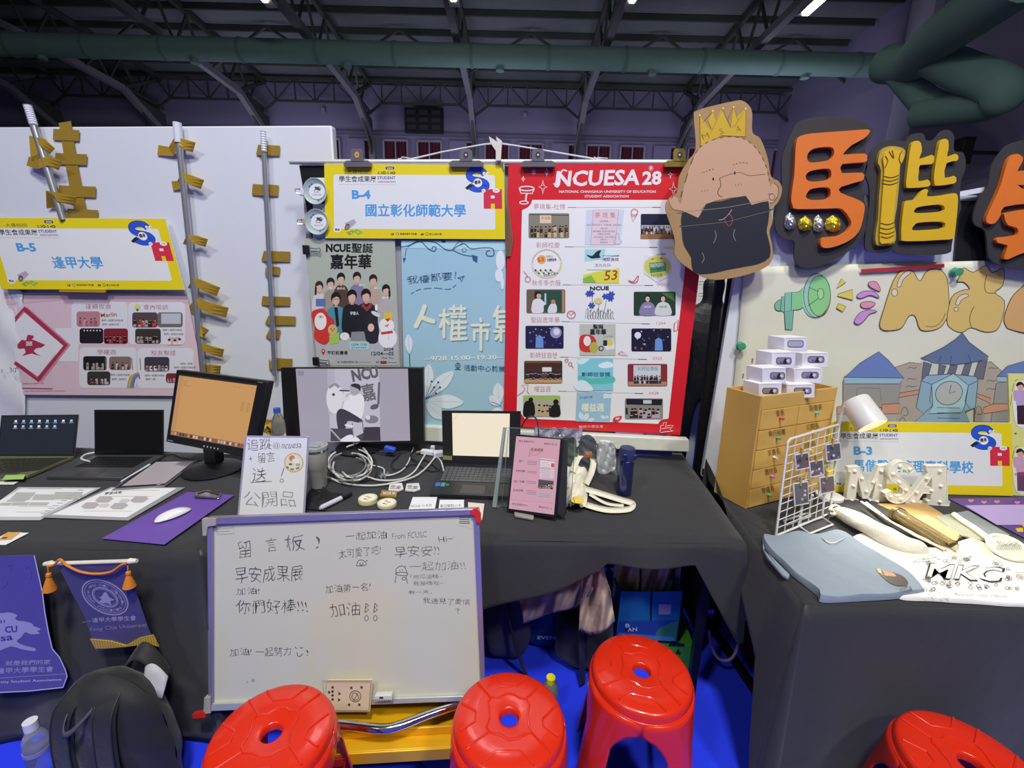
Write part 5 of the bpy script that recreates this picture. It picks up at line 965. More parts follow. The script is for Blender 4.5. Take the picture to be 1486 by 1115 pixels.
# ---------------------------------------------------------------- acrylic board with handwriting
def leaning(tl, tr, br, bl, zb, dy, th=.004):
    A = at_z(*bl, zb); B_ = at_z(*br, zb); T_ = at_y(*tl, A[1]+dy); return plane3(A, B_, T_), [tl, tr, br, bl]
plA, q = leaning((355, 632.5), (449, 633.5), (442.5, 748), (344, 750), Z0, .045)
t = thing('acrylic_sign_holder', 'handwritten whiteboard sheet in a clear upright holder with a round gold sticker', 'sign holder', at_z(393, 749, Z0))
MB().slab(plA, q, .003).build('clear_panel', mat('milky_acrylic', 'a3a1bb', .15), t, bevel=.001)
q2 = [(358, 635), (446, 636), (439.5, 746), (347, 747.5)]; MB().slab((plA[0]+plA[1]*.0015, plA[1]), q2, .001).build('sheet', m_paper, t)
MB().slab(zp(Z0+.003), [(347, 742), (442, 741), (442, 749), (343, 751)], .003).build('foot', m_clear, t)
p = Print((plA[0]+plA[1]*.0015, plA[1]), zoom(300, 520, 3.715), base=.0004); IK = '4b4a55'
p.text('追蹤', 220, 500, 350, 492, 64, IK, -.014, hand=.8); p.text('@', 358, 490, 395, 488, 34, IK, -.016); p.text('ncuesa', 402, 488, 508, 484, 24, IK, -.01, hand=.8, skew=.3)
p.text('+', 232, 556, 246, 554, 26, IK, -.01); p.text('留言', 278, 565, 370, 558, 54, IK, -.014, hand=.8); p.text('送', 248, 668, 322, 662, 74, IK, -.014, hand=.8); p.line([(236, 670), (352, 664)], 3, IK)
p.line([(418, 590), (402, 636)], 3.5, IK); p.ring(405, 660, 9, 2.5, IK); p.text('公開品', 202, 802, 478, 800, 82, '9694a0', -.014, hand=.8)
p.circ(470, 563, 53, 'd8cc90'); p.circ(470, 563, 46, 'e9e5cf'); p.circ(460, 540, 16, 'd98a4c'); p.circ(480, 552, 20, 'f0f0ea', 12); p.line(smooth([(430, 585), (460, 600), (500, 590)], 4, False), 9, '8a7a40', dash=3); p.circ(452, 572, 10, '6a705c', 6); p.circ(492, 575, 13, 'b0b0a8', 7)
for k in range(22): a = 2*pi*k/22; p.circ(470+49*cos(a), 563+49*sin(a), 2.6, '8a8260', n=5)
p.build('lettering', t)
# tumbler
c = at_z(463, 706, Z0); t = thing('tumbler', 'pale grey insulated tumbler with a clear lid behind the handwritten holder', 'tumbler', c)
MB().lathe([(.002, 0), (.030, 0), (.033, .006), (.037, .085), (.042, .092), (.045, .16), (.046, .166), (.002, .166)], c, 32).build('body', mat('pale_grey_enamel', 'b3b3ae', .35, coat=.3, noise=.03), t)
MB().lathe([(.0445, .160), (.0468, .161), (.0468, .170), (.0445, .170)], c, 32).build('steel_rim', m_chrome, t)
MB().lathe([(.002, .168), (.046, .168), (.0465, .182), (.040, .184), (.036, .176), (.002, .176)], c, 32).build('lid', mat('smoky_lid', 'c9ccd0', .12, trans=.4, noise=0), t); MB().box(tuple(c+np.array([.0, -.01, .186])), (.05, .018, .012)).build('lid_slider', m_clear, t, bevel=.003)
# wide monitor
q = [(407, 533.5), (613.6, 533.5), (615, 646), (413, 640)]; bs = at_z(520, 650, Z0); WY = bs[1]-.03
A = at_y(*q[0], WY+.02); plW = plane3(A, at_y(*q[1], WY+.02), at_y(*q[3], WY-.01))
t = thing('monitor', 'wide black monitor showing a black and white photo of a seated singer', 'monitor', (bs[0], WY+.06, Z0))
MB().slab(plW, q, .03).build('bezel', m_black, t, bevel=.003)
p = Print(plW, zoom(300, 520, 3.715)); GR = '9e98a8'
p.poly([(480, 57), (1085, 57), (1097, 445), (508, 455)], GR); p.rect(490, 68, 525, 95, '8a8494', 5)
p.poly([(650, 58), (928, 58), (938, 446), (668, 448)], 'b8b2c2'); p.poly([(650, 58), (690, 58), (700, 300), (655, 300)], 'aca6b6')
p.text('NCU', 788, 130, 930, 104, 66, '5c5864', .05); p.text('嘉', 846, 236, 915, 222, 92, '615d69', .02); p.line([(930, 130), (925, 250)], 12, '615d69', dash=3)
p.circ(690, 215, 45, 'd2cdd8', 85); p.circ(684, 196, 8, '4a4650'); p.line(smooth([(660, 160), (690, 140), (715, 158)], 4, False), 16, '908a9a')
p.poly(smooth([(735, 290), (745, 230), (770, 200), (800, 190), (840, 200), (850, 250), (835, 320), (790, 330)], 4), 'd9d5dc'); p.line(smooth([(770, 210), (740, 225), (745, 190), (772, 178)], 4, False), 16, 'cfcad4'); p.poly(smooth([(772, 150), (800, 140), (828, 150), (826, 180), (805, 200), (780, 195)], 4), 'a39ea8'); p.poly(smooth([(775, 145), (800, 136), (828, 146), (828, 178), (815, 165), (790, 155)], 3), '2e2b33'); p.line([(716, 174), (770, 176)], 7, '2b2930')
p.poly(smooth([(705, 285), (740, 275), (835, 330), (830, 350), (760, 340), (745, 400), (715, 400), (700, 330)], 3), '3c3944'); p.line([(718, 400), (740, 440)], 14, '8c8694'); p.line([(830, 340), (835, 420)], 14, '7a7482')
p.poly([(668, 378), (730, 380), (935, 372), (938, 446), (668, 448)], '4a4652'); p.poly(smooth([(735, 430), (775, 412), (815, 430), (820, 448), (725, 448)], 4), 'ddd9e0'); p.poly([(780, 350), (845, 345), (850, 400), (790, 430)], 'b9b4c0'); p.line([(785, 350), (790, 420)], 4, '57535e'); p.line([(840, 345), (846, 400)], 4, '57535e')
p.circ(890, 330, 36, '7c7684', 22); p.circ(870, 320, 12, 'd0cbd6'); p.circ(905, 262, 24, '5a5662', 14, rot=-.3); p.poly([(850, 372), (935, 370), (938, 446), (840, 446)], '3a3641'); p.line([(670, 385), (720, 440)], 8, 'a8a2b0'); p.line([(745, 360), (790, 368)], 8, 'dedae2')
p.build('screen', t, attr_mat('screen_glow', .15, 1))
p = Print(plW, zoom(300, 520, 3.715)); p.text('acer', 788, 463, 820, 463, 8, '9a9aa0', .01); p.build('lettering', t)
c = at_y(527, 655, WY+.07); MB().prism([(c[0]-.02, WY+.045, Z0+.02), (c[0]+.02, WY+.045, Z0+.02), (c[0]+.02, WY+.10, Z0+.02), (c[0]-.02, WY+.10, Z0+.02)], (0, 0, .20)).build('neck', m_black, t, bevel=.003)
MB().lathe([(.002, 0), (.11, 0), (.112, .008), (.02, .02), (.002, .02)], (c[0], WY+.02, Z0), 36).build('foot', m_black, t)
# cables in a heap
m_wc = mat('white_cable', 'd0d0cc', .45); m_bc = mat('black_cable', '222226', .45)
rnd = random.Random(5)
def cab(pts, r, m, lab, hz=.008, **k):
    P_ = [at_z(x, y, Z0+r+hz*(1+sin(i*1.7+pts[0][0]))*.5) for i, (x, y) in enumerate(pts)]
    return MB().tube(smooth(P_, 5, False), r, 7).build('cable', m, None, lab, 'cable', **k)
def loop(cx, cy, rx, ry, r, m, lab, a0=0, a1=350, hz=.02):
    return cab([(cx+rx*cos(R(a)), cy+ry*sin(R(a))) for a in np.linspace(a0, a1, 14)], r, m, lab, hz, group='coiled cables beside the tumbler')
for i, (cx, cy, rx, ry, a0, a1) in enumerate(((508, 672, 32, 21, -80, 230), (505, 674, 26, 17, -70, 250), (511, 678, 28, 20, -90, 200), (500, 680, 34, 18, -60, 190), (514, 670, 22, 24, -120, 140))):
    loop(cx, cy, rx, ry, .0042, m_wc if i % 2 == 0 else mat('grey_cable', '8e8e90', .4), ['topmost white', 'inner grey', 'long lower white', 'leftmost grey', 'innermost white'][i]+' loop of the cable coil beside the tumbler', a0, a1, .03)
cab([(480, 694), (500, 702), (540, 705), (575, 700), (605, 690), (625, 672), (636, 655)], .0042, m_wc, 'long white cable sweeping from the coil up to the white plug')
cab([(528, 690), (550, 697), (580, 696), (600, 686), (612, 668), (620, 655)], .004, m_wc, 'white cable passing under the wide monitor to the plugs')
cab([(538, 675), (556, 680), (560, 690), (580, 685), (592, 672), (600, 650)], .0035, m_wc, 'thin pale cable rising to the wide monitor')
cab([(602, 652), (596, 662), (605, 670), (618, 668), (640, 684)], .0035, m_bc, 'black cable curving from the wide monitor to the laptop')
cab([(575, 650), (580, 660), (568, 672), (575, 682), (600, 674), (625, 684), (641, 680)], .003, m_bc, 'thin black cable tangled below the blue plug')
cab([(480, 657), (500, 651), (520, 652), (560, 658), (590, 655)], .0035, m_bc, 'black cable along the foot of the wide monitor')
cab([(508, 648), (540, 662), (545, 690), (520, 700)], .004, m_bc, 'dark cable crossing the pale coil')
MB().box(tuple(at_z(566, 652, Z0+.04)), (.055, .03, .022), Matrix.Rotation(.2, 3, 'Y')).build('video_plug', mat('blue_plug', '2a4fc8', .4), label='blue video plug under the wide monitor', cat='plug', bevel=.004)
for (x, y), d, a, lab in (((625, 657), (.10, .03, .025), -.15, 'long white power plug between the monitor and the cream laptop'), ((636, 659), (.05, .035, .03), .4, 'white cube plug beside the cream laptop'), ((628, 651), (.022, .022, .03), .1, 'small white plug standing behind the long one')):
    MB().box(tuple(at_z(x, y, Z0+d[2]/2)), d, Matrix.Rotation(a, 3, 'Z')).build('power_plug', m_white, label=lab, cat='plug', bevel=.005)
MB().tube([at_z(x, y, Z0+.01) for x, y in ((604, 657), (612, 656))], .008, 10).build('connector', mat('olive_plug', '77752f', .4), label='olive cable connector beside the long white plug', cat='plug')
b = MB(); c = at_z(557, 692, Z0); b.grid(lambda u, v: tuple(c+np.array([(u-.5)*.03+.004*sin(v*15), (v-.5)*.05, .008+.008*sin(u*11+v*13)])), 6, 8); b.build('cable_tie_bag', mat('clear_film', 'e8ecef', .1, trans=.8, noise=0), label='scrap of clear film tied round the pale cable', cat='film', solid=.0006, flat=True)
# black crumpled cloth
b = MB(); c = at_z(462, 727, Z0)
b.grid(lambda u, v: tuple(c+np.array([(u-.5)*.13, (v-.5)*.14, .002+.05*max(0, sin(pi*u)*sin(pi*v))*(.55+.3*sin(u*15+v*7)+.3*sin(v*19-u*11)+.15*sin(u*37))])), 22, 22)
b.build('black_glove_bundle', mat('black_knit', '1f1f23', .9, bump=.5, bscale=80), label='crumpled black cloth bundle beside the handwritten holder', cat='cloth', ang=60)
# marker
t = thing('marker_pen', 'white marker pen with a black cap lying beside the black cloth', 'pen', at_z(487, 728, Z0)); a = at_z(464, 738, Z0+.011); b2 = at_z(510, 716, Z0+.011); d = b2-a
MB().tube([a, a+d*.04, a+d*.05, a+d*.66], [.006, .006, .0095, .0095], 14).build('barrel', mat('pen_white', 'cfcbe0', .3), t); MB().tube([a+d*.66, a+d*.97, b2], [.0102, .0095, .006], 14).build('cap', m_black, t)
# sticker piles and cards
def disc_pile(x, y, n, lab, r=.036):
    c = at_z(x, y, Z0); t = thing('sticker_pile', lab, 'stickers', c, 'round sticker piles on the B-4 table')
    for i in range(n):
        o_ = np.array([.0015*sin(i*3.1), .0015*cos(i*2.3), i*.0048]); MB().lathe([(.001, 0), (r, 0), (r, .004), (.001, .004)], c+o_, 26).build('sticker', mat('cream_disc', 'd9d3a6', .4), t)
    z = Z0+n*.0048-.0008; P2 = zp(z); e = at_z(x, y, z); p = Print(P2, None, base=.0003)
    top = lambda dx, dy: tuple(pjx(c+np.array([dx, dy, z-Z0])))
    for rr, cc in ((.031, 'e8e4c8'), (.024, 'f2f0e4')): p.poly([top(rr*cos(2*pi*k/20), rr*sin(2*pi*k/20)) for k in range(20)], cc)
    for dx, dy, rr, cc in ((-.006, .010, .008, 'd99a4c'), (.008, .002, .009, 'b9b79a'), (-.008, -.010, .006, '6a6a4a'), (.002, -.014, .007, 'c8b860')): p.poly([top(dx+rr*cos(2*pi*k/9), dy+rr*.7*sin(2*pi*k/9)) for k in range(9)], cc)
    p.build('print', t)
def pjx(w):
    d = np.array(w, float)-EYE; t_ = d@FW; return (743+FPX*(d@RT)/t_, 557.5-FPX*(d@UP)/t_)
disc_pile(534, 729, 4, 'taller pile of round cream stickers beside the marker pen'); disc_pile(561.5, 734, 3, 'lower pile of round cream stickers nearer the whiteboard')
o = flat('badge', [(554, 711), (577, 713), (575, 721), (551, 719)], mat('gold_tag', '94783f', .4), 'small golden name badge beside the round stickers', 'badge', t=.008, bevel=.001); p = Print(zp(Z0+.008), base=.0003); p.text('NCUE SA', 556, 718, 574, 718, 4, 'efe6c8', .02); p.build('lettering', o)
for x, y, lab in ((574.5, 707, 'glossy white sticker bundle behind the golden badge'), (599, 707, 'glossy white sticker bundle nearest the cream laptop')):
    o = flat('sticker_bundle', [(x-9, y-5), (x+9, y-6), (x+11, y+2), (x+3, y+5), (x-11, y+4)], mat('glossy_sticker', 'e2e4e6', .15, coat=.5), lab, 'stickers', t=.008, bevel=.001); p = Print(zp(Z0+.008), base=.0003); p.circ(x-4, y-1, 4, '9aa68a', 2); p.circ(x+4, y, 3.5, '8e9298', 1.8); p.line([(x-8, y+2), (x+6, y+2.5)], 1, 'b05a50'); p.build('print', o)
for q, lab, tx in (([(599, 721.5), (634.5, 721.5), (631, 739), (593, 739)], 'wider white note card on the table above the whiteboard', 'NCUE 小卡片'), ([(638, 725.5), (673.5, 725.5), (673, 741), (636, 741)], 'narrower white note card on the table above the whiteboard', '歡迎索取小卡')):
    o = flat('note_card', q, m_paper, lab, 'card', t=.006, bevel=.0005); p = Print(zp(Z0+.006), base=.0003); p.text(tx, q[3][0]+3, 737, q[2][0]-4, 736, 4.5, '55555c', hand=.5); p.build('lettering', o)
o = flat('note_card', [(679, 729), (703, 731), (700, 752), (680, 750)], mat('cream_card', 'dfd4c4', .5), 'cream card pile at the table edge behind the red taped corner', 'card', t=.01, bevel=.0005)
p = Print(zp(Z0+.01), base=.0003); p.circ(692, 741, 3, 'c04038'); p.build('print', o)
# cream laptop
def sc3(p):
    p.rect(0, 0, 1, 1, '101114'); p.rect(.135, .045, .865, .845, 'efe2cb'); p.line(smooth([(.15, .25), (.16, .16), (.20, .08), (.26, .055)], 4, False), .004, 'c9b89a'); p.line(smooth([(.145, .12), (.17, .16), (.19, .10)], 4, False), .003, 'c9b89a')
t, H, pb = laptop('black laptop with a blank cream screen on the B-4 table', (643, 672), (754, 676), (641, 596), (756, 597), (624, 716), (744, 721), .03, mat('dark_laptop', '222328', .4, noise=.1), sc3, '55575c', rows=6, cols=16, kz=(.06, .12, .97, .60), ink=1, thick=.018)
p = Print(pb, H, base=.0006); p.rect(.02, .66, .08, .78, '3a6ac0'); p.rect(.09, .66, .14, .78, '4a9a98'); p.rect(.15, .68, .19, .76, '3c7a48'); p.build('sticker', t)
p = Print(plane3(at_z(643, 672, Z0+.018), at_z(754, 676, Z0+.018), at_y(641, 596, at_z(643, 672, Z0+.018)[1]+.03)), None, base=.0012); p.poly([(643, 661), (656, 662), (656, 668), (643, 667)], '8a8458'); p.text('ROG', 644, 666, 655, 667, 3.5, 'e8e8d0') if False else None; p.build('sticker', t)
MB().tube(smooth([at_z(644, 684, Z0+.02), at_z(640, 670, Z0+.05), at_z(632, 664, Z0+.02), at_z(622, 676, Z0+.01)], 4, False), .003, 6).build('cable', m_wc, label='white cable plugged into the side of the cream laptop', cat='cable')
# acrylic rack and pink tablet
c0 = at_z(757, 741, Z0); t = thing('acrylic_stand', 'clear acrylic brochure stand holding the pink tablet', 'stand', c0)
plC = plane3(at_z(714, 737, Z0), at_z(800, 752, Z0), at_y(730, 621, at_z(714, 737, Z0)[1]+.06))
m_ac = mat('thin_acrylic', 'eef3f5', .05, trans=.98, noise=0)
MB().slab((plC[0]-plC[1]*.055, plC[1]), [(730, 621), (836, 623), (828, 735), (722, 730)], .002).build('back_panel', m_ac, t)
for q, nm in (([(730, 621), (733.5, 621.5), (720, 737), (714, 736)], 'side_edge'),): MB().slab(plC, q, .012).build(nm, mat('acrylic_edge', 'b4c0c4', .1, trans=.5), t)
for q_ in ([(730, 621), (836, 623)], [(836, 623), (828, 735)], [(738, 624), (728, 733)]): MB().tube([on((plC[0]-plC[1]*.055, plC[1]), *k) for k in q_], .0013, 6).build('polished_edge', mat('acrylic_edge', 'b4c0c4', .1, trans=.5), t)
MB().slab(zp(Z0+.004), [(718, 733), (800, 750), (806, 740), (726, 728)], .004).build('base_plate', m_ac, t)
MB().slab(zp(Z0+.012), [(746, 742), (775, 748), (774, 753), (747, 748)], .009).build('front_lip', mat('lip_acrylic', 'bdb9ae', .2, trans=.4), t, bevel=.002)
q = [(748.7, 630.5), (818, 636.5), (807, 753), (735, 740.5)]; pT = plane3(at_z(738, 744, Z0+.008), at_z(806, 756, Z0+.008), at_y(748, 630, at_z(738, 744, Z0)[1]+.055))
t = thing('tablet', 'upright black tablet with a pink page of event text leaning on the clear stand', 'tablet', at_z(772, 750, Z0))
MB().slab(pT, q, .010).build('body', m_black, t, bevel=.002); MB().slab((pT[0]-pT[1]*.010, pT[1]), [(751, 632), (824, 638), (821, 748), (740, 742)], .012).build('folding_case', mat('dark_case', '25262b', .6), t, bevel=.002)
p = Print(pT, zoom(620, 560, 3.715), base=.0004)
p.poly([(480, 272), (718, 290), (683, 696), (440, 662)], 'd9a6b8'); K = '54434c'
p.text('學生會歷史中心', 494, 304, 578, 308, 11, K, .01); p.text('聯絡方式 20', 630, 318, 700, 322, 11, K, .01); p.text('表演業務', 556, 352, 626, 356, 17, K, .01); p.line(smooth([(575, 335), (555, 350), (550, 382), (565, 360), (600, 340), (618, 350), (590, 372), (565, 375)], 4, False), 2.5, 'c06a70')
for t_, x0, x1, y in (('宣傳', 494, 522, 412), ('發展活動', 474, 527, 466), ('宣傳市集', 468, 525, 522), ('在地活動', 462, 518, 570)): p.text(t_, x0, y, x1, y+2, 13, K, .01)
for y in (405, 412, 422, 460, 468, 515, 523, 565, 573, 582): p.line([(540-(y-400)*.03, y), (592-(y-400)*.03, y+5)], 2.5, '8a707c', dash=3)
p.poly([(612, 390), (690, 400), (686, 445), (609, 440)], 'e4dbe4'); p.line([(612, 398), (690, 407)], 4, 'd84a44'); p.rect(668, 418, 686, 440, 'cf5a74'); p.poly([(608, 445), (686, 450), (682, 500), (606, 500)], 'dcc8d4')
for y in range(412, 500, 9): p.line([(616, y), (660, y+4)], 2, 'b0a0b4', dash=3)
p.poly([(600, 505), (682, 514), (678, 560), (597, 550)], '55505a'); p.crowd(606, 515, 675, 556, 6, ['2c2a30', 'b8b0b8', '8a6a6a'], 5); p.poly([(598, 572), (676, 580), (674, 605), (596, 598)], 'c9b4c2')
for y in (580, 588, 596): p.line([(600, y), (668, y+6)], 2, '8a8090')
p.text('學生會歷史中心', 458, 642, 542, 652, 11, K, .01); p.text('聯絡方式 13', 600, 658, 670, 668, 11, K, .01); p.line([(446, 612), (680, 634)], 1.5, 'c08a9c')
p.build('screen', t, attr_mat('screen_half_glow', .12, .85))
MB().tube(smooth([at_y(756, 622, 1.95), at_y(762, 610, 1.9), at_y(770, 604.5, 1.85), at_y(778, 608, 1.75), at_y(781, 620, 1.7), on(pT, 781, 633)-pT[1]*.008], 5, False), .0035, 8).build('charging_cable', m_bc, label='black cable arching over to the top of the pink tablet', cat='cable')
# bagged things behind the tablet
def bag(pts, m, lab, nm, thick=.02, extra=None, wrap=None):
    base_y = max(y for x, y in pts); bx = sum(x for x, y in pts)/len(pts); c = at_z(bx, base_y, Z0); pl_ = yp(c[1])
    o = cut(nm, [smooth(pts, 3)], pl_, -thick, 0, m, None, label=lab, category='bagged item')
    if extra: p = Print(pl_, None, base=.0006); extra(p); p.build('print', o)
    if wrap:
        b = MB(); w = np.array(wrap, float)
        def fn(u, v):
            q = (w[0]*(1-u)+w[1]*u)*(1-v)+(w[3]*(1-u)+w[2]*u)*v; return tuple(on(pl_, *q)+pl_[1]*(.006+.006*sin(u*13+v*7)+.004*sin(v*23-u*9)))
        b.grid(fn, 14, 14); b.build('plastic_bag', mat('crinkled_film', 'f2f4f6', .06, trans=.92, noise=0), o, flat=True)
    return o
bag([(806, 630), (812, 627), (832, 629), (836, 640), (838, 675), (830, 680), (815, 678), (812, 650)], mat('green_knit', '45663c', .8, bump=.4, bscale=90), 'green bagged item behind the pink tablet', 'green_pouch', wrap=[(800, 626), (836, 627), (838, 678), (808, 680)])
def ex(p): p.rect(848, 655, 859, 664, 'd0703a', 1); p.circ(853, 659, 3, 'e8a860', 2); p.line([(842, 650), (866, 650)], 1, '2a3040')
bag([(842, 642), (846, 635), (854, 633), (862, 637), (865, 645), (866, 660), (864, 676), (850, 680), (840, 672), (841, 655)], mat('navy_knit', '3c4356', .8, bump=.4, bscale=90), 'dark blue bagged pouch with an orange label', 'navy_pouch', extra=ex, wrap=[(838, 632), (868, 632), (869, 682), (839, 680)])
bag([(870, 645), (875, 641), (888, 643), (892, 648), (894, 675), (888, 685), (870, 688), (867, 675)], mat('white_knit', 'e4e5ea', .8, bump=.6, bscale=60), 'white bagged item beside the navy flask', 'white_pouch', wrap=[(866, 639), (893, 641), (895, 689), (865, 688)])
b = MB(); c = at_z(800, 660, Z0+.04); 
b.grid(lambda u, v: tuple(on(yp(1.95), 775+u*70, 622+v*14)+np.array([0, .01*sin(u*21+v*5), .006*sin(u*33)])), 20, 5); b.build('plastic_bag', mat('lilac_film', 'cfc9e4', .1, trans=.6, noise=0), label='crinkled lilac plastic bag top behind the pink tablet', cat='bag', flat=True, solid=.0005)
# navy flask
c = at_z(905, 716, Z0); t = thing('thermos_flask', 'navy blue flask standing alone right of the canvas bag', 'flask', c)
m_nv = mat('navy_enamel', '262d5e', .22, .3, coat=.5, noise=.05)
MB().lathe([(.002, 0), (.0295, 0), (.031, .004), (.0315, .012), (.0315, .150), (.029, .153), (.002, .153)], c, 32).build('body', m_nv, t)
MB().lathe([(.002, .153), (.031, .154), (.032, .160), (.0315, .196), (.029, .204), (.002, .208)], c, 32).build('lid', mat('navy_lid', '30385e', .4), t)
MB().box(tuple(c+np.array([-.012, -.030, .172])), (.020, .010, .028)).build('latch', m_nv, t, bevel=.003); MB().box(tuple(c+np.array([.030, -.012, .168])), (.012, .012, .02)).build('hinge', m_nv, t, bevel=.002)
# canvas bag with straps
m_cv = mat('cream_canvas', 'e9e4cf', .85, noise=.05, bump=.3, bscale=120)
t = thing('canvas_bag', 'small cream canvas bag with loop handles in front of the bagged pouches', 'bag', at_z(845, 738, Z0))
b = MB()
def fb(u, v):
    x = 817+u*(38-6*v)+v*2; y = 688+v*52; p_ = at_z(x, y, Z0); hgt = .045*sin(pi*min(u*.9+.1, 1))*(1-.4*v)+.008*sin(u*17+v*11)+.006*sin(v*23); return tuple(p_+np.array([0, 0, .004+max(hgt, 0)]))
b.grid(fb, 14, 18); b.build('bag_body', m_cv, t, solid=.002, ang=70)
def strap(pts, w, h, lab):
    b = MB(); P_ = smooth(pts, 5, False); v = []
    for i, q in enumerate(P_):
        a = P_[max(i-1, 0)]; e = P_[min(i+1, len(P_)-1)]; d = np.array(e[:2])-np.array(a[:2]); d /= np.linalg.norm(d)+1e-9; o_ = np.array([-d[1], d[0]])*w/2; z = q[2] if len(q) > 2 else h
        for s_ in (1, -1): pt = at_z(q[0], q[1], Z0)*1.0; pt2 = at_z(q[0]+o_[0]*s_, q[1]+o_[1]*s_, Z0); v.append(pt2+np.array([0, 0, z]))
    b.add(v, [(2*i, 2*i+1, 2*i+3, 2*i+2) for i in range(len(P_)-1)]); return b.build(lab, m_cv, t, solid=.0025)
strap([(830, 700, .05), (838, 682, .06), (850, 672, .06), (860, 680, .05), (858, 696, .04), (850, 712, .03)], 9, .05, 'strap')
strap([(845, 715, .02), (870, 720, .012), (900, 728, .008), (918, 734, .008), (912, 742, .008), (880, 743, .008), (850, 736, .01)], 8, .01, 'strap')
strap([(855, 722, .015), (880, 733, .006), (905, 736, .006)], 4, .006, 'strap')
p = Print(zp(Z0+.047)); p.poly(smooth([(828, 724), (838, 721), (847, 724), (846, 731), (832, 730)], 3), 'e8cc50'); p.line([(832, 722), (834, 730)], 1, 'c05a40'); p.line([(818, 712), (826, 708)], 3, 'd9a848'); p.build('print', t)
# ---------------------------------------------------------------- booth B-3 table top
F0 = np.array([.79, 1.69, Z0]); fu = np.array([.872, .489, 0]); fd = np.array([-.489, .872, 0]); fz = np.array([-.012, 0, 1.0])
BW, BD, BH = .455, .155, .46
def bx(u, d, z): return F0+fu*u+fd*d+fz*z
def pbox(mb, u0, u1, d0, d1, z0, z1):
    v = [bx(u, d, z) for u in (u0, u1) for d in (d0, d1) for z in (z0, z1)]
    return mb.add(v, [(0, 1, 3, 2), (4, 6, 7, 5), (0, 4, 5, 1), (2, 3, 7, 6), (0, 2, 6, 4), (1, 5, 7, 3)])
t = thing('drawer_cabinet', 'pale wooden drawer cabinet with labelled drawers and white boxes stacked in its open top', 'cabinet', F0+fu*BW/2)
m_w2 = mat('pine_front', 'dcb05c', .5, noise=.12, nscale=6, wave=(2.2, 5, 'Z', .10)); m_lab = 'a9452a'
b = MB(); pbox(b, 0, .010, 0, BD, 0, BH); b.build('side_panel', m_wood, t, bevel=.001)
pbox(MB(), BW-.010, BW, 0, BD, 0, BH).build('side_panel', m_wood, t, bevel=.001); pbox(MB(), .01, BW-.01, BD-.01, BD, 0, BH).build('back_panel', m_wood, t); pbox(MB(), .01, BW-.01, .0, .01, BH-.055, BH).build('top_board', m_w2, t, bevel=.001)
pbox(MB(), .01, BW-.01, .01, BD-.01, BH-.075, BH-.068).build('tray_floor', m_wood, t)
dr = [['會長', '副會長'], ['執行秘書', '公關長'], ['文書長', '活動長'], ['器材長', '美宣長'], ['學權長', '總務長']]; pins = [['d84a3a', '58c8b0'], ['3aa878', 'd8c83a'], ['e8e0d0', 'd8d8a0'], ['c070b0', 'd86a5a'], ['58b860', '58a8d0']]
plF = plane(F0+fd*-.003, fd); hz = (BH-.057)/5
for r_ in range(5):
    for c_ in range(2):
        u0 = .012+c_*(BW-.024)/2; u1 = u0+(BW-.024)/2-.0045; z1 = BH-.057-r_*hz; z0 = z1-hz+.0035
        if r_ == 4: z0 = max(z0, .002)
        b = MB(); pbox(b, u0, u1, -.003, .012, z0, z1); d_ = b.build('drawer', m_w2, t, bevel=.001)
        c = bx((u0+u1)/2, -.003, z1-.018); e = pjx(c); w = 3.9*len(dr[r_][c_]); q0 = pjx(bx(u0, -.003, z1)); q1 = pjx(bx(u1, -.003, z1)); sl = (q1[1]-q0[1])/(q1[0]-q0[0])
        p = Print(plF, None, base=.0006); w2 = 5.5*len(dr[r_][c_]); p.text(dr[r_][c_], e[0]-w2*.55, e[1]+4-sl*w2*.5, e[0]+w2*.55, e[1]+4+sl*w2*.5, 9, '5c4422', -.002); p.build('lettering', d_)
        pc = bx((u0+u1)/2, -.003, z1-.038); M = fd; MB().tube([pc, pc-fd*.004, pc-fd*.010, pc-fd*.013, pc-fd*.016], [.006, .006, .003, .0055, .0055], 10).build('pin_knob', mat('pin_'+pins[r_][c_], pins[r_][c_], .3), d_)
pS = plane(F0-fu*.0, fu); p = Print((F0, plane(F0, fu)[1]), zoom(1040, 360, 3.327)); p.line(smooth([(88, 1030), (92, 1060), (110, 1050), (118, 1070), (100, 1090), (92, 1110), (112, 1118), (124, 1100)], 4, False), 6, '6a3a1c'); p.line([(90, 1030), (100, 1040), (98, 1052)], 5, '6a3a1c')
p.build('brand_mark', t)
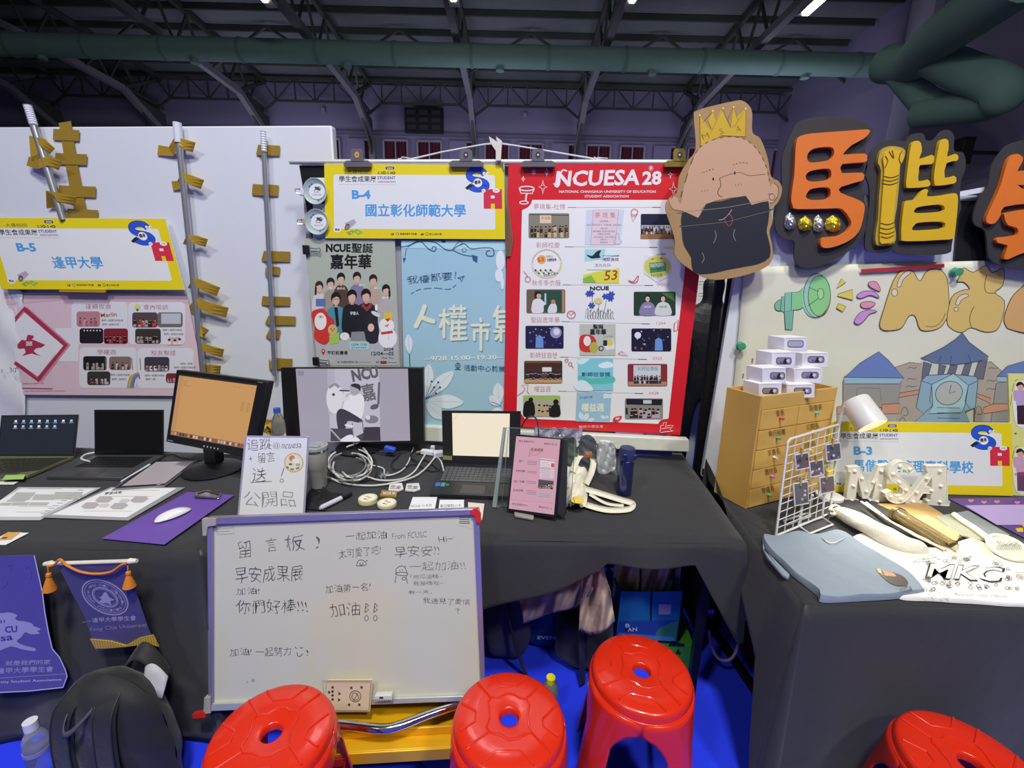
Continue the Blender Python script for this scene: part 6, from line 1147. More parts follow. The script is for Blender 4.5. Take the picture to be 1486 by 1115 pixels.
# small white boxes with a window
fr = [(328, 430, 438, 500), (268, 502, 382, 582), (415, 505, 540, 578), (222, 578, 335, 655), (375, 580, 510, 655), (205, 652, 315, 725), (340, 657, 475, 725)]
wn = [(342, 446, 420, 480), (287, 528, 362, 562), (440, 522, 520, 555), (258, 600, 330, 635), (410, 598, 492, 630), (220, 675, 298, 705), (373, 674, 458, 705)]
labs = ['top white window box of the pyramid on the wooden cabinet', 'second row left white window box on the wooden cabinet', 'second row right white window box on the wooden cabinet', 'third row left white window box, its side tab showing', 'third row right white window box on the cabinet', 'lowest left white window box set into the cabinet', 'lowest right white window box set into the cabinet']
m_wbx = mat('white_carton', 'e6e4ea', .55, noise=.03)
for i, ((a, b_, c, d), (wa, wb_, wc, wd)) in enumerate(zip(fr, wn)):
    H = zoom(1040, 360, 3.327); k = a/3.327+1040
    Yb = F0[1]+(k-1104)/113*.20+.075-(.012 if i in (3, 5) else 0); plb = plane((0, Yb, 0), (-.30, -1, 0)); plb = (np.array([on(yp(Yb), 1140, 550)[0], Yb, 0]), plb[1])
    x0 = a; b = MB(); q = ap(H, [(a, b_+3), (c, b_), (c-2, d-1), (a-3, d)]); P_ = on(plb, q[:, 0], q[:, 1]); off = np.array([-.035, .062, 0]); b.prism(P_, off)
    t2 = b.build('window_box', m_wbx, None, labs[i], 'box', 'white window boxes', bevel=.0015)
    p = Print(plb, H, base=.0008); p.rect(wa, wb_, wc, wd, '44404c', 12); p.rect(wa+3, wb_+3, wc-3, wd-3, '8d8a98' if i else 'b0b0bc', 10)
    if i: p.poly(smooth([((wa+wc)/2-6, wd-4), ((wa+wc)/2+4, wb_+6), ((wa+wc)/2+14, wb_+10), ((wa+wc)/2+16, wd-4)], 3), '2c2838'); p.circ((wa+wc)/2+20, (wb_+wd)/2, 8, 'd8d0dc'); p.circ((wa+wc)/2-14, wd-9, 7, 'a86a54' if i > 4 else '6a5a98')
    p.line([(a+8, b_+5), (c-6, b_+3)], 1.5, 'bdbac4'); p.build('print', t2)
    if i in (1, 3): c_ = on(plb, *ap(H, [(a-62, b_+55)])[0]); MB().box(tuple(c_+np.array([-.004, .055, 0])), (.004, .004, .02)).build('side_tab', mat('grey_tab', '77757c', .5), t2)
# desk lamp
LYY = 1.86
a = at_y(1242, 585, LYY); e = at_y(1266, 618, LYY-.07); d = (e-a)/np.linalg.norm(e-a); M = Vector(d).to_track_quat('Z', 'Y').to_matrix()
t = thing('desk_lamp', 'white cylindrical spot lamp lit above the wire grid', 'lamp', at_z(1200, 728, Z0))
m_lw = mat('white_lamp_metal', 'dcdcdc', .35, noise=.02)
L_ = .118; r = .052; c0 = Vector(a)-Vector(d)*.012
prof = [(.002, 0), (r*.93, 0), (r, .006), (r*1.04, L_), (r*.98, L_), (r*.90, .02), (.002, .02)]
MB().lathe(prof, c0, 32, M).build('shade', m_lw, t)
for k in range(6):
    q = M @ Vector((.026*cos(k*pi/3), .026*sin(k*pi/3), -.001))+c0; MB().lathe([(.001, -.001), (.006, -.001), (.006, .001), (.001, .001)], q, 10, M).build('vent_hole', mat('vent_grey', '8f8f92', .5), t)
MB().lathe([(.002, .03), (.034, .03), (.034, .05), (.02, .075), (.002, .08)], c0, 20, M).build('bulb', mat('warm_glow', 'ffe0a0', .4, emit=6), t)
MB().tube(smooth([c0+Vector(d)*.03-Vector((.05, 0, 0)), at_y(1222, 598, LYY), at_y(1212, 640, LYY+.02), at_y(1204, 690, LYY+.05), at_z(1204, 722, Z0)], 5, False), .007, 10).build('gooseneck', m_lw, t)
MB().lathe([(.002, 0), (.05, 0), (.05, .012), (.002, .014)], at_z(1196, 722, Z0)+np.array([.02, .0, 0]), 24).build('foot', m_lw, t)
sl = bpy.data.lights.new('desk_lamp_light', 'SPOT'); sl.energy = 17; sl.color = (1, .93, .80); sl.spot_size = R(105); sl.spot_blend = .5; sl.shadow_soft_size = .03
so = bpy.data.objects.new('desk_lamp_light', sl); so.location = c0+Vector(d)*.09; so.rotation_euler = (Vector((1.30, 1.42, .74))-so.location).to_track_quat('-Z', 'Y').to_euler(); COL.objects.link(so)
# wire grid with pegged photos
gA = at_z(1126, 778, Z0+.004); gB = at_z(1204.5, 745, Z0+.004); hA = at_y(1144, 638, gA[1]+.02); hB = at_y(1218, 616, gB[1]+.02)
t = thing('wire_grid', 'white wire grid standing on feet with photos pegged to it', 'grid', (gA+gB)/2)
gp = lambda u, v: gA+(gB-gA)*u+(hA-gA)*v*(1-u)+(hB-gB)*v*u
b = MB().tube([gp(0, 0), gp(0, .97), gp(.03, 1), gp(.97, 1), gp(1, .97), gp(1, 0), gp(0, 0)], .0042, 8); b.build('rim_wire', m_lw, t)
for i in range(1, 7): MB().tube([gp(i/7, 0), gp(i/7, 1)], .0018, 6).build('grid_wire', m_lw, t)
for i in range(1, 12): MB().tube([gp(0, i/12), gp(1, i/12)], .0018, 6).build('grid_wire', m_lw, t)
zz = lambda x, y, z=.004: at_z(x, y, Z0+z)
q5 = zoom(1086, 600, 3.715)
def Q5(pts, z): return [at_z(*ap(q5, [p_])[0], Z0+z) for p_ in pts]
for pts in ([(330, 650), (270, 605), (400, 560), (455, 600), (330, 650)], [(190, 580), (330, 535), (335, 555), (200, 605), (190, 580)]):
    MB().tube(Q5(pts, .005), .0035, 8).build('foot_wire', m_lw, t)
for (x0, y0), u, v in (((270, 605), .42, .38), ((400, 560), .82, .40), ((330, 535), .60, .30)): MB().tube([Q5([(x0, y0)], .005)[0], gp(u, v)], .0035, 8).build('brace_wire', m_lw, t)
plGd = plane3(gA, gB, hA)
for i, (x, y, w, h, lab) in enumerate(((290, 262, 62, 80, 'top left photo stack pegged to the wire grid'), (368, 300, 62, 80, 'middle photo stack pegged to the wire grid'), (458, 212, 66, 86, 'photo stack pegged at the right edge of the grid'), (285, 436, 66, 110, 'lowest left photo stack pegged to the grid'), (425, 388, 66, 84, 'lower right photo stack pegged to the grid'))):
    H = q5; w *= 1.3; h *= 1.2; pl2 = (plGd[0]+plGd[1]*.008, plGd[1]); q = [(x-w/2, y-h/2+8), (x+w/2-6, y-h/2-4), (x+w/2, y+h/2-14), (x-w/2+8, y+h/2)]
    o = MB().slab(pl2, q, .002, H).build('photo_stack', m_paper, None, lab, 'photos', 'photos pegged to the wire grid')
    p = Print(pl2, H); rr = random.Random(i)
    p.poly([(q[0][0]+5, q[0][1]+5), (q[1][0]-4, q[1][1]+5), (q[2][0]-4, q[2][1]-8), (q[3][0]+4, q[3][1]-8)], '5a5866')
    for k in range(16): p.circ(x+rr.uniform(-w*.34, w*.34), y+rr.uniform(-h*.28, h*.26), rr.uniform(4, 9), rr.choice(['c8b8b8', '2c2a38', '8a4a50', 'e0dce4', '4a5a8a', '6a5a50', '3a3440']), n=7)
    p.build('print', o); c = on(pl2, *ap(H, [(x-4, q[0][1]-12)])[0]); MB().box(tuple(c), (.006, .012, .032)).build('peg', mat('clothes_peg', 'b89a60', .6), o, bevel=.001)
MB().slab((plGd[0]-plGd[1]*.01, plGd[1]), [(412, 250), (440, 258), (438, 300), (408, 298)], .001, q5).build('yellow_note', mat('yellow_paper', 'e8d23a', .6), None, 'small yellow note behind the wire grid', 'note')
# sign B-3
a = at_z(1210, 715, Z0); e = at_z(1469, 721, Z0); pl3 = plane3(a, e, at_y(1210, 612, a[1]+.03))
sign(pl3, [(1209-11, 612), (1468, 614), (1470, 720), (1211-12, 714)], 'B-3', '馬偕醫護管理專科學校', (455, 1150), 'yellow bordered booth sign reading B-3 standing behind the marquee letters')
# yellow photo board
a = at_z(1470, 720, Z0+.0); plY = plane((a[0], a[1]+.02, 0), (-.05, -1, 0)); a0 = [(1463, 543), (1520, 543), (1520, 722), (1470, 720)]
o = MB().slab(plY, a0, .008).build('photo_board', mat('lemon_board', 'e2e08a', .5), label='pale yellow board with cut-out student photos at the frame edge', cat='board')
p = Print(plY, zoom(1286, 500, 5.575))
for y, sh_, sk in ((320, 'c0a4d0', '3c2434'), (860, 'd4a8c8', '6a4a6a')):
    p.poly(smooth([(1020, y+130), (1030, y+80), (1048, y-10), (1080, y-25), (1130, y-20), (1160, y+60), (1160, y+330), (1050, y+330)], 3), 'f0efe6'); p.line(smooth([(1005, y+170), (1020, y+60), (1040, y-20), (1070, y-40)], 4, False), 3, '55553a', dash=4)
    p.poly(smooth([(1030, y+60), (1050, y+50), (1115, y+50), (1160, y+60), (1160, y+180), (1055, y+175), (1050, y+140), (1030, y+130)], 2), sh_); p.poly([(1055, y+175), (1150, y+170), (1150, y+330), (1060, y+325)], sk); p.circ(1085, y+20, 30, 'd8ac96', 36); p.poly(smooth([(1050, y+20), (1058, y-10), (1090, y-18), (1118, y+10), (1114, y+30), (1095, y+5)], 3), '2a2024')
p.text('幹部', 1035, 1062, 1112, 1060, 22, 'c84a70', .01); p.circ(1045, 720, 10, '8a5a3a', 6)
p.build('print', o)
# marquee letters
m_mq = mat('marquee_plastic', 'ebe8dc', .4, noise=.02); MY = 1.84
def ribbon(pts, w):
    P_ = [np.array(q) for q in smooth(pts, 4, False)]; A_, B2_ = [], []
    for i, q in enumerate(P_):
        d = P_[min(i+1, len(P_)-1)]-P_[max(i-1, 0)]; d = d/np.linalg.norm(d); o_ = np.array([-d[1], d[0]])*w/2; A_.append(q+o_); B2_.append(q-o_)
    return A_+B2_[::-1]
letters = [('M', MY, [[(540, 292), (600, 288), (652, 395), (705, 285), (768, 278), (764, 310), (750, 315), (728, 462), (742, 468), (738, 492), (655, 494), (655, 470), (668, 465), (692, 352), (642, 458), (615, 458), (590, 342), (575, 460), (590, 468), (588, 494), (510, 492), (512, 468), (530, 462), (552, 318), (538, 314)]], [(572, 310), (565, 390), (555, 470), (610, 350), (635, 420), (670, 370), (715, 310), (708, 390), (692, 475)], 'white marquee letter M standing on the B-3 table'),
 ('S', MY-.03, [ribbon([(880, 318), (858, 288), (815, 280), (780, 310), (778, 345), (815, 370), (850, 400), (848, 445), (808, 466), (770, 455), (752, 425)], 38), ], [(868, 300), (815, 284), (780, 325), (810, 370), (848, 412), (820, 460), (768, 448)], 'white marquee letter S between the letters M and A'),
 ('A', MY, [[(962, 285), (1066, 285), (1072, 468), (1084, 476), (1080, 500), (962, 496), (966, 474), (984, 468), (985, 432), (940, 430), (916, 465), (936, 474), (930, 494), (845, 482), (850, 462), (868, 455), (975, 315), (962, 312)], [(990, 335), (992, 402), (950, 400)]], [(1030, 310), (1035, 390), (1030, 475), (960, 350), (905, 425), (885, 475), (985, 415)], 'white marquee letter A, rightmost of the three letters')]
for nm, Y_, loops, bulbs, lab in letters:
    pl_ = yp(Y_); lo = on(pl_, *ap(q5, [(800, 496)])[0])[2]; pl_ = yp(Y_ if lo > Z0 else Y_)
    o = cut('marquee_letter', loops, pl_, -.024, 0, m_mq, None, q5, 0, label=lab, category='letter'); o['group'] = 'marquee letters'
    cut('letter_rim', [[np.array(k) for k in loops[0]]]+loops[1:], pl_, 0, .001, m_mq, o, q5, 0)
    for lp in loops: MB().tube([on(pl_, *k) for k in ap(q5, list(lp)+[lp[0]])], .003, 6).build('raised_edge', m_mq, o)
    for x, y in bulbs: c = on(pl_, *ap(q5, [(x, y)])[0]); M = Matrix.Rotation(R(90), 3, 'X'); MB().lathe([(.001, -.001), (.0065, 0), (.007, .005), (.004, .009), (.001, .010)], c, 12, M).build('bulb', mat('frosted_bulb', 'f6f4ea', .2, coat=.4, noise=0), o)
# purple sheet
def poly_flat(name, pts, m, lab, cat, t=.002, z=Z0, H=None, sm=0, **k):
    q = smooth(pts, sm) if sm else pts; q = ap(H, q); P_ = [at_z(*s_, z+t) for s_ in q]; b = MB().prism(P_, (0, 0, -t)); return b.build(name, m, None, lab, cat, **k)
o = poly_flat('purple_sheet', [(1080, 460), (1560, 452), (1560, 720), (1486, 670)], mat('purple_print', '5f3d8c', .4), 'purple printed sheet lying at the right end of the B-3 table', 'sheet', H=q5)
p = Print(zp(Z0+.002), q5, base=.0004); p.poly([(1165, 497), (1560, 492), (1560, 600), (1340, 603)], 'b9a4d8')
for x, y in ((1200, 470), (1270, 478), (1340, 476), (1450, 480)): p.circ(x-7, y, 9, 'd07aa8', 6); p.circ(x+7, y, 9, 'd07aa8', 6); p.poly([(x-15, y+2), (x+15, y+2), (x, y+12)], 'd07aa8')
p.poly([(1440, 620), (1480, 618), (1482, 640), (1450, 640)], 'e0c040'); p.build('print', o)
poly_flat('paper_scrap', [(1470, 600), (1520, 600), (1520, 632), (1490, 620)], mat('yellow_card', 'd9af1c', .55), 'yellow scrap on the purple sheet', 'paper', z=Z0+.003, H=q5)
# canvas roll bag, jar, kraft paper, folder, fan
def roll(pts, rad, m, flatz=.6, n=18, wr=.08):
    P_ = [Vector(p) for p in pts]; b = MB(); k = len(P_); v = []
    for i, q in enumerate(P_):
        d = (P_[min(i+1, k-1)]-P_[max(i-1, 0)]).normalized(); s_ = Vector((-d.y, d.x, 0)).normalized(); u_ = d.cross(s_)
        if u_.z < 0: u_ = -u_
        for j in range(n): a = 2*pi*j/n; rr = rad[i]*(1+wr*sin(i*2.1+j*1.9)*.5+wr*sin(i*.9+j*.7)); v.append(q+s_*rr*cos(a)+u_*rr*flatz*sin(a))
    f = [(i*n+j, i*n+(j+1) % n, (i+1)*n+(j+1) % n, (i+1)*n+j) for i in range(k-1) for j in range(n)]+[tuple(range(n))[::-1], tuple((k-1)*n+j for j in range(n))]
    return b.add(v, f)
t = thing('canvas_drawstring_bag', 'cream canvas drawstring bag rolled beside the wire grid', 'bag', at_z(1270, 765, Z0))
ln = [at_z(*ap(q5, [k])[0], Z0+z) for k, z in (((478, 525), .02), ((500, 535), .028), ((560, 565), .034), ((640, 605), .036), ((720, 650), .034), ((800, 690), .028), ((880, 722), .018), ((930, 730), .008))]
roll(smooth(ln, 3, False), [.012, .018, .024, .030, .033, .035, .036, .037, .038, .039, .039, .039, .040, .040, .040, .040, .040, .040, .038, .036, .034, .03][:len(smooth(ln, 3, False))], m_cv, .75).build('bag_body', m_cv, t, sub=1)
MB().tube(Q5([(480, 520), (455, 530), (440, 520), (450, 500), (470, 495), (490, 505), (478, 520), (460, 545), (440, 540)], .03), .005, 8).build('drawstring_knot', m_cv, t)
pz = Q5([(600, 500), (640, 530)], .055)
b = MB(); 
for k_, (x, y) in enumerate(((610, 478), (635, 482), (655, 500))): b.tube(Q5([(x, y), (760+k_*6, 580+k_*4), (900+k_*8, 660), (1060+k_*10, 735)], .03-.008*k_), .0045, 8)
b.build('drawstring_cords', m_cv, label='bundle of three cream cords lying along the canvas roll', cat='cord', kind='stuff')
t = thing('glass_bottle', 'clear glass bottle on its side filled with golden straws', 'bottle', at_z(1310, 755, Z0))
g0 = at_z(*ap(q5, [(800, 545)])[0], Z0+.03); g1 = at_z(*ap(q5, [(1090, 725)])[0], Z0+.03); gd = Vector(g1-g0).normalized()
M = gd.to_track_quat('Z', 'Y').to_matrix(); Lg = (Vector(g1)-Vector(g0)).length
MB().lathe([(.026, 0), (.029, .002), (.029, .02), (.026, .03), (.027, Lg), (.025, Lg), (.024, .03), (.0255, .004)], g0, 28, M).build('glass_body', mat('bottle_glass', 'eadfb8', .05, trans=.9, ior=1.2, noise=0), t)
MB().lathe([(.0255, -.002), (.031, -.002), (.031, .012), (.0255, .012)], g0, 28, M).build('metal_rim', mat('bronze_rim', '7a6a48', .3, .8), t)
for k_ in range(6): a = k_*pi/3; o_ = M @ Vector((.014*cos(a), .014*sin(a), 0)); MB().tube([Vector(g0)+o_+gd*.01, Vector(g0)+o_*1.1+gd*(Lg*.9)], .003, 6).build('straw', mat('golden_straw', 'c9a658', .4), t)
poly_flat('kraft_paper', [(695, 488), (950, 482), (1045, 540), (1160, 660), (1100, 690), (900, 600), (790, 530)], mat('kraft', 'b9965f', .7, noise=.12), 'brown kraft paper under the glass bottle behind the canvas roll', 'paper', H=q5, t=.003)
poly_flat('kraft_envelope', [(880, 560), (960, 545), (1140, 650), (1130, 680), (1080, 700), (1000, 640)], mat('pale_kraft', 'd3b67c', .7, noise=.12), 'pale kraft envelope lying below the kraft paper', 'envelope', H=q5, t=.006, z=Z0+.004, bevel=.001)
poly_flat('grey_folder', [(1100, 540), (1185, 525), (1410, 655), (1330, 695), (1210, 610)], mat('folder_grey', '8f9a9b', .35), 'grey translucent folder beside the purple sheet', 'folder', H=q5, t=.003)
poly_flat('clear_pouch', [(1010, 555), (1110, 538), (1290, 650), (1310, 690), (1230, 680), (1120, 650)], mat('pouch_film', 'bcc0a8', .2, trans=.3), 'yellowish clear pouch between the kraft paper and grey folder', 'pouch', H=q5, t=.004, z=Z0+.004)
strip_ = Q5([(1110, 545), (1150, 575), (1220, 620), (1300, 680), (1340, 700)], .02); MB().tube(smooth(strip_, 3, False), [.010]*len(smooth(strip_, 3, False)), 8).build('white_spoon_handle', m_cv, label='cream cloth strap running from the pouch to the round fan', cat='strap')
b = MB(); cpx = [(1400+95*cos(a)*1.15+20*sin(a), 725+62*sin(a)+28*cos(a)) for a in np.linspace(0, 2*pi, 29)[:-1]]
t = thing('round_fan', 'round cream cloth fan painted with grass at the right frame edge', 'fan', at_z(1465, 795, Z0))
P_ = [at_z(*k, Z0+.022) for k in ap(q5, cpx)]; MB().prism(P_, (0, 0, -.008)).build('fan_face', mat('fan_cloth', 'cfcbb8', .7), t, bevel=.002); MB().tube(P_+[P_[0]], .006, 8).build('fan_hoop', m_cv, t)
p = Print(zp(Z0+.022), q5, base=.0005)
for k in range(14): x = 1335+k*10; p.line(smooth([(x, 740), (x+12, 715), (x+30+(k % 3)*6, 690+(k % 4)*8)], 3, False), 3, ['6a7466', '8a9088', '5a6a70'][k % 3])
p.build('painted_grass', t)
poly_flat('crumpled_tissue', [(1130, 690), (1200, 668), (1260, 690), (1390, 760), (1385, 790), (1310, 775), (1200, 740)], mat('tan_tissue', 'd9c8a8', .7, bump=.6, bscale=40), 'pale tan wrapping between the fan and the white shirt', 'paper', H=q5, t=.012, bevel=.003)
poly_flat('white_sticker_strip', [(275, 665), (330, 655), (395, 662), (390, 690), (285, 690)], m_paper, 'small white folded paper behind the grey shirt', 'paper', H=q5, t=.012, bevel=.002)
# shirts
def shirt(name, pts, m, lab, t_, z, wr=.0035):
    q = ap(q5, smooth(pts, 4)); P_ = [at_z(*s_, z) for s_ in q]; c = np.mean(P_, 0); b = MB(); n = len(P_); rings = [1, 1.0, .985, .9, .7, .45, .2]; hs = [0, t_*.6, t_, t_+.001, t_+.001, t_, t_]
    v = []
    for k, (s_, h) in enumerate(zip(rings, hs)):
        for i, p_ in enumerate(P_):
            w = c+(np.array(p_)-c)*s_; w[2] = z+h+(wr*(sin(w[0]*41+w[1]*23)+.6*sin(w[0]*17-w[1]*57)) if k > 1 else 0); v.append(w)
    v.append(c+np.array([0, 0, t_])); f = [(k*n+i, k*n+(i+1) % n, (k+1)*n+(i+1) % n, (k+1)*n+i) for k in range(len(rings)-1) for i in range(n)]+[((len(rings)-1)*n+i, (len(rings)-1)*n+(i+1) % n, len(v)-1) for i in range(n)]+[tuple(range(n))[::-1]]
    b.add(v, f); return b.build(name, m, None, lab, 'shirt', 'folded shirts on the B-3 table', ang=50)
m_ws = mat('white_jersey', 'f0eee8', .85, noise=.03, bump=.25, bscale=30); m_gs = mat('blue_grey_jersey', '8996a3', .85, noise=.06, bump=.3, bscale=25)
ws = shirt('folded_shirt', [(560, 678), (640, 664), (700, 700), (780, 738), (900, 735), (1050, 745), (1100, 740), (1180, 700), (1300, 770), (1420, 805), (1560, 870), (1560, 1035), (1200, 1028), (1000, 1015), (800, 1000), (650, 900), (540, 780)], m_ws, 'folded white shirt with a black outline drawing, brightly lit by the lamp', .012, Z0, .0012)
p = Print(zp(Z0+.0155), q5, base=.0008, step=1e-5); K = '4a4a4a'
def doodle(pts, w=3, c=K): p.line(smooth(pts, 3, False), w, c)
p.text('MKC', 950, 890, 1362, 915, 86, '2c2c2c', .035, skew=.25); p.text('MKC', 962, 884, 1350, 908, 74, 'f0eee8', .015, skew=.25)
rr = random.Random(3)
for x0, y0, x1, y1, n in ((880, 770, 1230, 806, 16), (870, 870, 990, 960, 12), (1000, 905, 1130, 950, 10), (1180, 915, 1330, 960, 10), (1360, 870, 1480, 960, 10), (1300, 800, 1400, 840, 5)):
    for k in range(n):
        x = rr.uniform(x0, x1); y = rr.uniform(y0, y1); s_ = rr.uniform(8, 18); doodle([(x, y), (x+s_, y-s_*.5), (x+s_*1.6, y+s_*.2), (x+s_*.8, y+s_*.6), (x, y)], 3, '5c5c60')
for k in range(14): x = 960+rr.uniform(0, 120); y = rr.uniform(950, 1000); p.line([(x, y), (x+14, y+5)], 2, '77777a')
p.text('Mackay Junior College of Medicine', 1108, 990, 1392, 1000, 20, K, -.01, hand=.8, skew=.2); p.line([(1400, 848), (1486, 850)], 2, '77777a')
for y in (860, 872, 884, 896): p.line([(1440, y), (1500, y+3)], 3, '9a9a9a', dash=3)
p.build('print', ws)
gs = shirt('folded_shirt', [(75, 682), (140, 684), (265, 662), (330, 676), (400, 670), (470, 656), (515, 668), (560, 700), (700, 790), (830, 865), (935, 962), (920, 985), (800, 1002), (600, 1015), (400, 1022), (370, 985), (290, 920), (225, 868), (160, 800), (95, 740)], m_gs, 'folded blue grey shirt with a small printed head on its lower right', .022, Z0+.002, .0022)
poly_flat('shirt_sleeve', [(78, 690), (95, 740), (225, 868), (215, 886), (185, 868), (105, 775), (78, 725)], m_gs, 'x', 'x', t=.012, z=Z0+.001, H=q5, bevel=.004)
o = bpy.data.objects['shirt_sleeve']; mw = o.location.copy(); del o['label'], o['category']; o.parent = gs; o.location = mw-gs.location
p = Print(zp(Z0+.0275), q5, base=.001, step=1e-5); p.poly(smooth([(690, 838), (720, 850), (790, 862), (840, 885), (862, 918), (840, 932), (790, 928), (745, 905), (715, 878)], 3), '4a3d38'); p.poly([(690, 838), (712, 842), (722, 866), (700, 858)], 'd8b048'); p.poly([(722, 850), (780, 862), (800, 880), (740, 878)], 'c88f68'); p.line([(712, 868), (790, 882)], 2.5, 'b08a60')
p.text('mSA', 818, 962, 885, 960, 26, '44484e', -.01, hand=.6); p.line(smooth([(395, 675), (440, 700), (485, 690), (520, 672)], 4, False), 4, '6f7c88'); p.build('print', gs)
# ---------------------------------------------------------------- whiteboard, cart
wA = at_y(300, 752, 1.215); wB = at_y(695, 739, 1.295); wC = at_y(300, 1033, 1.10); plWb = plane3(wA, wB, wC)
t = thing('whiteboard', 'silver framed whiteboard covered with handwritten greetings, leaning on the table front', 'whiteboard', (wA+wB)/2*np.array([1, 1, 0])+np.array([0, -.1, wC[2]]))
MB().slab(plWb, [(305, 757), (690, 744), (700, 1012), (305, 1028)], .008).build('writing_surface', mat('whiteboard_enamel', 'cfd0ba', .28, noise=.05, nscale=3, coat=.3), t)
m_fr = mat('frame_lilac_alu', 'a7a2bd', .3, .6)
F_ = [(300, 752), (695, 739), (705, 1017), (302, 1033)]
for q in ([F_[0], F_[1], (688, 748), (308, 762)], [F_[3], F_[2], (697, 1010), (308, 1022)], [F_[0], (308, 760), (308, 1025), F_[3]], [F_[1], F_[2], (698, 1012), (687, 746)]): MB().slab((plWb[0]+plWb[1]*.010, plWb[1]), q, .022).build('frame_rail', m_fr if q[0] != F_[3] else mat('tray_metal', 'b9bdb8', .35, .3), t, bevel=.002)
for i, (q, m) in enumerate((([(298, 751), (318, 750), (318, 760), (306, 762), (304, 775), (299, 775)], mat('grey_corner', 'a8a49c', .5)), ([(683, 739), (693, 736), (698, 745), (698, 757), (692, 757), (690, 746), (684, 745)], mat('red_corner', 'd82a24', .35)), ([(301, 1008), (309, 1008), (310, 1030), (300, 1031)], mat('grey_corner', 'a8a49c', .5)), ([(283, 1033), (302, 1028), (303, 1036), (286, 1038)], mat('red_corner', 'd82a24', .35)))):
    cut('corner_cap', [q], plWb, .0, .016, m, t)
p = Print((plWb[0], plWb[1]), zoom(290, 730, 3.432), base=.0006, step=2e-6); K = '3a3c40'; K2 = '5c5e60'
WT = [('留', 195, 275, 262, 268, 84, K2), ('言', 335, 247, 385, 243, 70, K2), ('板', 430, 245, 520, 238, 78, K2), ('!', 585, 224, 598, 222, 58, K2),
 ('早安成果展', 178, 400, 515, 386, 78, K), ('加油!', 184, 458, 296, 454, 34, K), ('你們好棒!!!', 183, 552, 535, 545, 66, K),
 ('一起加油', 728, 188, 930, 176, 40, K), ('From FCUSC', 958, 180, 1130, 170, 28, K2), ('Hi~', 1192, 200, 1262, 186, 30, K2), ('太可愛了吧!', 695, 278, 902, 256, 44, K), ('早安安!!', 972, 272, 1192, 262, 54, K2),
 ('一起加油!!', 1045, 340, 1322, 332, 44, '77797a'), ('「地瓜溫暖~', 1050, 378, 1210, 374, 20, K), ('我是嚕啦~', 1064, 412, 1212, 408, 20, K), ('有一天，', 1040, 456, 1155, 452, 18, K), ('我遇見了愛情', 1112, 500, 1345, 508, 28, K), ('？', 1275, 555, 1295, 553, 26, K),
 ('加油第一名!', 628, 450, 850, 436, 40, K), ('加油', 655, 572, 800, 556, 66, K), ('加油!', 152, 764, 258, 758, 38, K), ('一起努力', 280, 766, 455, 760, 44, K), ('!', 535, 760, 542, 758, 28, K)]
for t_, x0, y0, x1, y1, h, c in WT:
    pw = Print((plWb[0], plWb[1]), zoom(290, 730, 3.432), base=.0006, step=2e-6); pw.text(t_, x0, y0, x1, y1, h, c, -.016, hand=.9); pw.build('lettering', t)
for x in (828, 872): p.line([(x, 500), (x-6, 545)], 3, K); p.line([(x, 500), (x+14, 512), (x-2, 522), (x+14, 532), (x-4, 545)], 3, K); p.ring(x+2, 574, 9, 2.6, K, 13)
p.line(smooth([(780, 312), (788, 290), (806, 284), (824, 294), (828, 308), (805, 314), (780, 312)], 3, False), 2.5, K); p.circ(798, 300, 2, K); p.circ(812, 299, 2, K); p.line(smooth([(796, 304), (804, 310), (814, 304)], 3, False), 3, K); p.circ(832, 288, 3, K)
p.line(smooth([(980, 350), (978, 330), (1000, 315), (1022, 322), (1030, 345), (1030, 355)], 4, False), 2.5, K); p.line(smooth([(972, 352), (1000, 345), (1034, 350), (1030, 362), (990, 360), (972, 352)], 3, False), 2.5, K); p.line([(978, 362), (972, 400)], 2.5, K); p.line([(1028, 362), (1034, 402)], 2.5, K); p.ring(1016, 377, 9, 2.5, K, 7); p.circ(996, 335, 2, K); p.circ(1010, 333, 2, K); p.line([(1020, 318), (1028, 314)], 2.5, K)
p.line(smooth([(484, 744), (488, 762), (502, 764), (512, 750)], 3, False), 3, K); p.line([(474, 718), (484, 726)], 3, K); p.line(smooth([(500, 718), (504, 724), (514, 720)], 3, False), 3, K)
p.line([(78, 120), (168, 112), (172, 152), (88, 158), (78, 120)], 1.5, '8a8c8a'); p.line([(80, 132), (170, 124)], 1.5, '8a8c8a'); p.line([(82, 144), (150, 140)], 1.5, '8a8c8a'); p.line([(1288, 58), (1358, 60), (1360, 130), (1292, 110)], 1, 'b8bab4')
for y in (72, 82, 92, 100): p.line([(1292, y), (1345, y+2)], 3.5, '6c6e70', dash=2)
p.circ(265, 884, 9, 'a5a8a8'); p.circ(236, 892, 6, 'b0b3b2')
p.build('lettering', t)
q = [(473, 987), (541, 985), (537, 1034), (468, 1032)]
pc = (plWb[0]+plWb[1]*.022, plWb[1]); cd_ = MB().slab(pc, [(475, 987), (541, 986.5), (537, 1034), (470, 1034)], .004).build('pinned_card', mat('beige_card', 'd9c6a6', .5), None, 'beige card with a stitched border propped on the whiteboard tray', 'card', bevel=.001)
p = Print(pc, zoom(280, 920, 3.096)); p.line([(580, 212), (802, 212), (792, 348), (600, 346)], 2.5, '8a7658', closed=True); 
for k in range(30): p.circ(590+k*7, 217, 2, '8a7658', n=5); p.circ(600+k*6.3, 344, 2, '8a7658', n=5)
for k in range(16): p.circ(799-k*.6, 222+k*7.6, 2, '8a7658', n=5)
for x, y, s_ in ((652, 268, 20), (650, 296, 20)): p.poly([(x, y-9), (x+14, y), (x, y+9), (x+4, y)], '2c2620')
for x, y in ((628, 240), (628, 258), (628, 276), (628, 294), (612, 262), (712, 242), (758, 240), (702, 318), (748, 318)): p.rect(x-5, y-5, x+5, y+5, '4a4030')
